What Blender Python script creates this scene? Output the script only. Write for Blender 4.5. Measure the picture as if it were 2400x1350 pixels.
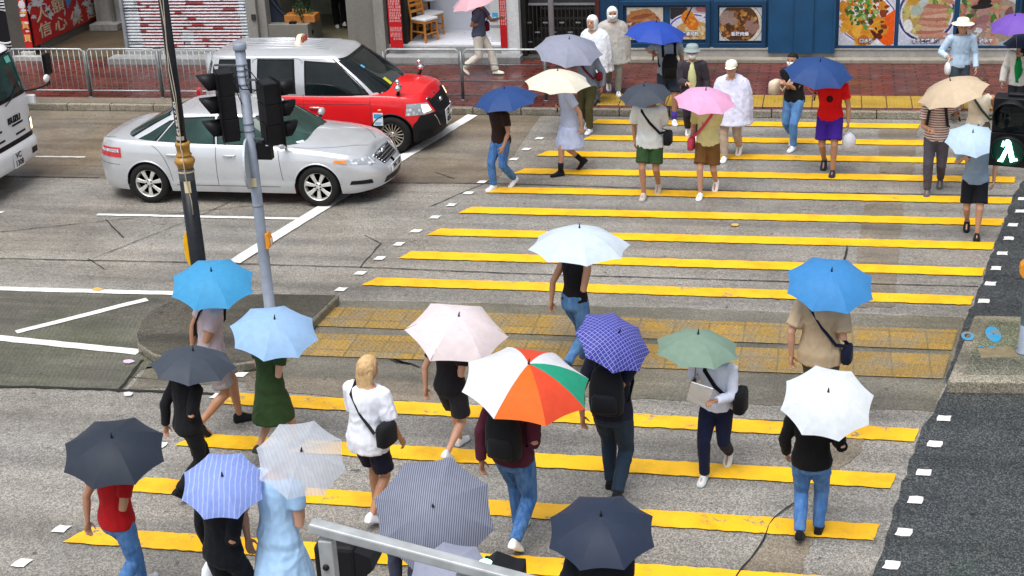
import bpy, bmesh, math, random
import numpy as np
from mathutils import Vector, Matrix, noise as mnoise
random.seed(7)
SC = bpy.context.scene
for o in list(bpy.data.objects): bpy.data.objects.remove(o)
COL = SC.collection
PI = math.pi

# ---------------------------------------------------------------- camera
FPX, CAMH = 3474.62, 7.2514
RV = Vector((0.97882803, 0.19956019, -0.04551289))
UV = Vector((-0.0338161, 0.37696561, 0.92560974))
FV = Vector((-0.20187165, 0.90447369, -0.37573285))
cd = bpy.data.cameras.new('camera'); cam = bpy.data.objects.new('camera', cd); COL.objects.link(cam)
cd.sensor_width = 36.0; cd.lens = FPX / 2400 * 36; cd.clip_start = 0.1; cd.clip_end = 500
cam.matrix_world = Matrix(((RV.x, UV.x, -FV.x, 0), (RV.y, UV.y, -FV.y, 0), (RV.z, UV.z, -FV.z, CAMH), (0, 0, 0, 1)))
SC.camera = cam
# ---------------------------------------------------------------- sky, sun, exposure
SUN_EL, SUN_AZ = math.radians(70), math.radians(200)      # azimuth clockwise from +Y
world = bpy.data.worlds.new('World'); SC.world = world; world.use_nodes = True
wn = world.node_tree; wn.nodes.clear()
sky = wn.nodes.new('ShaderNodeTexSky'); sky.sky_type = 'NISHITA'; sky.sun_disc = False
sky.sun_elevation = SUN_EL; sky.sun_rotation = SUN_AZ; sky.air_density = 1.0; sky.dust_density = 3.0
hs = wn.nodes.new('ShaderNodeHueSaturation'); hs.inputs['Saturation'].default_value = 0.34
bg = wn.nodes.new('ShaderNodeBackground'); bg.inputs['Strength'].default_value = 0.085
wo = wn.nodes.new('ShaderNodeOutputWorld')
wn.links.new(sky.outputs[0], hs.inputs['Color']); wn.links.new(hs.outputs[0], bg.inputs[0]); wn.links.new(bg.outputs[0], wo.inputs[0])
ld = bpy.data.lights.new('sun', 'SUN'); ld.energy = 1.5; ld.angle = math.radians(45); ld.color = (1.0, 0.98, 0.95)
sun = bpy.data.objects.new('sun', ld); COL.objects.link(sun)
sdir = Vector((math.sin(SUN_AZ) * math.cos(SUN_EL), math.cos(SUN_AZ) * math.cos(SUN_EL), math.sin(SUN_EL)))
sun.rotation_euler = sdir.to_track_quat('Z', 'Y').to_euler(); sun.location = (0, 0, 30)
SC.view_settings.view_transform = 'Standard'; SC.view_settings.look = 'None'
SC.view_settings.exposure = 1.17; SC.view_settings.gamma = 1.0
SC.cycles.max_bounces = 8; SC.cycles.transparent_max_bounces = 12
SC.cycles.use_denoising = True

# ---------------------------------------------------------------- helpers
def ray(px, py):
    return FV + RV * ((px - 1200) / FPX) - UV * ((py - 675) / FPX)
def G(px, py, z=0.0):
    d = ray(px, py); t = (z - CAMH) / d.z
    return Vector((d.x * t, d.y * t, z))
def PY(px, py, Y):
    d = ray(px, py); t = Y / d.y
    return Vector((d.x * t, Y, CAMH + d.z * t))
def depth_at(P): return (Vector(P) - Vector((0, 0, CAMH))).dot(FV)

def props(o, label=None, cat=None, group=None, kind=None):
    if label: o['label'] = label
    if cat: o['category'] = cat
    if group: o['group'] = group
    if kind: o['kind'] = kind
    return o
def thing(name, label, cat, loc=(0, 0, 0), rz=0.0, group=None):
    o = bpy.data.objects.new(name, None); COL.objects.link(o)
    o.empty_display_size = 0.2; o.location = loc; o.rotation_euler = (0, 0, rz)
    return props(o, label, cat, group)

class MB:
    """Collects geometry; build() links it as ONE mesh object."""
    def __init__(s): s.v = []; s.f = []; s.m = []; s.s = []
    def add(s, vs, fs, m=0, smooth=False):
        b = len(s.v); s.v += [tuple(v) for v in vs]
        for f in fs: s.f.append(tuple(b + i for i in f)); s.m.append(m); s.s.append(smooth)
        return s
    def box(s, c, d, m=0, rot=None):
        x, y, z = d[0] / 2, d[1] / 2, d[2] / 2
        vs = [Vector(p) for p in ((-x, -y, -z), (x, -y, -z), (x, y, -z), (-x, y, -z), (-x, -y, z), (x, -y, z), (x, y, z), (-x, y, z))]
        if rot is not None: vs = [rot @ v for v in vs]
        c = Vector(c)
        return s.add([v + c for v in vs], [(0, 3, 2, 1), (4, 5, 6, 7), (0, 1, 5, 4), (1, 2, 6, 5), (2, 3, 7, 6), (3, 0, 4, 7)], m)
    def b2(s, lo, hi, m=0):
        return s.box([(a + b) / 2 for a, b in zip(lo, hi)], [b - a for a, b in zip(lo, hi)], m)
    def bar(s, a, b, w, h, m=0, up=(0, 0, 1)):
        a, b = Vector(a), Vector(b); d = (b - a); L = d.length; d.normalize(); up = Vector(up)
        if abs(d.dot(up)) > .99: up = Vector((0, 1, 0))
        sx = d.cross(up).normalized(); uz = sx.cross(d)
        R = Matrix((d, sx, uz)).transposed()
        return s.box((a + b) / 2, (L, w, h), m, R)
    def rings(s, rings, m=0, smooth=True, caps=True, closed=True):
        n = len(rings[0]); vs = [p for r in rings for p in r]; fs = []
        for i in range(len(rings) - 1):
            for j in range(n if closed else n - 1):
                k = (j + 1) % n
                fs.append((i * n + j, i * n + k, (i + 1) * n + k, (i + 1) * n + j))
        if caps:
            fs.append(tuple(range(n - 1, -1, -1))); q = (len(rings) - 1) * n
            fs.append(tuple(q + j for j in range(n)))
        return s.add(vs, fs, m, smooth)
    def tube(s, pts, rad, n=8, m=0, smooth=True, caps=True, sq=(1, 1), ref=None):
        pts = [Vector(p) for p in pts]
        if not hasattr(rad, '__len__'): rad = [rad] * len(pts)
        rs = []; 
        t0 = (pts[1] - pts[0]).normalized()
        r = Vector(ref) if ref is not None else (Vector((0, 1, 0)) if abs(t0.y) < .8 else Vector((1, 0, 0)))
        for i, p in enumerate(pts):
            t = (pts[min(i + 1, len(pts) - 1)] - pts[max(i - 1, 0)]).normalized()
            a = t.cross(r)
            if a.length < 1e-4: a = t.cross(Vector((1, .3, .2)))
            a.normalize(); b = a.cross(t).normalized(); r = b if ref is None else r
            rs.append([p + a * (math.cos(2 * PI * k / n) * rad[i] * sq[0]) + b * (math.sin(2 * PI * k / n) * rad[i] * sq[1]) for k in range(n)])
        return s.rings(rs, m, smooth, caps)
    def lathe(s, prof, c=(0, 0, 0), n=20, m=0, smooth=True, axis='z', caps=True):
        c = Vector(c); rs = []
        for r, h in prof:
            ring = []
            for k in range(n):
                x, y = r * math.cos(2 * PI * k / n), r * math.sin(2 * PI * k / n)
                ring.append(c + (Vector((x, y, h)) if axis == 'z' else Vector((x, h, y)) if axis == 'y' else Vector((h, x, y))))
            if axis == 'y': ring.reverse()
            rs.append(ring)
        return s.rings(rs, m, smooth, caps)
    def prism(s, poly, z0, z1, m=0, top_m=None):
        n = len(poly); vs = [(p[0], p[1], z0) for p in poly] + [(p[0], p[1], z1) for p in poly]
        a = sum(poly[i][0] * poly[(i + 1) % n][1] - poly[(i + 1) % n][0] * poly[i][1] for i in range(n))
        o = list(range(n)) if a > 0 else list(range(n))[::-1]
        s.add(vs, [tuple(o[::-1])], m); b = len(s.v) - 2 * n
        s.f.append(tuple(b + n + i for i in o)); s.m.append(m if top_m is None else top_m); s.s.append(False)
        for i in range(n):
            p, q = o[i], o[(i + 1) % n]
            s.f.append((b + p, b + q, b + n + q, b + n + p)); s.m.append(m); s.s.append(False)
        return s
    def sphere(s, c, r, m=0, n=10, k=7, sc=(1, 1, 1)):
        c = Vector(c)
        rs = [[c + Vector((math.sin(PI * (i + .02) / (k + .04)) * r * sc[0] * math.cos(2 * PI * j / n), math.sin(PI * (i + .02) / (k + .04)) * r * sc[1] * math.sin(2 * PI * j / n), -math.cos(PI * (i + .02) / (k + .04)) * r * sc[2])) for j in range(n)] for i in range(k + 1)]
        return s.rings(rs, m, True, True)
    def mesh(s, name):
        me = bpy.data.meshes.new(name); me.from_pydata([tuple(v) for v in s.v], [], s.f)
        me.polygons.foreach_set('material_index', s.m); me.polygons.foreach_set('use_smooth', s.s)
        me.update(); return me
    def build(s, name, mats, parent=None, bevel=0.0, seg=2):
        me = s.mesh(name)
        for m in (mats if isinstance(mats, (list, tuple)) else [mats]): me.materials.append(m)
        o = bpy.data.objects.new(name, me); COL.objects.link(o)
        if parent is not None: o.parent = parent
        if bevel:
            b = o.modifiers.new('bevel', 'BEVEL'); b.width = bevel; b.segments = seg; b.limit_method = 'ANGLE'; b.angle_limit = math.radians(40)
            b.harden_normals = False
        return o

# ---------------------------------------------------------------- materials
def C3(h):
    """sRGB hex of a surface's own colour -> linear"""
    h = h.lstrip('#'); v = [int(h[i:i + 2], 16) / 255 for i in (0, 2, 4)]
    return tuple((c / 12.92 if c <= .04045 else ((c + .055) / 1.055) ** 2.4) for c in v)
class NT:
    def __init__(s, name):
        s.mat = bpy.data.materials.new(name); s.mat.use_nodes = True; s.t = s.mat.node_tree; s.t.nodes.clear()
        s.out = s.n('ShaderNodeOutputMaterial'); s.p = s.n('ShaderNodeBsdfPrincipled'); s.l(s.p.outputs[0], s.out.inputs[0])
    def n(s, t, **k):
        x = s.t.nodes.new(t)
        for a, b in k.items(): setattr(x, a, b)
        return x
    def l(s, a, b): s.t.links.new(a, b)
    def co(s, kind='Object', scale=None, rot=None):
        c = s.n('ShaderNodeTexCoord').outputs[kind]
        if scale is None and rot is None: return c
        m = s.n('ShaderNodeMapping'); s.l(c, m.inputs[0])
        if scale is not None: m.inputs['Scale'].default_value = scale
        if rot is not None: m.inputs['Rotation'].default_value = rot
        return m.outputs[0]
    def noise(s, co, scale, detail=4, rough=.55):
        x = s.n('ShaderNodeTexNoise'); s.l(co, x.inputs['Vector']); x.inputs['Scale'].default_value = scale
        x.inputs['Detail'].default_value = detail; x.inputs['Roughness'].default_value = rough; return x.outputs[0]
    def vor(s, co, scale, feature='F1', out='Color'):
        x = s.n('ShaderNodeTexVoronoi', feature=feature); s.l(co, x.inputs['Vector']); x.inputs['Scale'].default_value = scale
        return x.outputs[out]
    def ramp(s, fac, stops, interp='LINEAR'):
        x = s.n('ShaderNodeValToRGB'); s.l(fac, x.inputs[0]); cr = x.color_ramp; cr.interpolation = interp
        while len(cr.elements) < len(stops): cr.elements.new(.5)
        for e, (p, c) in zip(cr.elements, stops):
            e.position = p; e.color = (c, c, c, 1) if not hasattr(c, '__len__') else (*c, 1)
        return x.outputs[0]
    def mix(s, fac, a, b, mode='MIX'):
        x = s.n('ShaderNodeMix', data_type='RGBA', blend_type=mode)
        for v, i in ((fac, x.inputs[0]), (a, x.inputs[6]), (b, x.inputs[7])):
            if hasattr(v, 'is_output') or hasattr(v, 'links'): s.l(v, i)
            elif hasattr(v, '__len__'): i.default_value = (*v, 1)
            else: i.default_value = v if i == x.inputs[0] else (v, v, v, 1)
        return x.outputs[2]
    def math(s, op, a, b=None):
        x = s.n('ShaderNodeMath', operation=op)
        for v, i in ((a, x.inputs[0]), (b, x.inputs[1])):
            if v is None: continue
            if hasattr(v, 'links'): s.l(v, i)
            else: i.default_value = v
        return x.outputs[0]
    def col(s, c):
        if hasattr(c, 'links'): s.l(c, s.p.inputs['Base Color'])
        else: s.p.inputs['Base Color'].default_value = (*c, 1)
        return s
    def set(s, **k):
        for a, v in k.items():
            i = s.p.inputs[a.replace('_', ' ')]
            if hasattr(v, 'links'): s.l(v, i)
            else: i.default_value = v
        return s
    def bump(s, h, strength=.3, dist=.01):
        b = s.n('ShaderNodeBump'); s.l(h, b.inputs['Height']); b.inputs['Strength'].default_value = strength; b.inputs['Distance'].default_value = dist
        s.l(b.outputs[0], s.p.inputs['Normal']); return s

def simple(name, c, rough=.5, metal=0.0, var=.12, scale=9, bump=0.0, bscale=120, spec=None, coat=0.0):
    t = NT(name); co = t.co()
    n = t.noise(co, scale, 5)
    f = t.ramp(n, [(.3, 1 - var), (.7, 1 + var * .4)])
    t.col(t.mix(1.0, c, f, 'MULTIPLY'))
    t.set(Roughness=t.math('ADD', t.math('MULTIPLY', t.noise(co, scale * 2.3, 3), .2), max(0.0, rough - .1)), Metallic=metal)
    if spec is None and max(c) < .03 and not metal: spec = .2
    if spec is not None: t.set(**{'Specular_IOR_Level': spec})
    if coat: t.set(Coat_Weight=coat, Coat_Roughness=.04)
    if bump: t.bump(t.noise(co, bscale, 4), bump, .004)
    return t.mat
def fabric(name, c, var=.14, rough=.85, trans=0.0, stripe=None):
    t = NT(name); co = t.co()
    f = t.ramp(t.noise(co, 7, 4), [(.3, 1 - var), (.7, 1 + var * .5)])
    base = c
    if stripe: base = stripe(t, c)
    colr = t.mix(1.0, base, f, 'MULTIPLY'); t.col(colr)
    t.set(Roughness=rough, Sheen_Weight=.04, Specular_IOR_Level=.22)
    w = t.noise(co, 420, 2)
    t.bump(w, .12, .002)
    if trans:
        tr = t.n('ShaderNodeBsdfTranslucent'); t.l(colr, tr.inputs[0]); mx = t.n('ShaderNodeMixShader'); mx.inputs[0].default_value = trans
        t.l(t.p.outputs[0], mx.inputs[1]); t.l(tr.outputs[0], mx.inputs[2]); t.l(mx.outputs[0], t.out.inputs[0])
    return t.mat
def emit(name, c, s):
    t = NT(name); t.col(c); t.set(Emission_Color=(*c, 1), Emission_Strength=s); return t.mat

_dirty = []
def text_mesh(body, size, mat, name, M, parent=None, depth=.002, mirror=False, sx=1.0, bold=0.0):
    """Writing turned into a real mesh. M: 4x4 placing the text's XY plane."""
    cu = bpy.data.curves.new(name, 'FONT'); cu.body = body; cu.size = size; cu.extrude = depth; cu.align_x = 'CENTER'; cu.align_y = 'CENTER'
    cu.resolution_u = 3; cu.offset = bold
    o = bpy.data.objects.new(name + '_src', cu); COL.objects.link(o)
    bpy.context.view_layer.update()
    dg = bpy.context.evaluated_depsgraph_get()
    me = bpy.data.meshes.new_from_object(o.evaluated_get(dg)); bpy.data.objects.remove(o)
    me.transform(M @ Matrix.Diagonal((sx, 1, 1, 1)))
    me.materials.clear(); me.materials.append(mat); me.name = name
    r = bpy.data.objects.new(name, me); COL.objects.link(r)
    if parent is not None: r.parent = parent
    return r
def frame(o, x, y):
    x = Vector(x).normalized(); z = x.cross(Vector(y)).normalized(); y = z.cross(x)
    return Matrix(((x.x, y.x, z.x, o[0]), (x.y, y.y, z.y, o[1]), (x.z, y.z, z.z, o[2]), (0, 0, 0, 1)))
# ================================================================ THE GROUND
def aggregate(name, base, stone_lo, stone_hi, stain=.25, tint=None, rough=.5, groove=False):
    t = NT(name); co = t.co()
    v = t.vor(co, 80); bw = t.n('ShaderNodeRGBToBW'); t.l(v, bw.inputs[0])
    stone = t.ramp(bw.outputs[0], [(.12, stone_lo), (.5, base), (.85, stone_hi)])
    v2 = t.vor(co, 150); bw2 = t.n('ShaderNodeRGBToBW'); t.l(v2, bw2.inputs[0])
    fine = t.ramp(bw2.outputs[0], [(.15, .84), (.55, 1.0), (.9, 1.16)])
    c = t.mix(1.0, stone, fine, 'MULTIPLY')
    big = t.noise(co, .55, 6, .6)
    f = t.ramp(big, [(.3, 1 - stain), (.52, 1.0), (.75, 1 + stain * .35)])
    c = t.mix(1.0, c, f, 'MULTIPLY')
    sm = t.noise(t.co('Object', (.16, 2.2, 1)), .8, 6, .62)
    c = t.mix(1.0, c, t.ramp(sm, [(.36, 1 - stain * 1.15), (.58, 1.04)]), 'MULTIPLY')
    if tint is not None:
        c = t.mix(t.ramp(t.noise(co, .35, 4), [(.42, 0.0), (.62, .75)]), c, t.mix(1.0, c, tint, 'MULTIPLY'))
    spots = t.ramp(t.noise(co, 7, 3), [(.27, .45), (.33, 1.0)]); c = t.mix(1.0, c, spots, 'MULTIPLY')
    if groove:
        w = t.n('ShaderNodeTexWave', wave_type='BANDS', bands_direction='X'); t.l(t.co('Object', None, (0, 0, math.radians(-14))), w.inputs[0])
        w.inputs['Scale'].default_value = 5.5; w.inputs['Distortion'].default_value = 1.2; w.inputs['Detail Scale'].default_value = 1
        c = t.mix(.8, c, t.mix(1.0, c, t.ramp(w.outputs[0], [(.1, .84), (.6, 1.03)]), 'MULTIPLY'))
    t.col(c)
    t.set(Roughness=t.ramp(t.noise(co, 1.3, 4), [(.38, rough - .22), (.62, rough + .12)]))
    t.bump(bw.outputs[0], .35, .006)
    return t.mat
M_ROAD = aggregate('road_concrete', (.236, .222, .198), (.125, .118, .105), (.385, .366, .335), .3, (1.0, .95, .88), .46)
M_ROAD2 = aggregate('road_concrete_dark', (.18, .155, .122), (.115, .10, .08), (.27, .24, .20), .35, (1.05, .9, .7), .5)
M_REFUGE = aggregate('refuge_concrete', (.150, .137, .108), (.10, .092, .072), (.225, .21, .175), .35, (1.0, .95, .75), .5)
M_MOSS = aggregate('mossy_concrete', (.115, .108, .084), (.08, .076, .06), (.17, .16, .13), .4, (.82, .93, .70), .5, True)
M_ASPH = aggregate('asphalt', (.030, .035, .037), (.016, .019, .020), (.115, .118, .115), .25, None, .45)
M_ISL = aggregate('island_concrete', (.17, .16, .125), (.07, .066, .05), (.34, .33, .29), .45, (.7, .8, .5), .6)
M_ISLD = aggregate('island_concrete_dark', (.066, .058, .044), (.036, .033, .026), (.13, .115, .095), .45, (.8, .8, .6), .55)
M_KERB = aggregate('kerb_concrete', (.26, .235, .19), (.12, .11, .09), (.42, .39, .34), .45, (.7, .68, .5), .65)
M_PATCH = aggregate('mortar_patch', (.205, .17, .125), (.13, .11, .08), (.29, .25, .2), .35, None, .5)
M_JOINT = simple('joint_filler', (.022, .022, .02), .7, 0, .3, 3)
def paint(name, c, wear, under):
    t = NT(name); co = t.co()
    a = t.noise(co, 3.2, 8, .72); b = t.noise(t.co('Object', (1, 2.5, 1)), 38, 3)
    m = t.math('ADD', t.math('MULTIPLY', a, .8), t.math('MULTIPLY', b, .3))
    k = t.ramp(m, [(wear, 1.0), (wear + .035, 0.0)])
    shade = t.ramp(t.noise(co, 1.9, 7, .7), [(.32, .70), (.5, .97), (.66, 1.08)])
    grain = t.ramp(t.noise(co, 130, 2), [(.3, .86), (.7, 1.08)])
    c2 = t.mix(1.0, t.mix(1.0, c, shade, 'MULTIPLY'), grain, 'MULTIPLY')
    t.col(t.mix(k, c2, under)); t.set(Roughness=.42); t.bump(t.noise(co, 110, 3), .25, .003); return t.mat
M_YEL = paint('yellow_paint', (.86, .475, .005), .385, (.2, .18, .14))
M_YELO = paint('worn_yellow_paint', (.84, .45, .008), .43, (.2, .18, .14))
M_WHT = paint('white_paint', (.74, .74, .71), .37, (.26, .24, .2))

def sheet(name, pts, z, m, kind='structure', th=None):
    b = MB(); pts = [(p[0], p[1]) for p in pts]
    n = len(pts); a = sum(pts[i][0] * pts[(i + 1) % n][1] - pts[(i + 1) % n][0] * pts[i][1] for i in range(n))
    if a < 0: pts = pts[::-1]
    if th: b.prism(pts, z - th, z)
    else: b.add([(x, y, z) for x, y in pts], [tuple(range(n))])
    return props(b.build(name, m), kind=kind)
def rag(pts, step=.06, amp=.006, seed=0):
    """The outline of a painted or broken edge, slightly ragged."""
    out = []; rnd = random.Random(seed)
    for i in range(len(pts)):
        a, b = Vector(pts[i]).to_2d(), Vector(pts[(i + 1) % len(pts)]).to_2d(); L = (b - a).length; k = max(1, int(L / step)); nn = Vector((-(b - a).y, (b - a).x)) / max(L, 1e-6)
        for j in range(k):
            p = a.lerp(b, j / k)
            if j: p = p + nn * rnd.uniform(-amp, amp)
            out.append(p)
    return out
def strip(name, px, w, m, z, amp=.004, seed=1, kind='structure', cont=None):
    """A line lying on the road through image points px, w metres wide."""
    P = [G(x, y).to_2d() for x, y in px]; L = []; R = []
    rnd = random.Random(seed); Q = []
    for a, b in zip(P, P[1:]):
        k = max(1, int((b - a).length / .12)); Q += [a.lerp(b, j / k) for j in range(k)]
    Q.append(P[-1])
    for i, p in enumerate(Q):
        t = (Q[min(i + 1, len(Q) - 1)] - Q[max(i - 1, 0)]).normalized(); nn = Vector((-t.y, t.x)); j = rnd.uniform(-amp, amp); ww = w * rnd.uniform(.75, 1.2) if amp > .006 else w
        L.append(p + nn * (ww / 2 + j)); R.append(p - nn * (ww / 2 - j + rnd.uniform(-amp, amp)))
    b = MB(); n = len(Q)
    b.add([(p.x, p.y, z) for p in L] + [(p.x, p.y, z) for p in R], [(n + i, n + i + 1, i + 1, i) for i in range(n - 1)])
    return props(b.build(name, m), kind=kind)

Z1, Z2, Z3 = .004, .008, .012
KERB_Y = 25.66
sheet('ground', [(-160, -60), (160, -60), (160, 240), (-160, 240)], -.02, M_ASPH)
sheet('road', [(-45, -2), (45, -2), (45, KERB_Y + .02), (-45, KERB_Y + .02)], 0, M_ROAD)
# browner far lanes, mossy slab, asphalt, refuge
pg = lambda L: [G(x, y) for x, y in L]
sheet('road_lane', [G(-500, 408), G(930, 428), G(1160, 430), (G(1160, 430).x, KERB_Y), (-40, KERB_Y)], Z1, M_ROAD2)
sheet('road_median', rag(pg([(-900, 672), (-200, 678), (300, 688), (440, 690), (330, 790), (420, 850), (330, 868), (290, 912), (-100, 902), (-900, 870)]), .3, .02, 3), Z1, M_MOSS)
sheet('road_refuge', rag(pg([(800, 705), (1500, 720), (2260, 745), (2262, 760), (2215, 905), (2190, 965), (1700, 945), (1100, 915), (560, 895), (420, 905), (300, 912), (345, 860), (640, 860)]), .2, .025, 5), Z1, M_REFUGE)
sheet('asphalt_lane', rag(pg([(2397, 425), (2380, 450), (2372, 470), (2350, 530), (2330, 580), (2310, 640), (2285, 705), (2262, 750), (2230, 850), (2212, 918), (2192, 960), (2160, 1003), (2145, 1045), (2110, 1150), (2075, 1260), (2045, 1350), (1985, 1560)]) + [G(3300, 1560), G(3300, 425)], .15, .02, 8), Z2, M_ASPH)
# slab joints
for i, (pts, w) in enumerate([([(-300, 602), (0, 607), (430, 616), (860, 628), (1200, 642), (1800, 660), (2293, 673)], .02), ([(-300, 896), (0, 907), (160, 911), (400, 920), (560, 928)], .045), ([(-300, 407), (70, 415), (235, 418)], .022), ([(840, 427), (930, 430), (1160, 431), (1800, 451), (2380, 460)], .022), ([(890, 365), (735, 468), (560, 575), (-20, 520)][:2], .018), ([(735, 468), (0, 545)], .012), ([(560, 465), (450, 515), (215, 608)], .01), ([(247, 515), (290, 558)], .02), ([(1160, 420), (1010, 485)], .016), ([(893, 572), (843, 628)], .014), ([(855, 553), (895, 573)], .012), ([(1020, 405), (1065, 420)], .014), ([(335, 845), (283, 912)], .04), ([(300, 885), (400, 893), (480, 893)], .01), ([(207, 607), (245, 632)], .012), ([(560, 931), (800, 947), (1100, 964), (1260, 962)], .018), ([(1520, 977), (1610, 981)], .03), ([(1720, 985), (1900, 990)], .02)]):
    strip('road_joint', pts, w, M_JOINT, Z3, .006 if w < .03 else .012, i)
# cracks
strip('road_crack', [(1868, 1178), (1830, 1205), (1800, 1232), (1790, 1268), (1760, 1310), (1728, 1350), (1700, 1400)], .011, M_JOINT, Z3 + .006, .007, 50)
strip('road_crack', [(1985, 578), (1975, 640)], .02, M_JOINT, Z3 + .006, .012, 51)
strip('road_crack', [(900, 832), (930, 850), (960, 855)], .05, M_JOINT, Z3, .02, 52)
strip('road_crack', [(880, 835), (925, 842), (985, 862)], .03, M_JOINT, Z3, .02, 53)
# repair patches
for i, q in enumerate([[(2030, 478), (2118, 477), (2112, 520), (2096, 720), (2004, 720), (2012, 560)], [(1870, 1180), (2018, 1060), (2030, 985), (1925, 1015)], [(1800, 1260), (1905, 1262), (1870, 1360), (1720, 1360)], [(2060, 300), (2150, 302), (2140, 410), (2060, 405)], [(570, 880), (900, 890), (1080, 912), (1060, 950), (580, 915)]]):
    sheet('road_patch', rag(pg(q), .08, .02, i + 30), Z1 + .002 + (.004 if i in (0, 3) else 0) * 0, M_PATCH)
# ---- yellow crossing stripes
far = [((1391, 285.3), (2155, 299.5)), ((1376, 323.7), (2167, 339)), ((1270, 361), (2395, 382)), ((1217, 402), (2378, 423)), ((1152, 446), (2370, 472.5)), ((1090, 494), (2350, 522)), ((1016, 546), (2328, 577)), ((950, 598), (2305, 638)), ((865, 663), (2278, 705))]
near = [((538, 933), (2148, 1023)), ((437, 1032), (2093, 1131)), ((312, 1138), (2055, 1251)), ((177, 1258), (2020, 1372))]
SKEW = .21
for k, (a, b) in enumerate(far + near):
    A, B = G(*a), G(*b); yk = 25.2513 - (k if k < 9 else k - 1) * .9668 - (3.6215 if k >= 9 else 0)
    h = .142; la = SKEW * h * 2.2
    y0, y1 = (A.y * .5 + yk * .5), (B.y * .5 + yk * .5)
    P = [(A.x - la, y0 - h), (B.x - SKEW * h, y1 - h), (B.x + SKEW * h, y1 + h), (A.x + la, y0 + h)]
    sheet('crossing_stripe', rag(P, .07, .009, k), Z3 + .004, M_YELO if k in (8, 9, 11, 12) else M_YEL)
# ---- white studs
def stud(px, py, s=.2, i=0):
    c = G(px, py); rnd = random.Random(i); a = rnd.uniform(-.06, .06)
    P = [(c.x + (dx * math.cos(a) - dy * math.sin(a)) * s / 2, c.y + (dx * math.sin(a) + dy * math.cos(a)) * s / 2) for dx, dy in ((-1.25, -1), (.85, -1), (1.2, 1), (-.8, 1))]
    sheet('road_stud_mark', rag(P, .05, .014, i), Z3 + .004, M_WHT)
for i, (x, y) in enumerate([(1265, 326), (1235, 351), (1205, 375), (1130, 428), (1098, 454), (1058, 482), (1020, 511), (976, 543), (935, 574), (890, 607), (845, 642), (800, 680), (565, 880), (510, 930), (446, 985), (373, 1046), (305, 1110), (145, 1242), (52, 1322), (2397, 468), (2390, 497), (2374, 529), (2363, 561), (2350, 596), (2334, 631), (2322, 667), (2305, 708), (2213, 983), (2191, 1043), (2165, 1110), (2145, 1175), (2118, 1250), (2089, 1327)]):
    stud(x, y, .128, i)
# ---- white lines
strip('stop_line', [(548, 617), (660, 547), (770, 480), (930, 379), (1108, 271)], .21, M_WHT, Z3 + .004, .005, 2)
strip('lane_line', [(228, 504), (700, 514)], .085, M_WHT, Z3, .005, 3)
strip('lane_line', [(-60, 497), (8, 499)], .085, M_WHT, Z3, .005, 3)
strip('lane_line', [(78, 368), (200, 369.5)], .07, M_WHT, Z3, .008, 4)
strip('median_line', [(-200, 673), (0, 678), (450, 690)], .13, M_WHT, Z3, .005, 5)
strip('median_line', [(-200, 776), (0, 794), (326, 827)], .15, M_WHT, Z3, .005, 6)
strip('median_line', [(38, 780), (190, 742), (345, 703)], .12, M_WHT, Z3, .005, 7)

# ---- litter flattened on the road
M_LIT = [simple('scrap_paper', c, .8) for c in ((.6, .6, .62), (.55, .42, .55), (.6, .35, .08))]
for i, (x, y, k, lab) in enumerate([(301, 845, 1, 'pale lilac paper scrap on the mossy concrete left of the refuge'), (300, 922, 0, 'small bluish paper scrap beside the slab joint at left'), (228, 676, 2, 'yellowish leaf scrap at the upper white median line'), (1722, 525, 2, 'small orange leaf on the crossing between two yellow stripes')]):
    c = G(x, y, .03); b = MB(); rnd = random.Random(i); n = 7
    top = [(c.x + .075 * rnd.uniform(.6, 1.2) * math.cos(2 * PI * j / n), c.y + .06 * rnd.uniform(.6, 1.2) * math.sin(2 * PI * j / n)) for j in range(n)]
    b.prism(top, .014, .026); props(b.build('litter_scrap', M_LIT[k], None, .003), lab, 'litter')

# ---- tactile paving with its studs
t = NT('tactile_tile'); co = t.co(); br = t.n('ShaderNodeTexBrick'); t.l(co, br.inputs[0])
br.inputs['Scale'].default_value = 1.0; br.inputs['Brick Width'].default_value = .42; br.inputs['Row Height'].default_value = .3; br.inputs['Mortar Size'].default_value = .012; br.offset = 0
br.inputs['Color1'].default_value = (.33, .20, .035, 1); br.inputs['Color2'].default_value = (.25, .155, .038, 1); br.inputs['Mortar'].default_value = (.17, .125, .05, 1)
wear = t.ramp(t.noise(co, 2.2, 7, .7), [(.36, 1.0), (.56, 0.0)])
c = t.mix(t.math('MULTIPLY', wear, .75), br.outputs[0], (.19, .165, .12))
t.col(t.mix(1.0, c, t.ramp(t.noise(co, 30, 4), [(.3, .75), (.7, 1.15)]), 'MULTIPLY')); t.set(Roughness=.55); M_TACT = t.mat
def tactile(name, quad, z, nx, ny, step):
    A, B, Cc, D = [G(*q) for q in quad]      # far-left, far-right, near-right, near-left
    b = MB(); b.add([(p.x, p.y, z) for p in (D, Cc, B, A)], [(0, 1, 2, 3)])
    L = (B - A).length; W = (D - A).length; nu = int(L / step); nv = int(W / step)
    for i in range(nu):
        for j in range(nv):
            u, v = (i + .5) / nu, (j + .5) / nv
            p = A.lerp(B, u).lerp(D.lerp(Cc, u), v); r = .024; hh = .011
            vs = [(p.x + r * math.cos(k * PI / 3), p.y + r * math.sin(k * PI / 3), z + .0005) for k in range(6)] + [(p.x + r * .6 * math.cos(k * PI / 3), p.y + r * .6 * math.sin(k * PI / 3), z + hh) for k in range(6)]
            b.add(vs, [(k, (k + 1) % 6, 6 + (k + 1) % 6, 6 + k) for k in range(6)] + [(6, 7, 8, 9, 10, 11)])
    return props(b.build(name, M_TACT), kind='structure')
tactile('tactile_paving', [(782, 722), (2245, 776), (2230, 823), (735, 766)], .016, 1, 1, .066)
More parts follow.
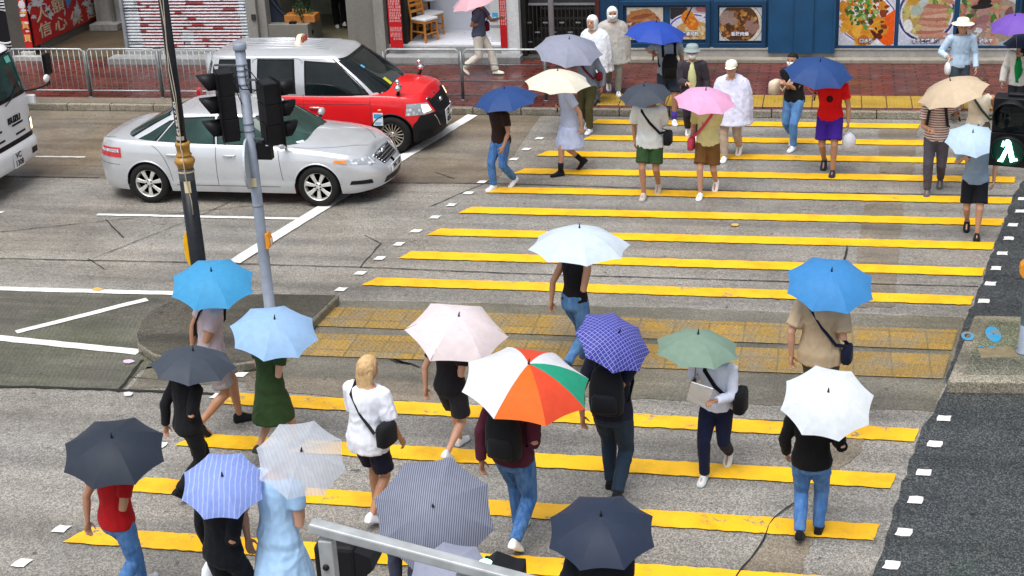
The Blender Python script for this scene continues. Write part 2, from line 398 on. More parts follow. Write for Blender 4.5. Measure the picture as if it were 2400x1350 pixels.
tactile('tactile_paving', [(712, 782), (2226, 833), (2210, 890), (672, 834)], .016, 1, 1, .066)
# ---- islands
isl = [G(*q, .13) for q in [(796, 690), (645, 838), (560, 852), (420, 846), (356, 828), (322, 805), (316, 783), (328, 752), (360, 722), (400, 704), (450, 692), (640, 687)]]
b = MB(); b.prism([(p.x, p.y) for p in isl], 0, .125); props(b.build('refuge_kerb', M_REFUGE, None, .03, 3), kind='structure')
cen = sum(isl, Vector()) / len(isl); inn = [cen + (p - cen) * .97 for p in isl]
b = MB(); b.prism([(p.x, p.y) for p in inn], .1, .131); props(b.build('refuge_top', M_ISLD), kind='structure')
r0 = [G(*q, .16) for q in [(2284, 738), (2800, 752), (2800, 900), (2220, 893)]]
b = MB(); b.prism([(p.x, p.y) for p in r0], 0, .16); props(b.build('island_kerb', M_KERB, None, .025, 3), kind='structure')
r1 = [G(*q, .166) for q in [(2318, 752), (2800, 768), (2800, 884), (2256, 876)]]
b = MB(); b.prism([(p.x, p.y) for p in r1], .1, .1655); props(b.build('island_top', M_ISL), kind='structure')
M_BLU = paint('blue_spray', (.02, .28, .52), .5, (.2, .19, .15))
def ringmark(px, py, r, w, sy=.8):
    c = G(px, py, .171); b = MB(); n = 26
    o = [(c.x + r * math.cos(2 * PI * k / n), c.y + r * sy * math.sin(2 * PI * k / n), .1705) for k in range(n)]; i = [(c.x + (r - w) * math.cos(2 * PI * k / n), c.y + (r - w) * sy * math.sin(2 * PI * k / n), .1705) for k in range(n)]
    b.add(o + i, [(k, (k + 1) % n, n + (k + 1) % n, n + k) for k in range(n)])
    props(b.build('spray_mark', M_BLU), kind='structure')
ringmark(2328, 783, .085, .075, 2.6); ringmark(2268, 787, .07, .035, 1.8); ringmark(2300, 812, .03, .02); ringmark(2325, 812, .03, .02); 
b = MB(); q = [G(*q, .17) for q in [(2290, 815), (2368, 811), (2390, 835), (2300, 838)]]; b.prism([(p.x, p.y) for p in q], .15, .1695); props(b.build('access_cover', simple('cover_plate', (.2, .16, .09), .6, 0, .3, 12), None, .004), kind='structure')

# ---- far pavement: kerb, bricks, tactile strip
b = MB(); rnd = random.Random(4); x = -45.0
while x < 30:
    w = .9; b.b2((x + .006, KERB_Y, 0), (x + w - .006, KERB_Y + .11, .135 + rnd.uniform(-.003, .003))); x += w
props(b.build('kerb', M_KERB, None, .018, 2), kind='structure')
t = NT('brick_paving'); co = t.co(); br = t.n('ShaderNodeTexBrick'); t.l(co, br.inputs[0])
br.inputs['Scale'].default_value = 1.0; br.inputs['Brick Width'].default_value = .42; br.inputs['Row Height'].default_value = .14; br.inputs['Mortar Size'].default_value = .016; br.inputs['Mortar Smooth'].default_value = .3; br.offset = .5
br.inputs['Color1'].default_value = (.165, .040, .030, 1); br.inputs['Color2'].default_value = (.095, .026, .022, 1); br.inputs['Mortar'].default_value = (.018, .010, .009, 1)
c = t.mix(1.0, br.outputs[0], t.ramp(t.noise(co, 1.1, 6, .65), [(.3, .55), (.7, 1.25)]), 'MULTIPLY')
c = t.mix(t.ramp(t.noise(co, 26, 4), [(.6, 0.0), (.75, .25)]), c, (.25, .12, .09))
t.col(c); t.set(Roughness=t.ramp(t.noise(co, 1.7, 5), [(.38, .17), (.62, .5)])); t.bump(br.outputs['Fac'], -.25, .004); M_BRICK = t.mat
b = MB(); b.b2((-45, KERB_Y + .113, -.01), (30, 32, .13)); props(b.build('pavement', M_BRICK), kind='structure')
sheet('pavement_edge', [(-45, KERB_Y + .113), (-9.5, KERB_Y + .113), (-9.5, KERB_Y + .5), (-45, KERB_Y + .5)], .134, M_PATCH)
b = MB(); rnd = random.Random(2); x = G(1398, 240, .13).x; yb = KERB_Y + .27
M_TACT2 = paint('tactile_yellow', (.42, .27, .03), .40, (.2, .12, .07))
b = MB(); i = 0
while x < 4.4:
    dz = rnd.uniform(0, .004); b.b2((x + .008, yb, .12), (x + .42, yb + .78, .137 + dz)); 
    for k in range(6): b.b2((x + .04 + k * .065, yb + .03, .13), (x + .065 + k * .065, yb + .75, .146 + dz))
    x += .43
props(b.build('tactile_strip', M_TACT2, None, .003, 1), kind='structure')
# ================================================================ VEHICLES
def carpaint(name, c, metal, rough=.28, coat=.6):
    t = NT(name); co = t.co(); t.col(t.mix(1.0, c, t.ramp(t.noise(co, 3, 4), [(.3, .93), (.7, 1.03)]), 'MULTIPLY'))
    t.set(Metallic=metal, Roughness=rough, Coat_Weight=coat, Coat_Roughness=.05)
    w = t.vor(co, 55, 'F1', 'Distance')
    drop = t.ramp(w, [(.12, 1.0), (.2, 0.0)]); t.bump(drop, .25, .002)
    return t.mat
M_SILV = carpaint('silver_paint', (.57, .585, .61), .42, .26)
M_TAXS = carpaint('taxi_silver_paint', (.50, .515, .54), .38, .28)
M_RED = carpaint('red_paint', (.70, .007, .012), 0, .3)
M_CABW = carpaint('white_cab_paint', (.76, .77, .78), 0, .3)
M_BLKP = simple('black_plastic', (.012, .013, .015), .42, 0, .2, 5)
M_TRIM = simple('black_trim', (.008, .008, .009), .3)
M_RUB = simple('tyre_rubber', (.014, .014, .014), .75, 0, .25, 6, .2, 60)
M_CHR = simple('chrome', (.75, .75, .76), .12, 1.0, .04)
M_ALLOY = simple('alloy', (.66, .65, .62), .38, .45, .1)
M_ALLOYD = simple('alloy_dirty', (.50, .46, .40), .45, .45, .2)
t = NT('car_glass'); co = t.co('Object'); t.col(t.mix(t.ramp(t.noise(co, 1.7, 3), [(.4, 0.0), (.65, 1.0)]), (.008, .028, .024), (.025, .065, .056))); t.set(Roughness=.04, Specular_IOR_Level=.4); M_GLS = t.mat
t = NT('dark_glass'); t.col(t.mix(t.ramp(t.noise(t.co(), 2, 3), [(.4, 0.0), (.7, 1.0)]), (.004, .007, .008), (.012, .018, .018))); t.set(Roughness=.04, Specular_IOR_Level=.35); M_GLD = t.mat
t = NT('lamp_lens'); t.col(t.mix(t.ramp(t.vor(t.co(), 14, 'F1', 'Distance'), [(.2, 0.0), (.5, 1.0)]), (.75, .78, .8), (.30, .33, .36))); t.set(Roughness=.06, Coat_Weight=1.0); M_LENS = t.mat
M_ORG = simple('amber_lens', (.75, .22, .02), .1, 0, .1, 9, 0, 0, None, 1.0)
M_TAIL = simple('red_lens', (.55, .008, .02), .1, 0, .2, 20, 0, 0, None, 1.0)
M_PLATE = simple('plate_white', (.72, .72, .72), .4)
M_INK = simple('ink_black', (.01, .01, .012), .5)
M_SEAM = simple('panel_gap', (.03, .03, .032), .7)
M_LITLAMP = emit('lit_headlamp', (1.0, .72, .42), 2.2)
M_ENAM = simple('sticker_white', (.72, .78, .82), .35); M_STB = simple('sticker_blue', (.05, .35, .62), .35)

class Car:
    """x forward, y left, z up; the near side is y<0. Surface functions shared by shell, seams, lamps and glass."""
    def __init__(s, L, W, p=9, q=2.2, zs=None, ax=(1.44, -1.335), R=.325, Ra=.375, sill=.2, rakef=(.05, .18), raker=(.05, .12), crown=None, sec=None):
        s.L, s.W, s.p, s.q, s.zs, s.ax, s.R, s.Ra, s.sill, s.rakef, s.raker = L, W, p, q, zs, ax, R, Ra, sill, rakef, raker
        s.crown = crown; s.sec = sec or [(0, .93), (.1, .97), (.4, 1.0), (.62, .995), (.8, .975), (.93, .94), (1, .90)]
    def shoulder(s, x): return float(np.interp(x, [a for a, b in s.zs], [b for a, b in s.zs]))
    def secw(s, u): return float(np.interp(u, [a for a, b in s.sec], [b for a, b in s.sec]))
    def zb(s, x):
        z = s.sill + .05 * max(0, abs(x) / (s.L / 2) - .82) / .18
        for a in s.ax:
            d = abs(x - a)
            if d < s.Ra: z = max(z, s.R + math.sqrt(max(0, s.Ra ** 2 - d * d)) * .98)
        return z
    def plan(s, x): return (max(0, 1 - min(1, abs(x) / (s.L / 2)) ** s.p)) ** (1 / s.q)
    def rake(s, x, u):
        f = (abs(x) / (s.L / 2)) ** 6; k = s.rakef if x > 0 else s.raker
        d = k[0] * (max(0, .35 - u) / .35) ** 1.5 + k[1] * (max(0, u - .45) / .55) ** 1.8
        return -f * d if x > 0 else f * d
    def S(s, x, u, sg=-1, off=0.0, zabs=None):
        b = s.zb(x); 
        if zabs is not None: u = (zabs - b) / (s.shoulder(x) - b)
        # u measured on the full height so that the arches only cut the panel
        z = b + u * (s.shoulder(x) - b); b0 = s.sill; uu = (z - b0) / (s.shoulder(x) - b0)
        y = s.W / 2 * s.plan(x) * s.secw(uu)
        n = Vector((1 if x > 0 else -1, 0, 0)) * (1 - s.plan(x)) + Vector((0, sg, 0)) * (s.plan(x) + .05) + Vector((0, 0, .25)); n.normalize()
        return Vector((x + s.rake(x, uu), sg * y, z)) + n * off
    def F(s, eta, z, end=1, off=0.0):
        """front (end=1) or rear face: eta -1..1 across"""
        x = end * s.L / 2 * max(0, 1 - abs(eta) ** s.q) ** (1 / s.p)
        u = (z - s.sill) / (s.shoulder(x) - s.sill)
        sg = 1 if eta > 0 else -1
        P = Vector((x + s.rake(x, u), sg * s.W / 2 * abs(eta) * s.secw(u), z))
        n = Vector((end * (1 - abs(eta) ** 3), sg * abs(eta) ** 2, .25)).normalized()
        return P + n * off
    def shell(s, mfun, mats, name, parent):
        xs = set()
        for k in range(61): xs.add(round(s.L / 2 * math.sin(PI / 2 * (k / 30 - 1)), 4))
        for k in range(-6, 7): xs.add(round(s.L / 2 * (1 - .004 * 2.2 ** abs(k)) * (1 if k > 0 else -1), 4))
        for a in s.ax:
            for k in range(25): xs.add(round(a - s.Ra + 2 * s.Ra * k / 24, 4))
            xs.add(round(a - s.Ra - .004, 4)); xs.add(round(a + s.Ra + .004, 4))
        xs = sorted(x for x in xs if abs(x) < s.L / 2 - .0005); xs = [-s.L / 2 + .0005] + xs + [s.L / 2 - .0005]
        us = [0, .05, .12, .2, .3, .4, .5, .6, .7, .78, .85, .91, .96, 1]; caps = [.04, .1, .2, .35, .55, .8, 1]
        b = MB()
        for sg in (-1, 1):
            rows = []
            for x in xs:
                col = [s.S(x, u, sg) for u in us]; e = col[-1]
                for c in caps: col.append(Vector((e.x + s.rake(x, 1) * .35 * c, e.y * (1 - c), e.z + s.crown(x) * (1 - (1 - c) ** 2.2))))
                rows.append(col)
            n = len(rows[0]); vs = [p for r in rows for p in r]; fs = []; ms = []
            for i in range(len(rows) - 1):
                for j in range(n - 1):
                    q = (i * n + j, (i + 1) * n + j, (i + 1) * n + j + 1, i * n + j + 1)
                    fs.append(q if sg < 0 else q[::-1]); c = (vs[q[0]] + vs[q[2]]) / 2; ms.append(mfun(c, j >= len(us) - 1))
            k0 = len(b.v); b.v += vs
            for f, m in zip(fs, ms): b.f.append(tuple(k0 + i for i in f)); b.m.append(m); b.s.append(True)
        # closed floor and wheel housings
        b.b2((-s.L / 2 + .25, -s.W / 2 + .3, s.sill + .02), (s.L / 2 - .25, s.W / 2 - .3, s.sill + .28), len(mats) - 1)
        o = b.build(name, mats, parent)
        bm = bmesh.new(); bm.from_mesh(o.data); bmesh.ops.remove_doubles(bm, verts=bm.verts, dist=.0008); bm.to_mesh(o.data); bm.free()
        return o
    def patch(s, b, fn, cols, rows, m=0, th=True):
        """fn(i/n, j/n) -> point; adds a grid"""
        vs = [fn(i / cols, j / rows) for i in range(cols + 1) for j in range(rows + 1)]; r = rows + 1
        b.add(vs, [(i * r + j, (i + 1) * r + j, (i + 1) * r + j + 1, i * r + j + 1) for i in range(cols) for j in range(rows)], m, True)
def bil(q, u, v):
    (a, b), (c, d), (e, f), (g, h) = q  # bl, br, tr, tl
    x = (a * (1 - u) + c * u) * (1 - v) + (g * (1 - u) + e * u) * v
    y = (b * (1 - u) + d * u) * (1 - v) + (h * (1 - u) + f * u) * v
    return x, y

class House:
    """greenhouse: plan superellipse that narrows upward"""
    def __init__(s, zb, zr, f, r, w, n=5.0, pw=1.35, crown=.05):
        s.zb, s.zr, s.f, s.r, s.w, s.n, s.pw, s.crown = zb, zr, f, r, w, n, pw, crown
    def dim(s, v):
        k = v ** s.pw; xf = s.f[0] + (s.f[1] - s.f[0]) * v ** 1.12; xr = s.r[0] + (s.r[1] - s.r[0]) * v ** 1.12
        return (xf + xr) / 2, (xf - xr) / 2, s.w[0] + (s.w[1] - s.w[0]) * k, s.zb + (s.zr - s.zb) * v
    def side(s, x, v, sg=-1, off=0.0):
        xm, a, w, z = s.dim(v); q = min(1, abs((x - xm) / a)); y = w * max(0, 1 - q ** s.n) ** (1 / s.n)
        return Vector((x, sg * y, z)) + Vector((0, sg, .35)).normalized() * off
    def end(s, eta, v, e=1, off=0.0):
        xm, a, w, z = s.dim(v); return Vector((xm + e * a * max(0, 1 - abs(eta) ** s.n) ** (1 / s.n), w * eta, z)) + Vector((e, eta * .5, .8)).normalized() * off
    def shell(s, mats, name, parent, vs=None, roofm=0, sidem=0):
        b = MB(); N = 72; rows = []
        vv = [-.12, 0, .1, .2, .3, .4, .5, .6, .7, .8, .88, .94, 1]
        for v in vv:
            xm, a, w, z = s.dim(max(v, 0)); z = s.zb + (s.zr - s.zb) * v; ring = []
            for k in range(N):
                t = 2 * PI * k / N; c, d = math.cos(t), math.sin(t); ring.append(Vector((xm + a * math.copysign(abs(c) ** (2 / s.n), c), w * math.copysign(abs(d) ** (2 / s.n), d), z)))
            rows.append(ring)
        b.rings(rows, sidem, True, False)
        cap = [rows[-1]]; xm, a, w, z = s.dim(1)
        for c in (.03, .08, .16, .3, .5, .75, .97):
            cap.append([Vector((xm + (p.x - xm) * (1 - c), p.y * (1 - c), z + s.crown * (1 - (1 - c) ** 2.4))) for p in rows[-1]])
        b.rings(cap, roofm, True, False); b.f.append(tuple(len(b.v) - N + i for i in range(N))); b.m.append(roofm); b.s.append(True)
        o = b.build(name, mats, parent); bm = bmesh.new(); bm.from_mesh(o.data); bmesh.ops.remove_doubles(bm, verts=bm.verts, dist=.0008); bm.to_mesh(o.data); bm.free(); return o

def wheel(parent, x, y, R, Rr, w, spokes, m_al, style):
    """y<0 is the near side; the rim faces outward"""
    sg = -1 if y < 0 else 1
    e = bpy.data.objects.new('wheel', None); COL.objects.link(e); e.parent = parent; e.location = (x, y, R)
    b = MB(); prof = [(Rr * .93, -w / 2 + .01), (Rr * 1.02, -w / 2), (R * .93, -w / 2 + .004), (R * .985, -w / 2 + .03), (R, -w / 4), (R, w / 4), (R * .985, w / 2 - .03), (R * .93, w / 2 - .004), (Rr * 1.02, w / 2), (Rr * .93, w / 2 - .01), (Rr * .93, -w / 2 + .01)]
    b.lathe(prof, (0, 0, 0), 48, 0, True, 'y', False)
    b.build('tyre', M_RUB, e)
    b = MB(); yo = sg * (w / 2 - .012)
    b.lathe([(Rr * .9, yo - sg * .09), (Rr * .93, yo - sg * .03), (Rr * .99, yo), (Rr * .985, yo + sg * .008), (Rr * .91, yo - sg * .002), (Rr * .87, yo - sg * .03), (Rr * .84, yo - sg * .1)][::1 if sg < 0 else -1], (0, 0, 0), 48, 0, True, 'y', False)
    b.lathe([(Rr * .86, yo - sg * .085), (.01, yo - sg * .085)][::-sg], (0, 0, 0), 32, 1, False, 'y', True)
    for k in range(spokes):
        a = 2 * PI * (k + .25) / spokes; d = Vector((math.cos(a), 0, math.sin(a))); t = Vector((-math.sin(a), 0, math.cos(a)))
        wi, wo = (Rr * .2, Rr * .33) if style == 'wide' else (Rr * .075, Rr * .085)
        ring = []
        for r, ww, yy in ((Rr * .2, wi, -.02), (Rr * .55, (wi + wo) / 2.15, -.008), (Rr * .9, wo, -.012)):
            ring.append([d * r + t * (ww / 2) + Vector((0, yo + sg * (yy - .012), 0)), d * r + t * (ww * .36) + Vector((0, yo + sg * yy, 0)), d * r - t * (ww * .36) + Vector((0, yo + sg * yy, 0)), d * r - t * (ww / 2) + Vector((0, yo + sg * (yy - .012), 0))])
        if sg < 0: ring = [q[::-1] for q in ring]
        b.rings(ring, 0, False, True, True)
    b.lathe([(Rr * .27, yo - sg * .05), (Rr * .26, yo - sg * .012), (Rr * .1, yo - sg * .006), (.004, yo - sg * .006)][::-sg], (0, 0, 0), 20, 0, True, 'y', True)
    for k in range(5):
        a = 2 * PI * (k + .5) / 5; b.lathe([(.012, yo - sg * .014), (.012, yo - sg * .001)][::-sg], (Rr * .19 * math.cos(a), 0, Rr * .19 * math.sin(a)), 8, 1, False, 'y', True)
    b.build('rim', [m_al, M_TRIM], e)
    return e
def polyline_on(b, P, w, m=0, n=Vector((0, -1, .2))):
    """thin raised strip through points lying on a panel"""
    P = [Vector(p) for p in P]
    for i in range(len(P)):
        pass
    L = []; R = []
    for i, p in enumerate(P):
        t = (P[min(i + 1, len(P) - 1)] - P[max(i - 1, 0)]).normalized(); s = t.cross(n).normalized(); L.append(p + s * w / 2); R.append(p - s * w / 2)
    k = len(P); b.add(L + R, [(i, i + 1, k + i + 1, k + i) for i in range(k - 1)], m)
def gaps(b, root):
    """each seam collected in b becomes a part of its own"""
    par = list(range(len(b.v)))
    def fd(i):
        while par[i] != i: par[i] = par[par[i]]; i = par[i]
        return i
    for f in b.f:
        for q in f[1:]: par[fd(q)] = fd(f[0])
    grp = {}
    for f in b.f: grp.setdefault(fd(f[0]), []).append(f)
    for fs in grp.values():
        ids = sorted({i for f in fs for i in f}); mp = {o: n for n, o in enumerate(ids)}; c = MB(); c.add([b.v[i] for i in ids], [tuple(mp[i] for i in f) for f in fs]); c.build('panel_gap', M_SEAM, root)
def arch_lips(car, m, root, r=.013):
    for sg in (-1, 1):
        for a in car.ax:
            pts = []
            for k in range(21):
                th = PI * k / 20; x = a + car.Ra * math.cos(th); x = min(max(x, a - car.Ra + .002), a + car.Ra - .002); P = car.S(x, 0.004, sg); pts.append(P + Vector((0, -sg * .004, 0)))
            b = MB(); b.tube(pts, r, 6); b.build('wheel_arch_lip', m, root)

# ---------------------------------------------------------------- silver sedan
CX, CY = -8.905, 21.30
root = thing('silver_sedan', 'silver four-door sedan stopped at the white stop line beside the red taxi', 'car', (CX, CY, 0))
XO = .055
sed = Car(4.82, 1.82, 8, 2.2, [(-2.41, .86), (-2.3, .95), (-2.0, 1.0), (-1.4, .985), (-.5, .955), (.6, .935), (1.0, .905), (1.5, .855), (1.95, .79), (2.25, .715), (2.41, .64)], (1.4, -1.37), .325, .37, .2, (.05, .22), (.06, .1),
          lambda x: float(np.interp(x, [-2.41, -2.2, -1.7, -1, .7, 1.2, 1.9, 2.3, 2.41], [.02, .05, .06, .05, .08, .095, .085, .06, .04])))
sed.shell(lambda c, cap: 0, [M_SILV, M_BLKP], 'body', root)
hs_ = House(.90, 1.37, (1.24, .47), (-2.02, -1.02), (.815, .60), 4.6, 1.25, .055)
hs_.shell([M_SILV], 'roof', root)
def win(h, q, name, parent, glass, both=True, border=.02, trim=M_TRIM, sides=(-1, 1)):
    for sg in sides:
        b = MB()
        qq = [(q[0][0] - border, q[0][1] - .05), (q[1][0] + border * 1.6, q[1][1] - .05), (q[2][0] + border, q[2][1] + .045), (q[3][0] - border, q[3][1] + .045)]
        Car.patch(None, b, lambda u, v: h.side(*bil(qq, u, v), sg, .0035), 14, 8, 1)
        Car.patch(None, b, lambda u, v: h.side(*bil(q, u, v), sg, .007), 14, 8, 0)
        if sg > 0: b.f = [f[::-1] for f in b.f]
        b.build(name, [glass, trim], parent)
win(hs_, [(-.17, .12), (.93, .12), (.40, .86), (-.19, .90)], 'side_window', root, M_GLS)
win(hs_, [(-1.20, .12), (-.25, .12), (-.27, .90), (-.84, .84)], 'side_window', root, M_GLS)
win(hs_, [(-1.55, .18), (-1.26, .13), (-.93, .78), (-.99, .74)], 'quarter_window', root, M_GLS, True, .014)
for nm, e, mat_, vlim in (('windscreen', 1, M_GLS, (.03, .93)), ('rear_window', -1, M_GLS, (.22, .93))):
    b = MB(); Car.patch(None, b, lambda u, v: hs_.end((2 * u - 1) * (.93 if e > 0 else .86) * (1 - .03 * v), vlim[0] - .02 + (vlim[1] + .02 - vlim[0]) * v, e, .003), 22, 10, 1)
    Car.patch(None, b, lambda u, v: hs_.end((2 * u - 1) * (.895 if e > 0 else .82) * (1 - .03 * v), vlim[0] + .03 + (vlim[1] - .05 - vlim[0]) * v, e, .007), 22, 10, 0)
    if e < 0: b.f = [f[::-1] for f in b.f]
    b.build(nm, [mat_, M_TRIM], root)
for x in sed.ax:
    for y in (-.79, .79): wheel(root, x, y, .325, .235, .215, 7, M_ALLOY, 'wide')
arch_lips(sed, M_SILV, root)
b = MB()
for sg in (-1, 1):
    for xs_, z0, z1 in (([-.20], .32, .945), ([.80], .42, .92)):
        polyline_on(b, [sed.S(xs_[0] + (.06 * (1 - k / 12) if xs_[0] > 0 else 0), 0, sg, .0018, z0 + (z1 - z0) * k / 12) for k in range(13)], .008, 0, Vector((0, sg, .2)))
    polyline_on(b, [sed.S(-1.37 + .42 * math.cos(math.radians(a)) + (.0 if a > 20 else 0), 0, sg, .0018, .33 + .43 * math.sin(math.radians(a)) * 1.45) for a in range(4, 78, 5)], .008, 0, Vector((0, sg, .2)))
    polyline_on(b, [sed.S(-.9 + k * .1, 0, sg, .0018, .315) for k in range(18)], .008, 0, Vector((0, sg, .2)))
    polyline_on(b, [sed.F(sg * (.70 - .33 * (k / 12) ** 2 * 0 - .25 * math.sin(k / 12 * 1.5)), .60 + .06 * k / 12, 1, .003) for k in range(13)], .007, 0, Vector((1, 0, .6)))
    polyline_on(b, [sed.S(-2.3 + .06 * k, 0, sg, .0018, .62) for k in range(9)], .006, 0, Vector((0, sg, .2)))
def top_pt(car, x, c, sg, off=.002):
    e = car.S(x, 1, sg); return Vector((e.x + car.rake(x, 1) * .35 * c, e.y * (1 - c), e.z + car.crown(x) * (1 - (1 - c) ** 2.2) + off))
for sg in (-1, 1):
    polyline_on(b, [top_pt(sed, 1.02 + .062 * k, .06 + .0 * k + .0022 * k * k * .8, sg) for k in range(20)], .008, 0, Vector((0, 0, 1)))
    polyline_on(b, [top_pt(sed, -2.34 + .05 * k, .1, sg) for k in range(9)], .008, 0, Vector((0, 0, 1)))
gaps(b, root)
for sg in (-1, 1):
    for x in (-.92, .02):
        b = MB(); P = sed.S(x, 0, sg, .014, .80); b.tube([P + Vector((-.1, -sg * .012, 0)), P + Vector((-.08, sg * .012, 0)), P + Vector((.08, sg * .012, 0)), P + Vector((.1, -sg * .012, 0))], [.012, .014, .014, .012], 8)
        b.sphere(sed.S(x + .01, 0, sg, -.005, .78), .045, 0, 10, 6, (1, .3, .7)); b.build('door_handle', M_SILV, root)
    b = MB(); q = [(.56, .60), (.955, .675), (.955, .735), (.62, .715)]
    Car.patch(None, b, lambda u, v: sed.F(sg * bil(q, u, v)[0], bil(q, u, v)[1], 1, .006), 16, 6, 0)
    q2 = [(.935, .672), (.975, .705), (.972, .735), (.93, .733)]
    Car.patch(None, b, lambda u, v: sed.F(sg * bil(q2, u, v)[0], bil(q2, u, v)[1], 1, .010), 6, 6, 1)
    if sg < 0: b.f = [f[::-1] for f in b.f]
    b.build('headlight', [M_LENS, M_ORG], root)
    b = MB(); q = [(.70, .73), (.958, .73), (.955, .885), (.74, .87)]
    Car.patch(None, b, lambda u, v: sed.F(sg * bil(q, u, v)[0], bil(q, u, v)[1], -1, .006), 16, 6, 0)
    q2 = [(.75, .805), (.950, .805), (.948, .855), (.77, .845)]
    Car.patch(None, b, lambda u, v: sed.F(sg * bil(q2, u, v)[0], bil(q2, u, v)[1], -1, .012), 10, 4, 1)
    if sg > 0: b.f = [f[::-1] for f in b.f]
    b.build('tail_light', [M_TAIL, M_LENS], root)
    b = MB(); P = Vector((.92, sg * .87, .98)); b.sphere(P + Vector((0, sg * .07, .02)), .1, 0, 14, 8, (.55, 1.05, .68)); b.bar(P + Vector((0, -sg * .06, -.04)), P + Vector((0, sg * .03, -.02)), .05, .03, 1); b.build('wing_mirror', [M_SILV, M_BLKP], root)
    b = MB(); q = [(.72, .33), (.93, .35), (.92, .41), (.74, .40)]
    Car.patch(None, b, lambda u, v: sed.F(sg * bil(q, u, v)[0], bil(q, u, v)[1], 1, .006), 10, 4, 0)
    if sg < 0: b.f = [f[::-1] for f in b.f]
    b.build('fog_light', M_BLKP, root)
b = MB()
Car.patch(None, b, lambda u, v: sed.F(*bil([(-.36, .545), (.36, .545), (.46, .665), (-.46, .665)], u, v), 1, .006), 16, 6, 0)
for k in range(4):
    z = .558 + .03 * k; w_ = .36 + .026 * k; b.tube([sed.F(-w_ + 2 * w_ * i / 14, z, 1, .014) for i in range(15)], .0085, 6, 1)
b.tube([sed.F(-.46 + .92 * i / 14, .675, 1, .012) for i in range(15)], .016, 6, 1)
b.lathe([(.05, 0), (.05, .02), (.034, .024), (.034, .008)], sed.F(0, .645, 1, .008), 18, 1, True, 'x', False)
b.build('grille', [M_TRIM, M_CHR], root)
b = MB(); Car.patch(None, b, lambda u, v: sed.F(*bil([(-.5, .27), (.5, .27), (.44, .36), (-.44, .36)], u, v), 1, .006), 16, 4, 0); b.build('air_intake', M_TRIM, root)
def plate(parent, c, nrm, txt, w=.5, h=.13, size=.105, upv=(0, 0, 1), mat_=None):
    n = Vector(nrm).normalized(); x = Vector(upv).cross(n).normalized(); y = n.cross(x)
    R = Matrix((x, y, n)).transposed(); b = MB(); b.box(c, (w, h, .012), 0, R); pl = b.build('number_plate', mat_ or M_PLATE, parent, .004)
    lines = txt.split('\n')
    for i, l in enumerate(lines):
        o = Vector(c) + n * .0075 + y * ((len(lines) - 1) / 2 - i) * size * .98
        text_mesh(l, size, M_INK, 'lettering', frame(o, x, y), parent, .0015, bold=.004).parent = pl
    return pl
plate(root, sed.F(0, .45, 1, .012), (1, 0, .08), 'WC 157')
plate(root, sed.F(0, .74, -1, .012), (-1, 0, .08), 'WC 157')
b = MB(); P = sed.S(1.02, 0, -1, .002, .74); b.box(P, (.16, .004, .02)); 
# wipers and a paper on the dashboard
b = MB(); b.tube([hs_.end(-.1, .03, 1, .02), hs_.end(.45, .16, 1, .016)], .007, 6); b.tube([hs_.end(-.75, .03, 1, .02), hs_.end(-.15, .13, 1, .016)], .007, 6); b.build('wiper', M_TRIM, root)
b = MB(); Car.patch(None, b, lambda u, v: hs_.end(-.80 + .12 * u, .08 + .05 * v, 1, .0085), 2, 2, 0); b.build('windscreen_sticker', M_ENAM, root)

# ---------------------------------------------------------------- red taxi
TX, TY = -8.45, 24.02
root = thing('red_taxi', 'red taxi with silver roof and lit headlamp behind the silver sedan', 'taxi', (TX, TY, 0))
tax = Car(4.20, 1.70, 9, 2.4, [(-2.10, .98), (-1.9, 1.02), (0, 1.0), (1.0, 1.0), (1.3, .99), (1.6, .965), (1.9, .91), (2.0, .86), (2.1, .79)], (1.33, -1.42), .325, .375, .19, (.06, .16), (.05, .05),
          lambda x: float(np.interp(x, [-2.21, 0, 1.1, 1.5, 1.9, 2.15, 2.21], [.02, .05, .085, .10, .09, .05, .03])), [(0, .95), (.1, .98), (.45, 1.0), (.8, .985), (.93, .965), (1, .93)])
def tm(c, cap):
    if not cap:
        zz = c.z
        if c.x > 1.70 and zz < .5: return 1
        if c.x < -1.8 and zz < .5: return 1
        if zz < .25: return 1
    return 0
tax.shell(tm, [M_RED, M_BLKP, M_BLKP], 'body', root)
th_ = House(.99, 1.63, (1.32, .46), (-2.08, -1.9), (.80, .655), 6.0, 1.5, .115)
th_.shell([M_TAXS], 'roof', root)
win(th_, [(-.12, .06), (.93, .06), (.37, .80), (-.12, .86)], 'side_window', root, M_GLD, True, .035)
win(th_, [(-.98, .10), (-.36, .10), (-.36, .90), (-.96, .90)], 'side_window', root, M_GLD, True, .03)
win(th_, [(-1.75, .12), (-1.14, .12), (-1.14, .90), (-1.66, .88)], 'side_window', root, M_GLD, True, .03)
b = MB()
Car.patch(None, b, lambda u, v: th_.end((2 * u - 1) * .955 * (1 - .02 * v), .0 + .93 * v, 1, .003), 24, 10, 1)
Car.patch(None, b, lambda u, v: th_.end((2 * u - 1) * .925 * (1 - .02 * v), .07 + .80 * v, 1, .008), 24, 10, 0)
b.build('windscreen', [M_GLD, M_TRIM], root)
b = MB(); Car.patch(None, b, lambda u, v: th_.end((2 * u - 1) * .85, .15 + .68 * v, -1, .008), 12, 8, 0); b.f = [f[::-1] for f in b.f]; b.build('rear_window', M_GLD, root)
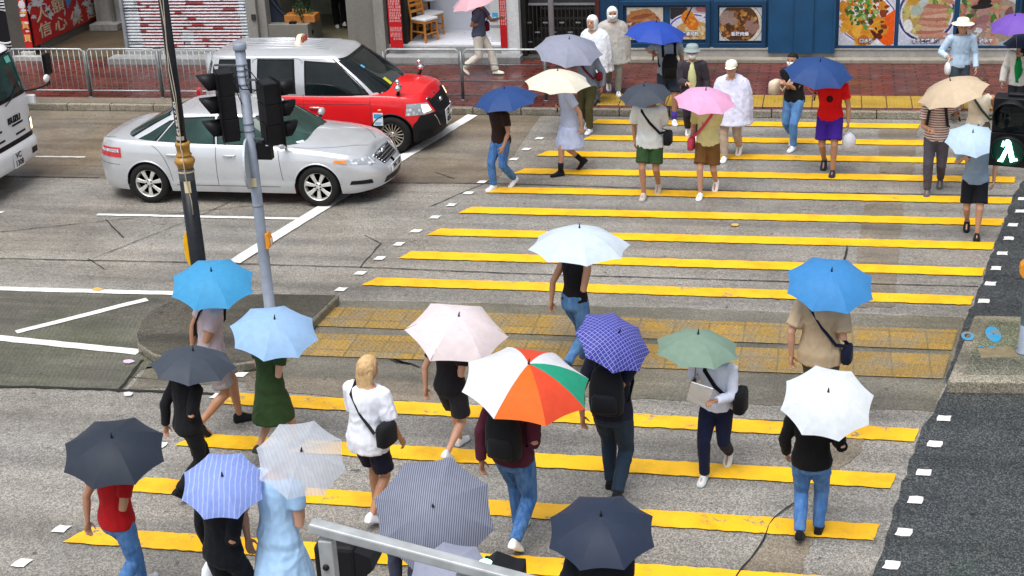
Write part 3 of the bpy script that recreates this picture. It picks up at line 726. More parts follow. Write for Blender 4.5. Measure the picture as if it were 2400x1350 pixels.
# roof ribs, sign
b = MB()
for y in (-.36, -.24, -.12, 0, .12, .24, .36):
    b.tube([(-1.65, y, 1.625 + .115 * (1 - (abs(y) / .66) ** 2.4)), (-.9, y, 1.633 + .115 * (1 - (abs(y) / .66) ** 2.4)), (.2, y, 1.615 + .115 * (1 - (abs(y) / .66) ** 2.4))], [.006, .011, .006], 6)
b.build('roof_rib', M_TAXS, root)
sgn = MB(); prof = [(-.055, 0), (.055, 0), (.045, .10), (-.045, .10)]
rs = []
for k in range(15):
    u = -1 + 2 * k / 14; h = .135 * max(.12, 1 - abs(u) ** 2.6); rs.append([(-.06, u * .21, 0), (.06, u * .21, 0), (.042, u * .2, h), (-.042, u * .2, h)])
sgn.rings([[Vector(p) + Vector((-.42, 0, 1.735)) for p in r[::-1]] for r in rs], 0, False, True)
so = sgn.build('taxi_sign', simple('cream_plastic', (.72, .62, .42), .4), root, .006)
M_REDINK = simple('red_lettering', (.62, .02, .02), .5)
for sx in (1, -1):
    text_mesh('TAXI', .125, M_REDINK, 'lettering', frame((-.42 + sx * .058, 0, 1.79), (0, sx, 0), (-.16 * sx, 0, 1)), so, .003, bold=.004)
for x in tax.ax:
    for y in (-.745, .745): wheel(root, x, y, .325, .222, .195, 18, M_ALLOYD, 'thin')
arch_lips(tax, M_BLKP, root)
b = MB()
for sg in (-1, 1):
    for x, z0, z1 in ((.99, .34, .985), (-.18, .25, .985), (-1.07, .3, .985)):
        polyline_on(b, [tax.S(x, 0, sg, .0018, z0 + (z1 - z0) * k / 10) for k in range(11)], .008, 0, Vector((0, sg, .2)))
    polyline_on(b, [tax.S(-.9 + .1 * k, 0, sg, .0018, .86) for k in range(20)], .007, 0, Vector((0, sg, .2)))
    polyline_on(b, [th_.side(x, v, sg, .003) for x, v in ((-1.07, 0), (-1.07, .90), (-1.0, .96), (-.38, .97), (-.25, .95), (-.19, .88), (-.18, 0))], .008, 0, Vector((0, sg, .2)))
    polyline_on(b, [top_pt(tax, 1.1 + .05 * k, .05 + .0010 * k * k, sg) for k in range(19)], .008, 0, Vector((0, 0, 1)))
gaps(b, root)
for sg in (-1, 1):
    for x in (.02, -.9):
        b = MB(); P = tax.S(x, 0, sg, .016, .80); b.tube([P + Vector((-.1, -sg * .012, 0)), P + Vector((-.08, sg * .01, 0)), P + Vector((.08, sg * .01, 0)), P + Vector((.1, -sg * .012, 0))], [.012, .014, .014, .012], 8); b.build('door_handle', M_CHR, root)
    b = MB(); q = [(.60, .66), (.965, .66), (.955, .86), (.66, .83)]
    Car.patch(None, b, lambda u, v: tax.F(sg * bil(q, u, v)[0], bil(q, u, v)[1], 1, .007), 16, 6, 0)
    q2 = [(.64, .70), (.82, .69), (.82, .82), (.68, .80)]
    Car.patch(None, b, lambda u, v: tax.F(sg * bil(q2, u, v)[0], bil(q2, u, v)[1], 1, .012), 6, 5, 1)
    if sg < 0: b.f = [f[::-1] for f in b.f]
    b.build('headlight', [M_LENS, M_LITLAMP], root)
    # fender mirrors on stalks
    b = MB(); P = top_pt(tax, 1.5, .10, sg); b.tube([P - Vector((.03, 0, .01)), P + Vector((.0, sg * .03, .09))], [.035, .02], 8, 1); b.sphere(P + Vector((.0, sg * .05, .13)), .082, 0, 14, 8, (.8, 1.15, .75)); b.sphere(P + Vector((-.02, sg * .01, .225)), .042, 0, 12, 7); b.tube([P + Vector((-.01, sg * .02, .15)), P + Vector((-.02, sg * .01, .21))], .012, 6, 1)
    b.build('fender_mirror', [M_CHR, M_BLKP], root)
    b = MB(); P = tax.S(1.15, 0, sg, .004, .76); b.sphere(P, .03, 0, 10, 6, (1.3, .35, .7)); b.build('side_indicator', M_ORG, root)
    b = MB(); q = [(-2.05, .72), (-2.0, .72), (-2.0, 1.1), (-2.05, 1.1)]
    b.box((-2.08, sg * .74, .95), (.06, .14, .3)); b.build('tail_light', M_TAIL, root, .02)
    # licence sticker by the door
    st = MB()
    for (x0, x1, z0, z1, m, of) in ((1.03, 1.20, .50, .72, 0, .004), (1.045, 1.185, .625, .70, 1, .006), (1.06, 1.17, .54, .555, 1, .006), (1.06, 1.15, .52, .53, 1, .006)):
        Car.patch(None, st, lambda u, v: tax.S(x0 + (x1 - x0) * u, 0, sg, of, z0 + (z1 - z0) * v), 5, 5, m)
    if sg > 0: st.f = [f[::-1] for f in st.f]
    st.build('door_sticker', [M_ENAM, M_STB], root)
b = MB()
Car.patch(None, b, lambda u, v: tax.F(*bil([(-.44, .50), (.44, .50), (.60, .86), (-.60, .86)], u, v), 1, .008), 20, 8, 0)
for k in range(9):
    z = .53 + .037 * k; w_ = .44 + .018 * k; b.tube([tax.F(-w_ + 2 * w_ * i / 16, z, 1, .013) for i in range(17)], .007, 5, 1)
for k in range(11):
    e = -.45 + .09 * k; b.tube([tax.F(e, .53, 1, .010), tax.F(e * 1.2, .84, 1, .010)], .006, 5, 1)
b.lathe([(.055, 0), (.055, .02), (.036, .024), (.036, .008)], tax.F(0, .74, 1, .01), 18, 2, True, 'x', False)
b.tube([tax.F(-.62 + 1.24 * i / 16, .87, 1, .008) for i in range(17)], .010, 6, 2)
b.build('grille', [M_TRIM, M_BLKP, M_CHR], root)
b = MB(); Car.patch(None, b, lambda u, v: tax.F(*bil([(-.90, .27), (-.58, .26), (-.60, .37), (-.88, .40)], u, v), 1, .009), 10, 4, 0); b.build('bumper_vent', M_TRIM, root); b = MB(); Car.patch(None, b, lambda u, v: tax.F(*bil([(.58, .26), (.90, .27), (.88, .40), (.60, .37)], u, v), 1, .009), 10, 4, 0); b.build('bumper_vent', M_TRIM, root)
b = MB()
for sg in (-1, 1): b.tube([tax.F(sg * e, z, 1, .012) for e, z in ((.60, .60), (.56, .55), (.52, .48), (.50, .42), (.44, .40))], .008, 6)
b.build('bumper_trim', M_CHR, root)
b = MB(); Car.patch(None, b, lambda u, v: tax.F((2 * u - 1) * .934, (lambda zt: .245 + (zt - .245) * v)(.648 - .15 * max(0, (abs(2 * u - 1) * .934 - .87) / .064)), 1, .0045), 60, 10, 0); b.build('front_bumper', M_BLKP, root)
plate(root, tax.F(0, .47, 1, .02), (1, 0, .05), 'ZF\n4052', .34, .26, .125)
b = MB(); b.tube([th_.end(-.05, .03, 1, .025), th_.end(.5, .14, 1, .018)], .008, 6); b.tube([th_.end(-.75, .03, 1, .025), th_.end(-.12, .12, 1, .018)], .008, 6); b.build('wiper', M_TRIM, root)
b = MB(); Car.patch(None, b, lambda u, v: th_.end(-.62 + .1 * u, .62 + .07 * v, 1, .0095), 2, 2, 0); Car.patch(None, b, lambda u, v: th_.end(-.45 + .15 * u, .14 + .16 * v, 1, .0095), 2, 2, 1); b.build('windscreen_sticker', [M_STB, simple('yellow_card', (.5, .55, .03), .5)], root)
b = MB(); Car.patch(None, b, lambda u, v: Vector((1.08 + .26 * u, (2 * v - 1) * .66 * (1 - .12 * u * u), 1.055 - .05 * u)), 4, 10, 0); b.build('cowl', M_TRIM, root)

# ---------------------------------------------------------------- white truck cab
FX = -12.80
root = thing('white_truck', 'white cab-over truck with dark green windscreen entering at the left edge', 'truck', (FX, 20.82, 0))
W2 = 1.02
prof = [(.36, -.02), (.40, .02), (.62, .03), (.70, .0), (.72, -.03), (.80, -.035), (1.25, -.03), (1.40, -.04), (1.46, -.05), (1.9, -.14), (2.12, -.21), (2.2, -.27), (2.25, -.42)]
def TF(y, z, off=0.0):
    x = float(np.interp(z, [p[0] for p in prof], [p[1] for p in prof])); k = abs(y) / W2
    return Vector((x - .04 * k ** 2 - .10 * max(0, (k - .72) / .28) ** 2.5 + off, y, z))
b = MB(); ys = [W2 * (-1 + 2 * k / 40) for k in range(41)]; zs_ = []
for a, c in zip(prof, prof[1:]):
    k = max(1, int((c[0] - a[0]) / .06)); zs_ += [a[0] + (c[0] - a[0]) * j / k for j in range(k)]
zs_.append(prof[-1][0]); rows = [[TF(y, z) for z in zs_] for y in ys]
n = len(zs_); vs = [p for r in rows for p in r]
for i in range(40):
    for j in range(n - 1): b.f.append((i * n + j, (i + 1) * n + j, (i + 1) * n + j + 1, i * n + j + 1)); b.m.append(1 if .70 < zs_[j] < .775 else 0); b.s.append(True)
b.v += vs
for sg, rr in ((-1, rows[0]), (1, rows[-1])):
    back = [Vector((-1.7, p.y, p.z)) for p in rr]; k0 = len(b.v); b.v += list(rr) + back
    for j in range(n - 1):
        q = (k0 + j, k0 + j + 1, k0 + n + j + 1, k0 + n + j); b.f.append(q if sg < 0 else q[::-1]); b.m.append(0); b.s.append(False)
top = [r[-1] for r in rows]; k0 = len(b.v); b.v += top + [Vector((-1.7, p.y, 2.36)) for p in top]
for i in range(40): b.f.append((k0 + i, k0 + i + 1, k0 + 42 + i, k0 + 41 + i)); b.m.append(0); b.s.append(False)
b.build('cab', [M_CABW, M_TRIM], root)
b = MB(); b.b2((-5.6, -1.08, .9), (-1.78, 1.08, 3.0)); b.build('cargo_box', M_CABW, root, .03)
b = MB(); b.b2((-5.6, -.45, .45), (-1.0, .45, .88)); b.build('chassis', M_TRIM, root, .02)
b = MB()
Car.patch(None, b, lambda u, v: TF((2 * u - 1) * .965, 1.44 + .71 * v, .008), 24, 10, 1)
Car.patch(None, b, lambda u, v: TF((2 * u - 1) * .915, 1.50 + .61 * v, .014), 24, 10, 0)
b.build('windscreen', [M_GLS, M_TRIM], root)
b = MB(); Car.patch(None, b, lambda u, v: TF(.60 + .15 * u, 1.98 + .1 * v, .017), 3, 3, 0); b.build('windscreen_sticker', simple('teal_sticker', (.15, .5, .42), .5), root)
b = MB()
for (y0, y1, z) in ((-.85, -.1, 1.02), (.22, .58, 1.02), (-.72, -.05, .86), (.30, .62, .86)): Car.patch(None, b, lambda u, v: TF(y0 + (y1 - y0) * u, z + .035 * v, .005), 10, 2, 0)
b.build('grille', M_TRIM, root)
tx = text_mesh('ISUZU', .135, M_INK, 'lettering', frame(TF(0.30, 1.13, .014), (0, 1, 0), (0, 0, 1)), root, .004, sx=1.05, bold=.006)
for sg in (-1, 1):
    b = MB(); Car.patch(None, b, lambda u, v: TF(sg * (.79 + .21 * u), .80 + .24 * v, .006), 8, 5, 0); Car.patch(None, b, lambda u, v: TF(sg * (.85 + .13 * u), .82 + .17 * v, .012), 6, 5, 1)
    if sg < 0: b.f = [f[::-1] for f in b.f]
    b.build('headlight', [M_LENS, M_LITLAMP], root)
    b = MB(); Car.patch(None, b, lambda u, v: TF(sg * (.62 + .2 * u), .46 + .10 * v, .006), 6, 4, 0)
    if sg < 0: b.f = [f[::-1] for f in b.f]
    b.build('fog_light', M_TRIM, root)
    b = MB(); b.tube([(-.18, sg * 1.0, 1.42), (-.02, sg * 1.12, 1.42), (.08, sg * 1.32, 1.44), (.10, sg * 1.38, 1.5)], .017, 8, 0); b.tube([(.10, sg * 1.38, 1.42), (.10, sg * 1.40, 1.95)], .014, 8, 0); b.box((.10, sg * 1.39, 1.78), (.07, .17, .34), 0); b.sphere((.11, sg * 1.28, 1.56), .075, 1, 12, 8, (.5, 1.2, .9)); b.build('wing_mirror', [M_TRIM, M_CABW], root, .008)
    b = MB(); b.box((-.12, sg * 1.04, 1.27), (.20, .08, .16)); b.build('corner_panel', M_CABW, root, .02)
plate(root, TF(.13, .52, .02), (1, 0, 0), 'VC\n1308', .30, .26, .125)
b = MB()
for y0, y1 in ((-.7, -.1), (.0, .62)): b.tube([TF(y0 + .1, 1.40, .03), TF((y0 + y1) / 2, 1.46, .035), TF(y1, 1.62, .03)], .010, 6)
b.build('wiper', M_TRIM, root)
for x in (-.95, -4.3):
    for y in (-.85, .85): wheel(root, x, y, .38, .24, .22, 10, M_ALLOYD, 'thin')
# ================================================================ SHOPS ALONG THE FAR PAVEMENT
FY = 29.4
def PX(px, py, X):
    d = ray(px, py); t = X / d.x
    return Vector((X, d.y * t, CAMH + d.z * t))
fx = lambda px, py=60: PY(px, py, FY).x
fz = lambda py, px=1200: PY(px, py, FY).z
def plaster(name, c, dirt=(.12, .11, .09), amount=.5, rough=.8):
    t = NT(name); co = t.co()
    a = t.noise(co, 1.4, 8, .68); k = t.ramp(a, [(.42, 0.0), (.68, amount)])
    st = t.noise(t.co('Object', (6, 6, .7)), 1.2, 5); k2 = t.ramp(st, [(.5, 0.0), (.72, amount * .8)])
    cc = t.mix(k, c, dirt); cc = t.mix(k2, cc, dirt)
    cc = t.mix(1.0, cc, t.ramp(t.noise(co, 24, 4), [(.3, .86), (.7, 1.08)]), 'MULTIPLY')
    t.col(cc); t.set(Roughness=rough); t.bump(t.noise(co, 34, 6, .65), .3, .012); return t.mat
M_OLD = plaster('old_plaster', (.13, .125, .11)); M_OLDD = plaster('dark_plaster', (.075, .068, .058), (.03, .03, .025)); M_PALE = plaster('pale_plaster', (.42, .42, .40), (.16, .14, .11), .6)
M_STONE = plaster('grey_stone_tile', (.19, .19, .165), (.13, .135, .12), .6, .45); M_STONE2 = plaster('grey_column', (.27, .27, .245), (.18, .175, .15), .5, .6)
M_PEEL = plaster('peeling_white', (.62, .65, .66), (.30, .30, .29), .35); M_STEP = plaster('step_concrete', (.30, .31, .31), (.13, .13, .12), .6)
M_PLINTH = plaster('plinth_stone', (.33, .32, .30), (.2, .18, .15), .4); M_PLB = plaster('plinth_base', (.30, .27, .22), (.14, .12, .10), .6)
M_BLUE = simple('blue_panel', (.0035, .062, .155), .45, 0, .2, 2.5); M_BLUED = simple('blue_panel_dark', (.003, .04, .10), .4, 0, .2, 2.5)
M_FLOORB = plaster('brown_floor', (.115, .085, .05), (.05, .04, .028), .6, .5)
M_REDS = simple('red_sign', (.50, .006, .010), .45, 0, .15, 3); M_CRM = simple('cream_lettering', (.62, .52, .36), .6, 0, .3, 12); M_CRMY = simple('yellow_lettering', (.70, .42, .12), .6)
M_TORN = paint('torn_paper', (.62, .64, .67), .40, (.36, .38, .42)); M_TORNB = paint('torn_blue_paper', (.05, .25, .55), .44, (.5, .53, .57))
M_GREYM = simple('grey_metal', (.33, .36, .39), .4, .5, .2); M_GREYD = simple('dark_iron', (.035, .035, .035), .55, .3, .3)
M_WINT = simple('white_interior', (.60, .63, .70), .5, 0, .06, 1.5); M_WFLR = simple('white_floor', (.66, .67, .73), .3, 0, .06, 2)
M_DARK = simple('dark_interior', (.02, .02, .018), .8); M_WOOD = simple('chair_wood', (.50, .19, .025), .4, 0, .25, 6); M_SEAT = simple('white_seat', (.68, .69, .72), .5)
M_INTG = plaster('shop_interior_wall', (.30, .30, .225), (.2, .2, .15), .4); M_INTF = plaster('shop_interior_floor', (.20, .18, .115), (.12, .105, .07), .5, .4)
M_MAROON = simple('maroon_frame', (.06, .010, .008), .5, 0, .3)
ZT = 7.5
# ---- old shophouse with alcove and two roller shutters
def shutter(x0, x1, z0, z1, Y, parent, mats, red=None, seed=0):
    b = MB(); rnd = random.Random(seed); p = .066; z = z0; nx = 70; nz = lambda x, z_, s, o: mnoise.noise(Vector((x * s + o, z_ * s, seed)))
    while z < z1 - .001:
        zz = [(z, 0), (z + p * .14, -.004), (z + p * .26, -.020), (z + p * .50, -.021), (z + p * .70, -.005), (z + p, 0)]
        vs = [(x0 + (x1 - x0) * i / nx, Y + dy - (.004 * rnd.random() if j in (2, 3) else 0), h + (.010 * (rnd.random() - .5) if j in (2, 4) else 0)) for i in range(nx + 1) for j, (h, dy) in enumerate(zz)]
        b0 = len(b.v); b.v += vs
        for i in range(nx):
            xm = x0 + (x1 - x0) * (i + .5) / nx; big = nz(xm, z, 2.2, 0); mid = nz(xm * .5, z * 2.5, 7, 5)
            for j in range(5):
                b.f.append((b0 + i * 6 + j, b0 + (i + 1) * 6 + j, b0 + (i + 1) * 6 + j + 1, b0 + i * 6 + j + 1)); b.s.append(True)
                inred = red and red[0] < xm < red[1] and big > -.32
                if j in (2, 3): m = (2 if big < -.25 and mid > .05 and z > z0 + .75 else 1 if mid > -.30 - .12 * (j == 1) else 3 if inred and mid < -.36 else 0)
                else: m = 3 if inred and mid > -.45 else (4 if mid < -.3 else 0)
                b.m.append(m)
        z += p
    return b.build('roller_shutter', mats, parent)
root = thing('old_shophouse', 'old grey shophouse with torn-poster shutters and an alcove with a red wall sign', 'building', (fx(200), FY, 0))
loc = lambda o: None
def part(b, name, m, parent, bevel=0.0):
    o = b.build(name, m, parent, bevel); o.matrix_parent_inverse = Matrix.Translation(-Vector(parent.location)); return o
def pin(o, parent):
    o.parent = parent; o.matrix_parent_inverse = Matrix.Translation(-Vector(parent.location)); return o
xa, xb, xc, xd, xe = fx(36, 130), fx(60, 130), fx(298, 100), fx(588, 100), fx(612, 100)
zs0 = fz(112, 400)
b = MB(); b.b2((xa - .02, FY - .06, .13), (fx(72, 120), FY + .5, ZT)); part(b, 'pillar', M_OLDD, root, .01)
pc = fx(78, 150); b = MB(); b.b2((pc - .17, FY - .16, .13), (pc + .15, FY - .07, fz(118, 78))); b.b2((pc - .3, FY - .3, .13), (pc + .4, FY - .161, .24)); part(b, 'pillar_base', M_PALE, root, .01)
pin(shutter(fx(-140, 60), xa - .02, .3, 4.2, FY + .05, root, [M_GREYM, M_TORN, M_TORNB, M_INK, M_GREYD], (fx(-30), fx(15)), 3), root)
AX = fx(72, 120) + .002; AY1 = 33.2
b = MB(); b.b2((AX - .3, FY + .5, .13), (AX, AY1, ZT)); b.b2((AX, FY + .35, .13), (AX + .06, AY1, .62)); part(b, 'alcove_wall', M_OLD, root)
b = MB(); b.b2((AX, AY1, .13), (xc + .2, AY1 + .2, ZT)); part(b, 'back_wall', M_PALE, root)
b = MB(); b.b2((AX + .06, FY - .1, .13), (xc, AY1, .20)); part(b, 'alcove_floor', M_FLOORB, root)
cw = PX(290, 60, AX).y
b = MB(); q = PY(262, 70, 32.2); b.b2((q.x - .35, 32.2, .2), (xc + .1, 32.9, ZT)); b.tube([(q.x + .12, 32.15, .2), (q.x + .12, 32.15, 5)], .05, 8); b.tube([(q.x + .42, 32.12, .3), (q.x + .42, 32.12, 5)], .035, 8); b.box((q.x, 32.0, .28), (.7, .4, .14)); part(b, 'alcove_column', M_PALE, root)
pin(shutter(xc + .04, xd - .03, zs0, 4.2, FY + .02, root, [M_GREYM, M_TORN, M_TORNB, simple('red_shutter_paint', (.30, .012, .015), .5, 0, .3, 5), M_GREYD], (fx(330), fx(565)), 5), root)
b = MB(); b.b2((xc - .03, FY - .06, .13), (xc + .035, FY + .2, 4.2)); part(b, 'shutter_rail', M_GREYM, root)
b = MB(); b.b2((xc - .02, FY - .14, .13), (xd - .01, FY + .3, zs0 - .03)); b.b2((xc - .25, FY - .55, .12), (xd - .01, FY - .142, .26)); part(b, 'step', M_STEP, root, .012)
b = MB(); b.b2((xd, FY - .10, .13), (xe, FY + .3, ZT)); part(b, 'column', M_STONE2, root, .01)
b = MB(); b.b2((fx(-140), FY + .12, 4.2), (xd - .02, FY + .4, ZT)); part(b, 'upper_wall', M_OLD, root)
b = MB(); q = PY(595, 40, FY - .1); b.box((q.x, FY - .12, q.z), (.09, .03, .12)); part(b, 'switch_box', M_GREYD, root)
# red wall sign with torn paper
SX = AX + .065
p0, p1 = PX(82, 110, SX), PX(241, 48, SX)
sg_ = thing('wall_sign', 'big red sign with cream characters and torn paper on the alcove wall', 'sign', (SX, p0.y, p0.z))
b = MB(); b.b2((SX, p0.y, p0.z + .02), (SX + .03, p1.y, p0.z + 2.0)); part(b, 'board', M_REDS, sg_)
for ch, px, py, s in (('信', 107, 71, .35), ('心', 143, 57, .35), ('保', 180, 43, .35), ('證', 217, 27, .35), ('人', 99, 33, .36), ('額', 136, 14, .35)):
    q = PX(px, py, SX + .033); o = text_mesh(ch, s, M_CRM, 'lettering', frame(q, (0, 1, 0), (0, 0, 1)), None, .003, bold=.004, sx=1.7); pin(o, sg_)
rnd = random.Random(11)
def torn(cx, cy, w, h, sd):
    r = random.Random(sd); n = 26; P = []
    for k in range(n):
        a = 2 * PI * k / n; rr = r.uniform(.35, 1.15); P.append(PX(cx + w * rr * math.cos(a), cy + h * rr * math.sin(a), SX + .04))
    return P
for i, (x, y, w, h) in enumerate(((88, 8, 20, 10), (112, 22, 9, 12), (118, 34, 7, 14), (80, 40, 8, 6), (160, 6, 10, 13), (180, 22, 9, 20), (205, 8, 16, 9), (213, 26, 12, 14), (176, 44, 6, 10), (152, 30, 3, 9), (68, 20, 5, 14))):
    P = torn(x, y, w, h, i); b = MB(); b.add(P, [tuple(range(len(P)))[::-1]]); part(b, 'torn_paper', M_TORNB if i == 4 else M_TORN, sg_)
# red and white strip on the pillar
q0, q1 = PY(60, 112, FY - .07), PY(75, 112, FY - .07)
sg_ = thing('pillar_strip', 'narrow red strip with yellow characters and torn white paper on the dark pillar', 'sign', (q0.x, FY - .07, q0.z))
b = MB(); b.b2((q0.x, FY - .075, q0.z), (q0.x + .175, FY - .062, q0.z + 1.9)); part(b, 'strip', M_REDS, sg_)
for ch, py in (('買', 91), ('買', 60), ('金', 33)):
    q = PY(61 if py > 80 else 59 if py > 50 else 57, py, FY - .078); o = text_mesh(ch, .175, M_CRMY, 'lettering', frame(Vector((q0.x + .09, FY - .078, q.z)), (1, 0, 0), (0, 0, 1)), None, .003, bold=.003); pin(o, sg_)
for py, w, h, dx in ((10, .085, .12, 0), (36, .08, .03, -.02), (54, .06, .025, .04), (73, .055, .025, .03), (24, .07, .035, .02)):
    z = PY(60, py, FY - .08).z; r = random.Random(py); n = 11
    P = [(q0.x + .088 + dx + w * r.uniform(.7, 1.1) * math.cos(2 * PI * k / n), FY - .0825, z + h * r.uniform(.6, 1.15) * math.sin(2 * PI * k / n)) for k in range(n)]
    b = MB(); b.add(P, [tuple(range(n))]); part(b, 'torn_paper', M_TORN, sg_)
# black round graphic on the left shutter
q = PY(4, 62, FY + .02); b = MB(); n = 28
b.rings([[(q.x + .02 + rr * math.cos(2 * PI * k / n), FY + .022 - .012 * j, q.z + rr * math.sin(2 * PI * k / n)) for k in range(n)] for j, rr in ((0, .36), (1, .36))], 0, False); b.rings([[(q.x + .02 + rr * math.cos(2 * PI * k / n), FY + .008 - .01 * j, q.z + rr * math.sin(2 * PI * k / n)) for k in range(n)] for j, rr in ((0, .37), (1, .39), (1, .365), (0, .355))], 1, False, False)
props(b.build('round_sign', [M_INK, M_TORN]), 'black round sign with white rim on the leftmost shutter', 'sign')

# ---- grey shop with open front
root = thing('grey_shop', 'grey stone shopfront with an open window showing plants and a black figure', 'building', (fx(740), FY, 0))
x0, x1, x2, x3 = xe, fx(815, 60), fx(883, 80), fx(908, 90)
zl = fz(58, 650); zfl = fz(86, 760)
b = MB(); b.b2((x1, FY - .02, .13), (x2, FY + .5, ZT)); part(b, 'stone_panel', M_STONE, root)
b = MB(); b.b2((x2 + .002, FY - .14, .13), (x3, FY + .5, ZT)); part(b, 'column', M_STONE2, root, .01)
b = MB(); b.b2((x0 + .002, FY + .0, .13), (x0 + .18, FY + .9, ZT)); part(b, 'side_jamb', M_STONE2, root, .008)
b = MB(); b.b2((x0 + .182, FY + .02, .13), (fx(720), FY + .9, zl)); part(b, 'ledge', M_STONE, root, .01)
b = MB(); b.b2((x0 + .18, FY + .001, .10), (x1, FY + 3.2, .42)); part(b, 'floor', M_INTF, root)
b = MB(); b.b2((x0, FY + 3.2, .1), (x1 + .4, FY + 3.4, 4)); b.b2((x0 - .1, FY + .902, .1), (x0 + .05, FY + 3.19, 4)); b.b2((x1 + .002, FY + .502, .1), (x1 + .2, FY + 3.19, 4)); part(b, 'interior_wall', M_INTG, root)
b = MB(); b.b2((x0 + .18, FY + .05, 2.9), (x1, FY + 3.2, 3.1)); part(b, 'ceiling', M_INTG, root)
b = MB(); b.b2((x0 + .182, FY + .1, 3.1), (x1 - .002, FY + .4, ZT)); part(b, 'upper_wall', M_STONE, root)
# things in the window
q = PY(650, 56, FY + .3); b = MB(); P = [(-.20, 0), (.25, 0), (.02, .30), (-.05, .50), (-.17, .52), (-.24, .3)]
b.rings([[(q.x + x, FY + y, zl + z) for x, z in P] for y in (.25, .27, .47, .49)], 0, False); b.tube([(q.x - .08, FY + .24, zl + .5), (q.x + .12, FY + .22, zl + .25), (q.x + .36, FY + .24, zl + .04)], .025, 6)
props(b.build('shoulder_bag', simple('navy_cloth', (.008, .014, .03), .8), None, .02), 'dark navy bag with a strap on the grey shop window ledge', 'bag')
q = PY(690, 56, FY + .3); b = MB(); b.b2((q.x - .18, FY + .2, zl), (q.x + .5, FY + .55, zl + .16)); 
for k in range(5): b.b2((q.x - .02 + k * .07, FY + .3, zl + .16), (q.x + .015 + k * .07, FY + .34, zl + .27))
props(b.build('wooden_tray', simple('tray_wood', (.42, .16, .03), .5, 0, .3, 8), None, .01), 'orange-brown wooden tray beside the bag on the window ledge', 'tray')
q = PY(687, 62, FY + .1); b = MB(); b.b2((q.x - .07, FY + .05, zl), (q.x + .07, FY + .16, zl + .05)); props(b.build('card_box', M_TRIM, None, .008), 'small black box at the front edge of the window ledge', 'box')
pp = PY(718, 84, FY + .25); pr = thing('potted_plant', 'dark green leafy plant in a black pot at the open shop window', 'plant', (pp.x, FY + .3, .42))
b = MB(); b.lathe([(.0, 0), (.11, 0), (.15, .26), (.13, .26), (.12, .22), (0, .22)], (0, 0, 0), 18, 0); b.build('pot', M_TRIM, pr)
b = MB(); rnd = random.Random(5)
for k in range(16):
    a = rnd.uniform(0, 2 * PI); tl = rnd.uniform(.05, .42); L = rnd.uniform(.35, .62) * (1.25 if k == 0 else 1); tl = .12 if k == 0 else tl; pts = []
    for j in range(9):
        t_ = j / 8; r = math.sin(tl) * L * t_ ** 1.4 * 1.2; pts.append(Vector((r * math.cos(a), r * math.sin(a), .2 + L * t_ * math.cos(tl))))
    b.tube(pts, [.008 * (1 - .7 * j / 8) for j in range(9)], 5, 0)
    for j in range(2, 9):
        for sd in (-1, 1):
            d = (pts[j] - pts[j - 1]).normalized(); s = d.cross(Vector((math.sin(a), -math.cos(a), .3))).normalized() * sd; Lf = rnd.uniform(.07, .12); tip = pts[j] + (s * .8 + d * .7) * Lf; m = (pts[j] + tip) / 2; w = d.cross(s).normalized() * .006; e = (d * .5 - s * .4).normalized() * Lf * .26
            b.add([pts[j], m + e + w, tip, m - e + w], [(0, 1, 2, 3)], 0)
b.build('foliage', simple('leaf_green', (.018, .06, .022), .35, 0, .4, 9), pr)

# ---- white shop on a raised floor
root = thing('white_shop', 'shop with pale blue-white interior raised above the pavement between two red banners', 'building', (fx(1050), FY, 0))
xw0, xw1 = fx(945, 100), fx(1176, 100); zf = fz(106, 1050)
b = MB(); b.b2((x3 + .002, FY + .05, .13), (xw1, FY + 2.0, zf)); part(b, 'floor', M_WFLR, root)
b = MB(); b.b2((x3 + .002, FY + 1.45, zf), (xw1, FY + 2.0, 3.2)); part(b, 'back_wall', M_WINT, root)
b = MB(); b.b2((fx(1142), FY + .3, zf + .001), (xw1 - .001, FY + 1.448, 3.2)); part(b, 'side_wall', simple('grey_white_wall', (.50, .52, .52), .5, 0, .06), root)
b = MB(); b.b2((x3 + .002, FY + .1, zf + .001), (fx(948), FY + 1.448, 3.2)); part(b, 'left_wall', M_DARK, root)
b = MB(); b.b2((x3 + .002, FY + .08, 3.2), (xw1, FY + 2.0, ZT)); part(b, 'upper_wall', M_STONE2, root)
b = MB(); b.b2((x3 + .004, FY - .02, .13), (xw1, FY + .048, zf - .02)); b.b2((x3 + .004, FY - .38, .12), (fx(1228, 150), FY - .022, .27)); part(b, 'step', M_STEP, root, .015)
q = PY(1160, 40, FY + .295); b = MB(); b.b2((q.x - .055, FY + .290, q.z - .09), (q.x + .055, FY + .299, q.z + .09)); b.b2((q.x - .03, FY + .286, q.z - .045), (q.x + .03, FY + .2895, q.z + .0), 1); b.b2((q.x - .12, FY + .290, q.z - .21), (q.x + .12, FY + .2985, q.z - .165), 2)
props(b.build('wall_sticker', [M_STB, M_ENAM, simple('grey_ink', (.25, .26, .27), .6)]), 'small blue square sticker on the grey shop side wall', 'sticker')
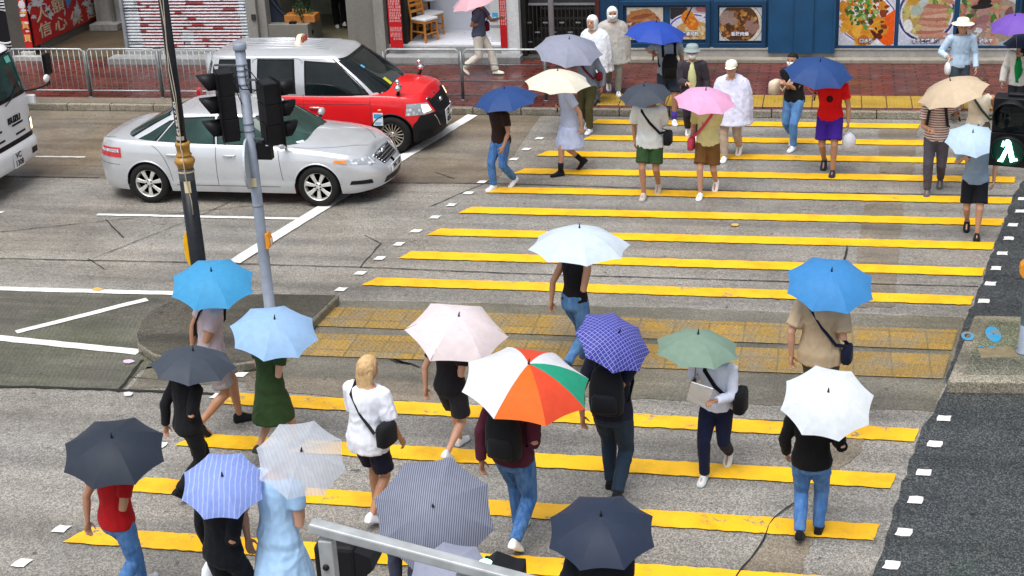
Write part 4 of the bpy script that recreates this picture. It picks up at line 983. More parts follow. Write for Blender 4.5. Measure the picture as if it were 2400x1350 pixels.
def banner(px0, px1, pyb, Y, lab, rows, rs):
    a, c = PY(px0, pyb, Y), PY(px1, pyb, Y); r = thing('red_banner', lab, 'banner', (a.x, Y, a.z), 0, 'red vertical banners by the white shop')
    b = MB(); b.b2((a.x, Y - .02, a.z), (c.x, Y, a.z + 2.3)); part(b, 'board', M_REDS, r, .006)
    b = MB(); rd = random.Random(rs)
    for py, x0, x1 in rows:
        z = PY((px0 + px1) / 2, py, Y).z; x = a.x + (c.x - a.x) * x0
        while x < a.x + (c.x - a.x) * x1:
            w = rd.uniform(.012, .03); b.b2((x, Y - .024, z - .018), (x + w, Y - .0202, z + .018)); b.b2((x + w * .2, Y - .024, z + .021), (x + w, Y - .0202, z + .03)); x += w + rd.uniform(.008, .02)
    part(b, 'lettering', simple('pale_red_ink', (.62, .30, .30), .6), r)
banner(916, 946, 111, FY - .15, 'wide red banner with rows of small pale text left of the chairs', [(py, u0, u1) for py in (3, 9, 16, 23, 30, 36, 42, 49) for u0, u1 in ((.1, .5), (.62, .92))] + [(66, .1, .9), (71, .1, .9), (79, .1, .92), (84, .1, .92), (91, .3, .9)], 1)
banner(1174.5, 1190.5, 112, FY - .1, 'narrow red banner with small pale text beside the peeling white column', [(py, .2, .85) for py in (4, 10, 17, 23, 30, 36, 43, 49, 56)], 2)
# chairs
def chair(px, py, Y, lab, rz):
    q = PY(px, py, Y); r = thing('wooden_chair', lab, 'chair', (q.x, Y, zf), rz, 'wooden chairs in the white shop')
    for x, y in ((-.19, -.18), (.19, -.18)):
        b = MB(); b.bar((x, y, 0), (x * .95, y * .95, .44), .036, .036); b.build('leg', M_WOOD, r, .004)
    for x in (-.19, .19):
        b = MB(); b.bar((x, .24, 0), (x, .19, .45), .036, .036); b.bar((x, .19, .45), (x, .27, .92), .036, .034); b.build('leg', M_WOOD, r, .004)
    b = MB(); b.b2((-.20, -.19, .40), (.20, .2, .445)); b.bar((-.185, -.18, .18), (.185, -.18, .18), .02, .025); b.bar((-.19, -.17, .22), (-.19, .2, .22), .02, .025); b.bar((.19, -.17, .22), (.19, .2, .22), .02, .025); b.build('seat_frame', M_WOOD, r)
    b = MB(); b.box((0, 0, .475), (.42, .41, .055)); b.build('seat', M_SEAT, r, .022, 3)
    b = MB()
    for z, h in ((.62, .06), (.74, .06), (.86, .10)):
        y = .19 + (z - .45) / .47 * .08; b.box((0, y, z), (.36, .022, h), 0, Matrix.Rotation(-.17, 3, 'X'))
    b.build('backrest', M_WOOD, r, .004)
chair(998, 100, FY + .42, 'front wooden chair with white seat just behind the red banner', math.radians(62))
chair(1012, 85, FY + .95, 'second wooden chair with white seat tucked behind the front chair', math.radians(62))
q = PY(1006, 20, FY + 1.2); r = thing('round_stool', 'white round-topped stool with a black stem behind the wooden chairs', 'stool', (q.x, FY + 1.2, zf))
b = MB(); b.lathe([(0, .70), (.16, .70), (.185, .72), (.185, .75), (.16, .77), (0, .77)], (0, 0, 0), 24); b.build('seat', M_SEAT, r)
b = MB(); b.tube([(0, 0, 0.02), (0, 0, .70)], .022, 10); b.lathe([(0, 0), (.17, 0), (.16, .02), (.03, .035), (0, .035)], (0, 0, 0), 20); b.build('stem', M_TRIM, r)

# ---- peeling column and the gated stair entrance
root = thing('stair_entrance', 'dark gated stair entrance beside the peeling white column', 'entrance', (fx(1300), FY, 0))
c0, c1 = xw1 + .002, fx(1222, 130); d1 = fx(1408, 110)
b = MB(); b.b2((c0, FY - .09, .13), (c1, FY + .6, ZT)); part(b, 'column', M_PEEL, root, .012)
b = MB(); b.b2((c1 + .002, FY + .1, .13), (c1 + .10, FY + .5, 3)); part(b, 'door_frame', M_DARK, root)
b = MB(); b.b2((d1 - .09, FY - .05, .13), (d1, FY + .4, 3)); part(b, 'side_post', M_MAROON, root)
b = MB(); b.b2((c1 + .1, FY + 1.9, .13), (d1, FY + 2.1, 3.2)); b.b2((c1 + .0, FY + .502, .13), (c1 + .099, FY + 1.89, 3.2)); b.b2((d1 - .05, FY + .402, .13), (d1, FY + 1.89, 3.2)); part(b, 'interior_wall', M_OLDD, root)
b = MB(); b.b2((c1 + .002, FY - .02, .12), (d1 - .092, FY + 1.88, .18)); 
for k in range(4): b.b2((c1 + .11, FY + .9 + .25 * k, .18 + .16 * k), (d1 - .06, FY + 1.885, .18 + .16 * (k + 1)))
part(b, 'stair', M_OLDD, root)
b = MB(); b.b2((c1 + .002, FY + .06, 3.2), (d1, FY + .4, ZT)); part(b, 'upper_wall', M_OLD, root)
b = MB(); ga, gb = c1 + .13, d1 - .12; gz = fz(19, 1270); Yg = FY + .3
k = 0; x = ga
while x < gb:
    b.bar((x, Yg, .2), (x, Yg, gz), .018, .018); 
    for z in (.42, .62, .82): 
        if (k + int(z * 10)) % 4 == 0: b.b2((x - .05, Yg - .012, z), (x + .05, Yg + .012, z + .025), 1)
    x += .085; k += 1
b.b2((ga, Yg - .02, gz), (gb, Yg + .02, gz + .04), 1); b.b2((ga, Yg - .02, .2), (gb, Yg + .02, .24)); b.b2((ga, Yg + .015, gz + .04), (gb, Yg + .02, 2.6)); part(b, 'gate', [M_GREYD, M_GREYM], root)
b = MB(); q = PY(1294, 100, FY - .05); b.tube([(q.x, FY - .06, .13), (q.x, FY - .06, ZT)], .058, 14); props(b.build('down_pipe', simple('white_pipe', (.56, .60, .64), .4)), 'white vertical pipe in front of the gated stair entrance', 'pipe')

# ---- blue restaurant
root = thing('blue_restaurant', 'blue panelled restaurant front on a grey plinth with food posters', 'building', (fx(1900), FY, 0))
e0 = d1 + .002; e9 = 9.0; zp = fz(112, 1600); zpb = fz(131, 1600)
b = MB(); b.b2((e0, FY - .04, zpb), (e9, FY + .4, zp)); b.b2((e0, FY - .055, zp - .03), (e9, FY - .041, zp - .005)); part(b, 'plinth', M_PLINTH, root)
b = MB(); b.b2((e0, FY - .26, .12), (e9, FY + .4, zpb - .002)); part(b, 'plinth_base', M_PLB, root, .02)
b = MB(); b.b2((e0, FY + .06, zp), (e9, FY + .4, ZT)); part(b, 'wall', M_BLUE, root)
z1 = 2.6
def pnl(a, c, zlo, zhi, fr, Y0=FY):
    """framed panel: rails and stiles proud of the wall"""
    b.b2((a, Y0 - .02, zlo), (c, Y0 + .058, zlo + fr)); b.b2((a, Y0 - .02, zhi - fr), (c, Y0 + .058, zhi)); b.b2((a, Y0 - .02, zlo + fr), (a + fr, Y0 + .058, zhi - fr)); b.b2((c - fr, Y0 - .02, zlo + fr), (c, Y0 + .058, zhi - fr))
b = MB(); u = [fx(p, 100) for p in (1412, 1452, 1664, 1672, 1795)]
b.b2((e0, FY - .03, zp + .001), (u[1], FY + .058, ZT)); pnl(u[1] + .001, u[2], zp + .002, fz(2, 1600), .09); pnl(u[3], u[4], zp + .002, fz(2, 1700), .09); part(b, 'panel_frame', M_BLUED, root, .006)
v = [fx(p, 120) for p in (1800, 1860, 1905, 1956)]
b = MB(); b.b2((v[0], FY - .10, .3), (v[3], FY + .058, ZT)); b.b2((v[1], FY - .15, .3), (v[2], FY - .101, ZT)); b.b2((v[3] - .05, FY - .13, .3), (v[3], FY - .101, ZT)); part(b, 'blue_pier', M_BLUE, root, .01)
xq = fx(2385, 60); b = MB(); b.b2((v[3] + .001, FY - .03, zp + .002), (e9, FY + .058, zp + .05)); b.b2((xq, FY - .03, zp + .052), (xq + .05, FY + .058, ZT)); part(b, 'poster_rail', M_BLUED, root)
b = MB(); b.b2((xq + .055, FY - .02, zp + .06), (e9, FY + .058, ZT)); part(b, 'glazing', M_GLD, root)
# posters: printed boards. Picture elements are clipped to the board
def clip(P, x0, x1, z0, z1):
    for ax, lim, sg in ((0, x0, 1), (0, x1, -1), (1, z0, 1), (1, z1, -1)):
        Q = []
        for i in range(len(P)):
            a, c = P[i], P[(i + 1) % len(P)]; da, dc = (a[ax] - lim) * sg, (c[ax] - lim) * sg
            if da >= 0: Q.append(a)
            if (da >= 0) != (dc >= 0): t = da / (da - dc); Q.append((a[0] + (c[0] - a[0]) * t, a[1] + (c[1] - a[1]) * t))
        P = Q
        if len(P) < 3: return None
    return P
_pm = {}
def ink(c):
    k = tuple(round(x, 3) for x in c)
    if k not in _pm: _pm[k] = simple('print_ink', c, .35, 0, .25, 25)
    return _pm[k]
def poster(px0, py0, px1, py1, lab, bgc, draw, caption, cpx, cpy, seed, Y=FY + .028):
    a, c = PY(px0, py1, Y), PY(px1, py0, Y); r = thing('food_poster', lab, 'poster', (a.x, Y, a.z), 0, 'food posters on the blue restaurant')
    mats = []; b = MB(); rd = random.Random(seed)
    def mi(col):
        m = ink(col)
        if m not in mats: mats.append(m)
        return mats.index(m)
    H = 2.2 if py0 <= 0 else c.z
    b.b2((a.x, Y - .012, a.z), (c.x, Y, max(H, a.z + .1) if py0 > 0 else 1.75), mi(bgc)); W = c.x - a.x; Hh = PY(px1, py0, Y).z - a.z; ztop = c.z if py0 > 0 else 1.75
    lay = [0]
    def ell(u, v, rx, rz, col, rot=0.0, n=16, jag=0.0):
        P = []
        for k in range(n):
            t = 2 * PI * k / n; j = 1 + rd.uniform(-jag, jag); x, z = rx * W * math.cos(t) * j, rz * W * math.sin(t) * j
            P.append((a.x + u * W + x * math.cos(rot) - z * math.sin(rot), a.z + v * Hh + x * math.sin(rot) + z * math.cos(rot)))
        P = clip(P, a.x + .003, c.x - .003, a.z + .003, ztop - .003)
        if P: lay[0] += 1; y = Y - .0122 - .00002 * lay[0]; b.add([(p[0], y, p[1]) for p in P], [tuple(range(len(P)))], mi(col))
    draw(ell, rd)
    o = b.build('board', mats, r); o.matrix_parent_inverse = Matrix.Translation(-Vector(r.location))
    q = PY(cpx, cpy, Y - .022)
    for dd, m, bo in ((0, ink((.03, .03, .10)), .009), (.003, ink((.80, .80, .84)), .002)):
        o = text_mesh(caption, .088, m, 'caption', frame(q + Vector((0, -dd, 0)), (1, 0, 0), (0, 0, 1)), None, .001, bold=bo); pin(o, r)
def chunks(ell, rd, n, cu, cv, ru, rv, cols, s0, s1, asp=(.4, .9)):
    for _ in range(n):
        t = rd.uniform(0, 2 * PI); q = math.sqrt(rd.random()); s = rd.uniform(s0, s1); ell(cu + ru * q * math.cos(t), cv + rv * q * math.sin(t), s, s * rd.uniform(*asp), rd.choice(cols), rd.uniform(0, PI), 9, .22)
OR = [(.55, .22, .02), (.62, .28, .02), (.45, .13, .01), (.68, .36, .05)]; GR = [(.05, .16, .02), (.10, .26, .04), (.03, .09, .015), (.22, .38, .10)]; WH = [(.6, .62, .55), (.5, .55, .4)]; RB = [(.12, .012, .006), (.22, .03, .01), (.06, .008, .006)]; PK = [(.42, .19, .13), (.48, .25, .18), (.36, .14, .10), (.52, .33, .24)]
def d1_(ell, rd):
    ell(.45, .5, .80, .52, (.62, .62, .72), -.75); ell(.45, .5, .765, .485, (.06, .05, .30), -.75); ell(.45, .5, .74, .465, (.70, .70, .74), -.75); ell(.95, .3, .22, .36, (.75, .10, .005), -.4, 12, .1); ell(.15, .95, .2, .12, (.72, .12, .01), .3)
    chunks(ell, rd, 50, .45, .5, .40, .45, OR, .06, .13); chunks(ell, rd, 26, .68, .45, .22, .35, RB, .03, .08); chunks(ell, rd, 16, .3, .2, .28, .2, OR, .07, .12, (.6, .9)); chunks(ell, rd, 80, .4, .6, .28, .30, GR, .02, .065); chunks(ell, rd, 26, .42, .55, .25, .25, WH, .012, .035); chunks(ell, rd, 16, .4, .55, .3, .3, [(.5, .05, .01)], .012, .03)
def d2_(ell, rd):
    ell(.5, .52, .56, .56, (.62, .64, .78), 0, 40); ell(.5, .52, .53, .53, (.03, .03, .16), 0, 40); ell(.5, .52, .485, .485, (.60, .62, .70), 0, 40); ell(.5, .52, .45, .45, (.45, .38, .14), 0, 40)
    chunks(ell, rd, 40, .5, .6, .4, .4, [(.5, .4, .15), (.55, .48, .25), (.4, .28, .08)], .05, .12); chunks(ell, rd, 18, .3, .85, .3, .15, [(.5, .25, .03), (.42, .2, .02)], .05, .1); chunks(ell, rd, 26, .8, .75, .2, .25, GR, .03, .07)
    for k in range(11): ell(.62 + .05 * math.sin(k * 2.1), .14 + .05 * k, .27, .045, PK[k % 4], .08 * math.sin(k), 14, .12)
    ell(.85, .75, .2, .05, PK[0], -.5, 12, .1); ell(.32, .58, .12, .11, (.35, .42, .36), .3, 12, .15); ell(.42, .72, .09, .11, (.42, .48, .46), .1, 12, .15); ell(.17, .33, .085, .13, (.66, .68, .68), .1, 14, .04); chunks(ell, rd, 30, .4, .6, .4, .35, GR, .008, .02); ell(.85, 1.0, .3, .04, (.6, .6, .68), .45)
def d3_(ell, rd):
    ell(.5, .5, .75, .5, (.48, .52, .55), 0, 30); ell(.5, .42, .68, .46, (.30, .24, .18), 0, 30); chunks(ell, rd, 60, .45, .4, .5, .5, PK + [(.20, .10, .10), (.15, .07, .08)], .05, .13); chunks(ell, rd, 40, .3, .6, .4, .4, GR, .03, .08)
    for k in range(6): ell(.42, .95 - .13 * k, .13, .09, [(.25, .12, .13), (.32, .17, .17), (.02, .015, .015), (.35, .2, .18)][k % 4], .2, 12, .2)
    ell(.40, .64, .2, .05, (.02, .02, .02), .1); chunks(ell, rd, 20, .2, .2, .3, .2, [(.14, .07, .09), (.3, .18, .16)], .04, .09); chunks(ell, rd, 12, .35, .15, .15, .12, [(.55, .58, .6)], .03, .08)
def d4_(ell, rd):
    chunks(ell, rd, 60, .45, .45, .5, .4, [(.28, .09, .03), (.36, .14, .05), (.18, .05, .02), (.45, .22, .1)], .06, .16); ell(.35, .75, .38, .16, (.36, .15, .05), .25, 14, .1); ell(.4, .72, .3, .06, (.22, .07, .03), .2, 14, .1); chunks(ell, rd, 20, .6, .3, .35, .25, [(.5, .3, .2), (.4, .2, .1)], .04, .1)
def d5_(ell, rd):
    ell(.2, .85, .3, .25, (.02, .02, .03)); ell(.62, .25, .72, .52, (.62, .64, .72), 0, 30); ell(.62, .25, .69, .49, (.08, .08, .34), 0, 30); ell(.62, .25, .64, .45, (.6, .6, .66), 0, 30); ell(.65, .18, .55, .36, (.46, .28, .10), 0, 30); chunks(ell, rd, 40, .7, .2, .45, .3, [(.55, .42, .22), (.5, .3, .08), (.6, .5, .33)], .05, .11)
    ell(.5, .66, .2, .22, (.60, .20, .015), .5, 10, .1); ell(.62, .5, .17, .22, (.55, .15, .012), .4, 10, .1); chunks(ell, rd, 16, .55, .6, .16, .2, [(.66, .26, .03), (.45, .1, .01)], .03, .06); ell(.52, .8, .022, .3, (.02, .02, .03), -.45); ell(.95, .75, .2, .03, (.6, .6, .64), .75); ell(.9, .95, .2, .1, (.35, .12, .13))
def d6_(ell, rd):
    ell(.5, .5, .54, .52, (.62, .60, .56), 0, 34); ell(.5, .5, .53, .51, (.06, .06, .2), 0, 34); ell(.5, .5, .515, .495, (.60, .56, .48), 0, 34); ell(.46, .52, .47, .46, (.08, .035, .012), 0, 34)
    chunks(ell, rd, 90, .46, .45, .42, .42, [(.35, .15, .03), (.25, .09, .02), (.14, .05, .015), (.42, .24, .07), (.06, .025, .012)], .03, .09); chunks(ell, rd, 7, .22, .72, .2, .16, [(.28, .2, .17), (.24, .17, .15)], .09, .12, (.85, 1)); chunks(ell, rd, 12, .8, .5, .12, .25, [(.26, .15, .13)], .06, .11)
poster(1470, 17, 1554, 93, 'small poster of glazed roast meat behind the blue umbrella', (.52, .47, .38), d4_, '叉燒飯', 1513, 82, 1)
poster(1571, 16, 1655, 92, 'small poster of a noodle bowl with a lifted orange chunk and chopsticks', (.40, .38, .42), d5_, '牛腩湯河粉', 1612, 80, 2)
poster(1686, 17, 1786, 95, 'square poster of a dark braised mushroom bowl', (.50, .52, .52), d6_, '香菇肉燥', 1734, 80, 3)
poster(1964.5, -40, 2102, 109, 'large poster of orange tofu topped with green scallions', (.52, .53, .60), d1_, '口水雞', 2030, 96, 4)
poster(2104, -40, 2241, 109, 'large poster of a noodle soup bowl with sliced pink meat and egg', (.50, .54, .64), d2_, '餃子叉燒湯麵', 2168, 96, 5)
poster(2243.5, -40, 2384, 109, 'large poster of sliced dark meat on greens at the right', (.35, .40, .42), d3_, '滷水牛', 2311, 96, 6)

# ================================================================ STREET FURNITURE
M_GALV = simple('galvanised_steel', (.44, .46, .47), .38, .35, .25, 14); M_GALVD = simple('dull_steel', (.16, .17, .175), .45, .6, .3, 10)
M_POST = simple('black_lamp_paint', (.014, .016, .02), .3, 0, .25, 6); M_POSTG = simple('dark_grey_paint', (.05, .055, .062), .45, 0, .25, 5); M_BRASS = simple('ochre_gold_paint', (.36, .19, .035), .38, .15, .3, 9); M_WIRE = simple('pale_cable', (.48, .42, .32), .6)
M_SIGP = simple('signal_pole_grey', (.21, .245, .31), .5, 0, .18, 7); M_SIGB = simple('signal_black', (.008, .008, .010), .5, 0, .3, 4); M_YBOX = simple('yellow_box', (.80, .42, .005), .35); M_OBOX = simple('orange_box', (.78, .30, .02), .35); M_NOTE = simple('cream_notice', (.70, .62, .40), .6)
def hz(base, py):
    """height on the vertical through base seen at image row py"""
    lo, hi = 0, 12
    for _ in range(40):
        m = (lo + hi) / 2; v = Vector((base.x, base.y, m)) - Vector((0, 0, CAMH)); yy = 675 - FPX * v.dot(UV) / v.dot(FV)
        if yy > py: lo = m
        else: hi = m
    return lo
# black lamp post with gold collar
bs = G(472, 668, .131); r = thing('lamp_post', 'tall black lamp post with a gold ringed collar on the refuge island', 'lamp post', bs)
H_ = lambda py: hz(bs, py) - bs.z
zc0, zc1 = H_(394), H_(332)
b = MB(); b.lathe([(.0, 0), (.112, 0), (.112, .12), (.104, .14), (.100, zc0 - .16)], (0, 0, 0), 24, 0); b.lathe([(.1005, zc0 - .16), (.100, zc0), (0, zc0)], (0, 0, 0), 24, 1, True, 'z', False); b.build('lower_shaft', [M_POST, M_POSTG], r)
b = MB(); h = zc1 - zc0; b.lathe([(.09, zc0), (.105, zc0 + .02), (.108, zc0 + h * .13), (.128, zc0 + h * .22), (.133, zc0 + h * .30), (.118, zc0 + h * .38), (.092, zc0 + h * .44), (.085, zc0 + h * .47), (.100, zc0 + h * .50), (.102, zc0 + h * .53), (.086, zc0 + h * .57), (.083, zc0 + h * .66), (.088, zc0 + h * .82), (.098, zc0 + h * .88), (.100, zc0 + h * .94), (.088, zc0 + h), (.05, zc0 + h)], (0, 0, 0), 28); b.build('collar', M_BRASS, r)
b = MB(); b.lathe([(.064, zc1 - .01), (.063, zc1 + .3), (.060, 6.4), (0, 6.4)], (0, 0, 0), 20); b.build('upper_shaft', M_POST, r)
b = MB(); b.tube([(.02, -.07, 5.2), (-.02, -.070, 4.1), (.01, -.073, 3.4), (-.018, -.070, 2.9), (.01, -.068, zc1 + .5), (.016, -.069, zc1 + .1), (.02, -.112, zc1 - .06), (.03, -.110, zc0 + .26), (.045, -.142, zc0 + .14), (.035, -.112, zc0 - .1), (.06, -.09, zc0 - .42), (.06, -.092, zc0 - .6)], .008, 6); b.tube([(.03, -.064, 5.2), (.036, -.064, 3.9), (.0, -.07, 3.2), (.03, -.066, 2.6), (.02, -.07, zc1 + .1)], .006, 6, 0)
b.lathe([(.106, zc0 - .05), (.109, zc0 - .045), (.109, zc0 - .03), (.106, zc0 - .025)], (0, 0, 0), 24, 0, True, 'z', False); b.build('cable', M_WIRE, r)
b = MB()
def wrapn(b, R, a0, a1, z0, z1, m=0, n=6):
    vs = [(R * math.sin(a0 + (a1 - a0) * k / n), -R * math.cos(a0 + (a1 - a0) * k / n), z) for z in (z0, z1) for k in range(n + 1)]; b.add(vs, [(k, k + 1, n + 2 + k, n + 1 + k) for k in range(n)], m, True)
wrapn(b, .103, -.05, .75, H_(447), H_(420)); b.build('notice', M_NOTE, r)
b = MB(); wrapn(b, .066, -1.0, .9, H_(326), H_(317)); b.build('tape_band', simple('grey_tape', (.42, .38, .36), .6), r)
b = MB()
for k, (w, d) in enumerate(((.5, .1), (.3, .3), (.25, .25), (.5, .1), (.35, .3), (.5, .15), (.4, .2), (.45, .3))):
    z0 = H_(236 + k * 10.5); wrapn(b, .0655, -.42, -.42 + w * 1.1, z0 - .012, z0 + .002, 0, 3); wrapn(b, .0655, -.35 + d * .5, -.22 + d * .5, z0 - .034, z0 - .013, 0, 2); 
    if k in (0, 4, 6): wrapn(b, .0655, -.42, -.36, z0 - .045, z0 - .013, 0, 2); wrapn(b, .0655, -.42, .0, z0 - .05, z0 - .04, 0, 3)
b.build('chalk_lettering', simple('white_pen', (.66, .68, .7), .7), r)
z0, z1 = H_(622), H_(540); b = MB(); zc = (z0 + z1) / 2; hh = (z1 - z0) / 2
rs = []
for k in range(13):
    t = -1 + 2 * k / 12; w = max(.05, (1 - abs(t) ** 3.2)); rs.append([(-.10 - .055 * w, -.05, zc + hh * t), (-.10 - .055 * w, .045, zc + hh * t), (-.085, .05, zc + hh * t), (-.085, -.055, zc + hh * t)])
b.rings([[Vector(p) for p in q] for q in rs], 0, False); b.build('push_button_box', M_YBOX, r, .008)
# grey signal pole
bs = G(636, 752, .131); r = thing('signal_pole', 'grey traffic light pole with two black signal heads on the refuge island', 'traffic light', bs)
H_ = lambda py: hz(bs, py) - bs.z
zt = H_(100)
b = MB(); b.lathe([(0, 0), (.10, 0), (.10, .025), (.068, .03), (.067, .9), (.064, .91), (.062, zt - .06), (0, zt - .06)], (0, 0, 0), 20); b.lathe([(0, zt - .08), (.076, zt - .08), (.078, zt - .07), (.078, zt - .015), (.06, zt), (0, zt)], (0, 0, 0), 20)
for py in (150, 163, 176, 196, 288, 305, 480): b.lathe([(.064, H_(py) - .012), (.068, H_(py) - .008), (.068, H_(py) + .008), (.064, H_(py) + .012)], (0, 0, 0), 20, 0, True, 'z', False)
b.build('pole', M_SIGP, r)
def sighead(parent, pxc, pyt, pyb, w, face, dx, lamps=3, dpt=.20):
    """face: heading of the lamps (deg, 0 = -Y, 90 = +X)"""
    c = PY(pxc, (pyt + pyb) / 2, parent.location.y + dx); zt_, zb_ = PY(pxc, pyt, c.y).z, PY(pxc, pyb, c.y).z; L = zt_ - zb_; a = math.radians(face)
    e = bpy.data.objects.new('signal_head', None); COL.objects.link(e); e.parent = parent; e.location = Vector((c.x, c.y, zb_)) - parent.location; e.rotation_euler = (0, 0, a)
    b = MB()
    for k in range(lamps):
        b.b2((-w / 2, -dpt / 2, L * k / lamps + .004), (w / 2, dpt / 2, L * (k + 1) / lamps - .004))
    b.b2((-w / 2 + .02, -dpt / 2 + .02, .0), (w / 2 - .02, dpt / 2 - .02, L)); b.b2((-w / 2 + .04, dpt / 2 + .001, .03), (w / 2 - .04, dpt / 2 + .012, L * .34)); b.b2((-w / 2 - .05, -dpt / 2 + .01, -.02), (w / 2 + .05, -dpt / 2 + .018, L + .03)); b.build('housing', M_SIGB, e, .018, 3)
    for k in range(lamps):
        zc = L * (k + .5) / lamps; R = min(w, L / lamps) * .40
        b = MB(); b.lathe([(0, -dpt / 2 - .006), (R * .7, -dpt / 2 - .012), (R, -dpt / 2 - .001)], (0, 0, zc), 20, 0, True, 'y', False); b.build('lens', M_GLD, e)
        b = MB(); n = 14; ri = []
        for Lk, yy in ((0, -dpt / 2), (1, -dpt / 2 - .21)):
            ri.append([(R * 1.1 * math.cos(math.radians(-28 + 236 * j / n)), yy + (.075 * (1 - math.sin(math.radians(-28 + 236 * j / n))) if Lk else 0), zc + R * 1.1 * math.sin(math.radians(-28 + 236 * j / n))) for j in range(n + 1)])
        b.rings([[Vector(p) for p in q] for q in ri], 0, True, False, False); o = b.build('visor', M_SIGB, e); s = o.modifiers.new('thick', 'SOLIDIFY'); s.thickness = .012
    return e, L
sighead(r, 531, 166, 326, .29, -62, -.02); sighead(r, 634, 190, 334, .31, 128, .02)
for py, x0, x1 in ((152, -.33, -.03), (186, .03, .2), (308, -.3, -.03), (324, .03, .2)): b = MB(); b.bar((x0, -.02, H_(py)), (x1, -.02, H_(py)), .03, .02); b.build('bracket', M_GALVD, r)
b = MB(); b.tube([(.05, -.05, H_(158)), (.13, -.07, H_(165)), (.2, -.06, H_(186)), (.19, -.05, H_(192))], .007, 6); b.tube([(-.06, -.05, H_(155)), (-.1, -.08, H_(175)), (.0, -.08, H_(205)), (.17, -.06, H_(208))], .007, 6); b.tube([(.05, -.05, H_(150)), (.07, -.1, H_(190)), (.11, -.09, H_(214)), (.2, -.06, H_(204))], .006, 6); b.tube([(-.07, -.02, H_(160)), (-.09, -.06, H_(200)), (-.02, -.08, H_(240))], .006, 6); b.build('cable', M_TRIM, r)
b = MB(); z0, z1 = H_(373), H_(334); b.b2((.075, -.02, z0), (.245, .08, z1)); b.b2((.19, -.0225, z1 - .035), (.225, -.0205, z1 - .02), 1); b.build('control_box', [M_SIGB, M_ENAM], r, .006)
b = MB(); c = PY(582, 384, bs.y - .08) - bs; n = 32
rs = [[(x, c.y + .30 * math.cos(2 * PI * k / n), c.z + .30 * math.sin(2 * PI * k / n)) for k in range(n)] for x in (c.x - .012, c.x + .012)]
R_ = Matrix.Translation(c) @ Matrix.Rotation(math.radians(12), 4, 'Z') @ Matrix.Translation(-c); b.rings([[R_ @ Vector(p) for p in q] for q in rs], 0, False); b.build('round_sign_plate', simple('pale_sign_back', (.40, .46, .52), .4), r)
b = MB(); wrapn(b, .0705, -.7, .6, H_(434), H_(414)); b.build('notice', M_NOTE, r)
b = MB(); z0, z1 = H_(580), H_(545); b.rings([[Vector((.062 + x, y, z)) for x, z in ((0, z0), (.03, z0), (.055, z0 + .06), (.055, z1 - .09), (.03, z1), (0, z1))] for y in (-.06, .06)], 0, False); b.b2((.112, -.02, (z0 + z1) / 2 - .05), (.1195, .03, (z0 + z1) / 2 + .02), 1); b.build('push_button_box', [M_OBOX, M_ENAM], r, .006)
# right pole with green man
bs = G(2401, 826, .166); r = thing('pedestrian_signal', 'grey pole with a black pedestrian signal showing a green man at the right edge', 'traffic light', bs)
H_ = lambda py: hz(bs, py) - bs.z
b = MB(); b.lathe([(0, 0), (.095, 0), (.095, .02), (.072, .03), (.071, H_(760))], (0, 0, 0), 20, 0); b.lathe([(.071, H_(760)), (.066, H_(690)), (.064, 3.2), (0, 3.2)], (0, 0, 0), 20, 1, True, 'z', False); b.build('pole', [M_SIGP, simple('worn_teal_pole', (.09, .135, .155), .5, 0, .4, 6)], r)
zt_, zb_ = H_(214), H_(372); L = zt_ - zb_; e = bpy.data.objects.new('signal_head', None); COL.objects.link(e); e.parent = r; c = PY(2372, 293, bs.y - .2); e.location = (c.x - bs.x, -.2, zb_); e.rotation_euler = (0, 0, math.radians(-14))
b = MB(); b.b2((-.19, -.11, 0), (.21, .12, L / 2 - .005)); b.b2((-.185, -.11, L / 2 + .005), (.205, .12, L)); b.b2((-.15, -.10, L / 2 - .01), (.17, .1, L / 2 + .01)); b.b2((-.06, -.03, L), (.1, .05, L + .03)); b.build('housing', M_SIGB, e, .02, 3)
M_GRN = emit('green_signal', (.25, 1.0, .62), 5.0)
for k, nm in ((0, 'lens'), (1, 'lens')):
    zc = L * (.25 + .5 * k); R = .165
    b = MB(); b.lathe([(0, -.125), (R * .7, -.122), (R, -.111)], (0, 0, zc), 24, 0, True, 'y', False); b.build(nm, emit('green_lit_lens', (.0, .02, .013), .4) if k == 0 else M_GLD, e)
    n = 16; ri = []
    for Lk, yy in ((0, -.11), (1, -.26)):
        ri.append([(R * 1.06 * math.cos(math.radians(-35 + 250 * j / n)), yy + (.06 * (1 - math.sin(math.radians(-35 + 250 * j / n))) if Lk else 0), zc + R * 1.06 * math.sin(math.radians(-35 + 250 * j / n))) for j in range(n + 1)])
    b = MB(); b.rings([[Vector(p) for p in q] for q in ri], 0, True, False, False); o = b.build('visor', M_SIGB, e); s = o.modifiers.new('thick', 'SOLIDIFY'); s.thickness = .014
b = MB(); zc = L * .25; M3 = lambda P: [(x * 1.0, -.132, zc + z) for x, z in P]
for P in ([(-.055, .055), (-.03, .115), (.0, .115), (.02, .09), (.075, -.105), (.03, -.125), (-.005, -.01), (-.045, -.125), (-.085, -.115), (-.03, .03), (-.025, .05)], [(-.075, .04), (-.05, .035), (-.03, .09), (-.06, .10)], [(.04, -.105), (.10, -.10), (.09, -.075), (.045, -.085)], [(-.10, -.12), (-.05, -.125), (-.05, -.10), (-.085, -.095)]):
    b.add(M3(P)[::-1], [tuple(range(len(P)))])
b.build('green_man', M_GRN, e)
b = MB(); z0, z1 = H_(452), H_(400); b.b2((-.10 - .05, -.16, z0), (.10, -.06, z1)); b.build('sounder_box', M_SIGB, r, .01)
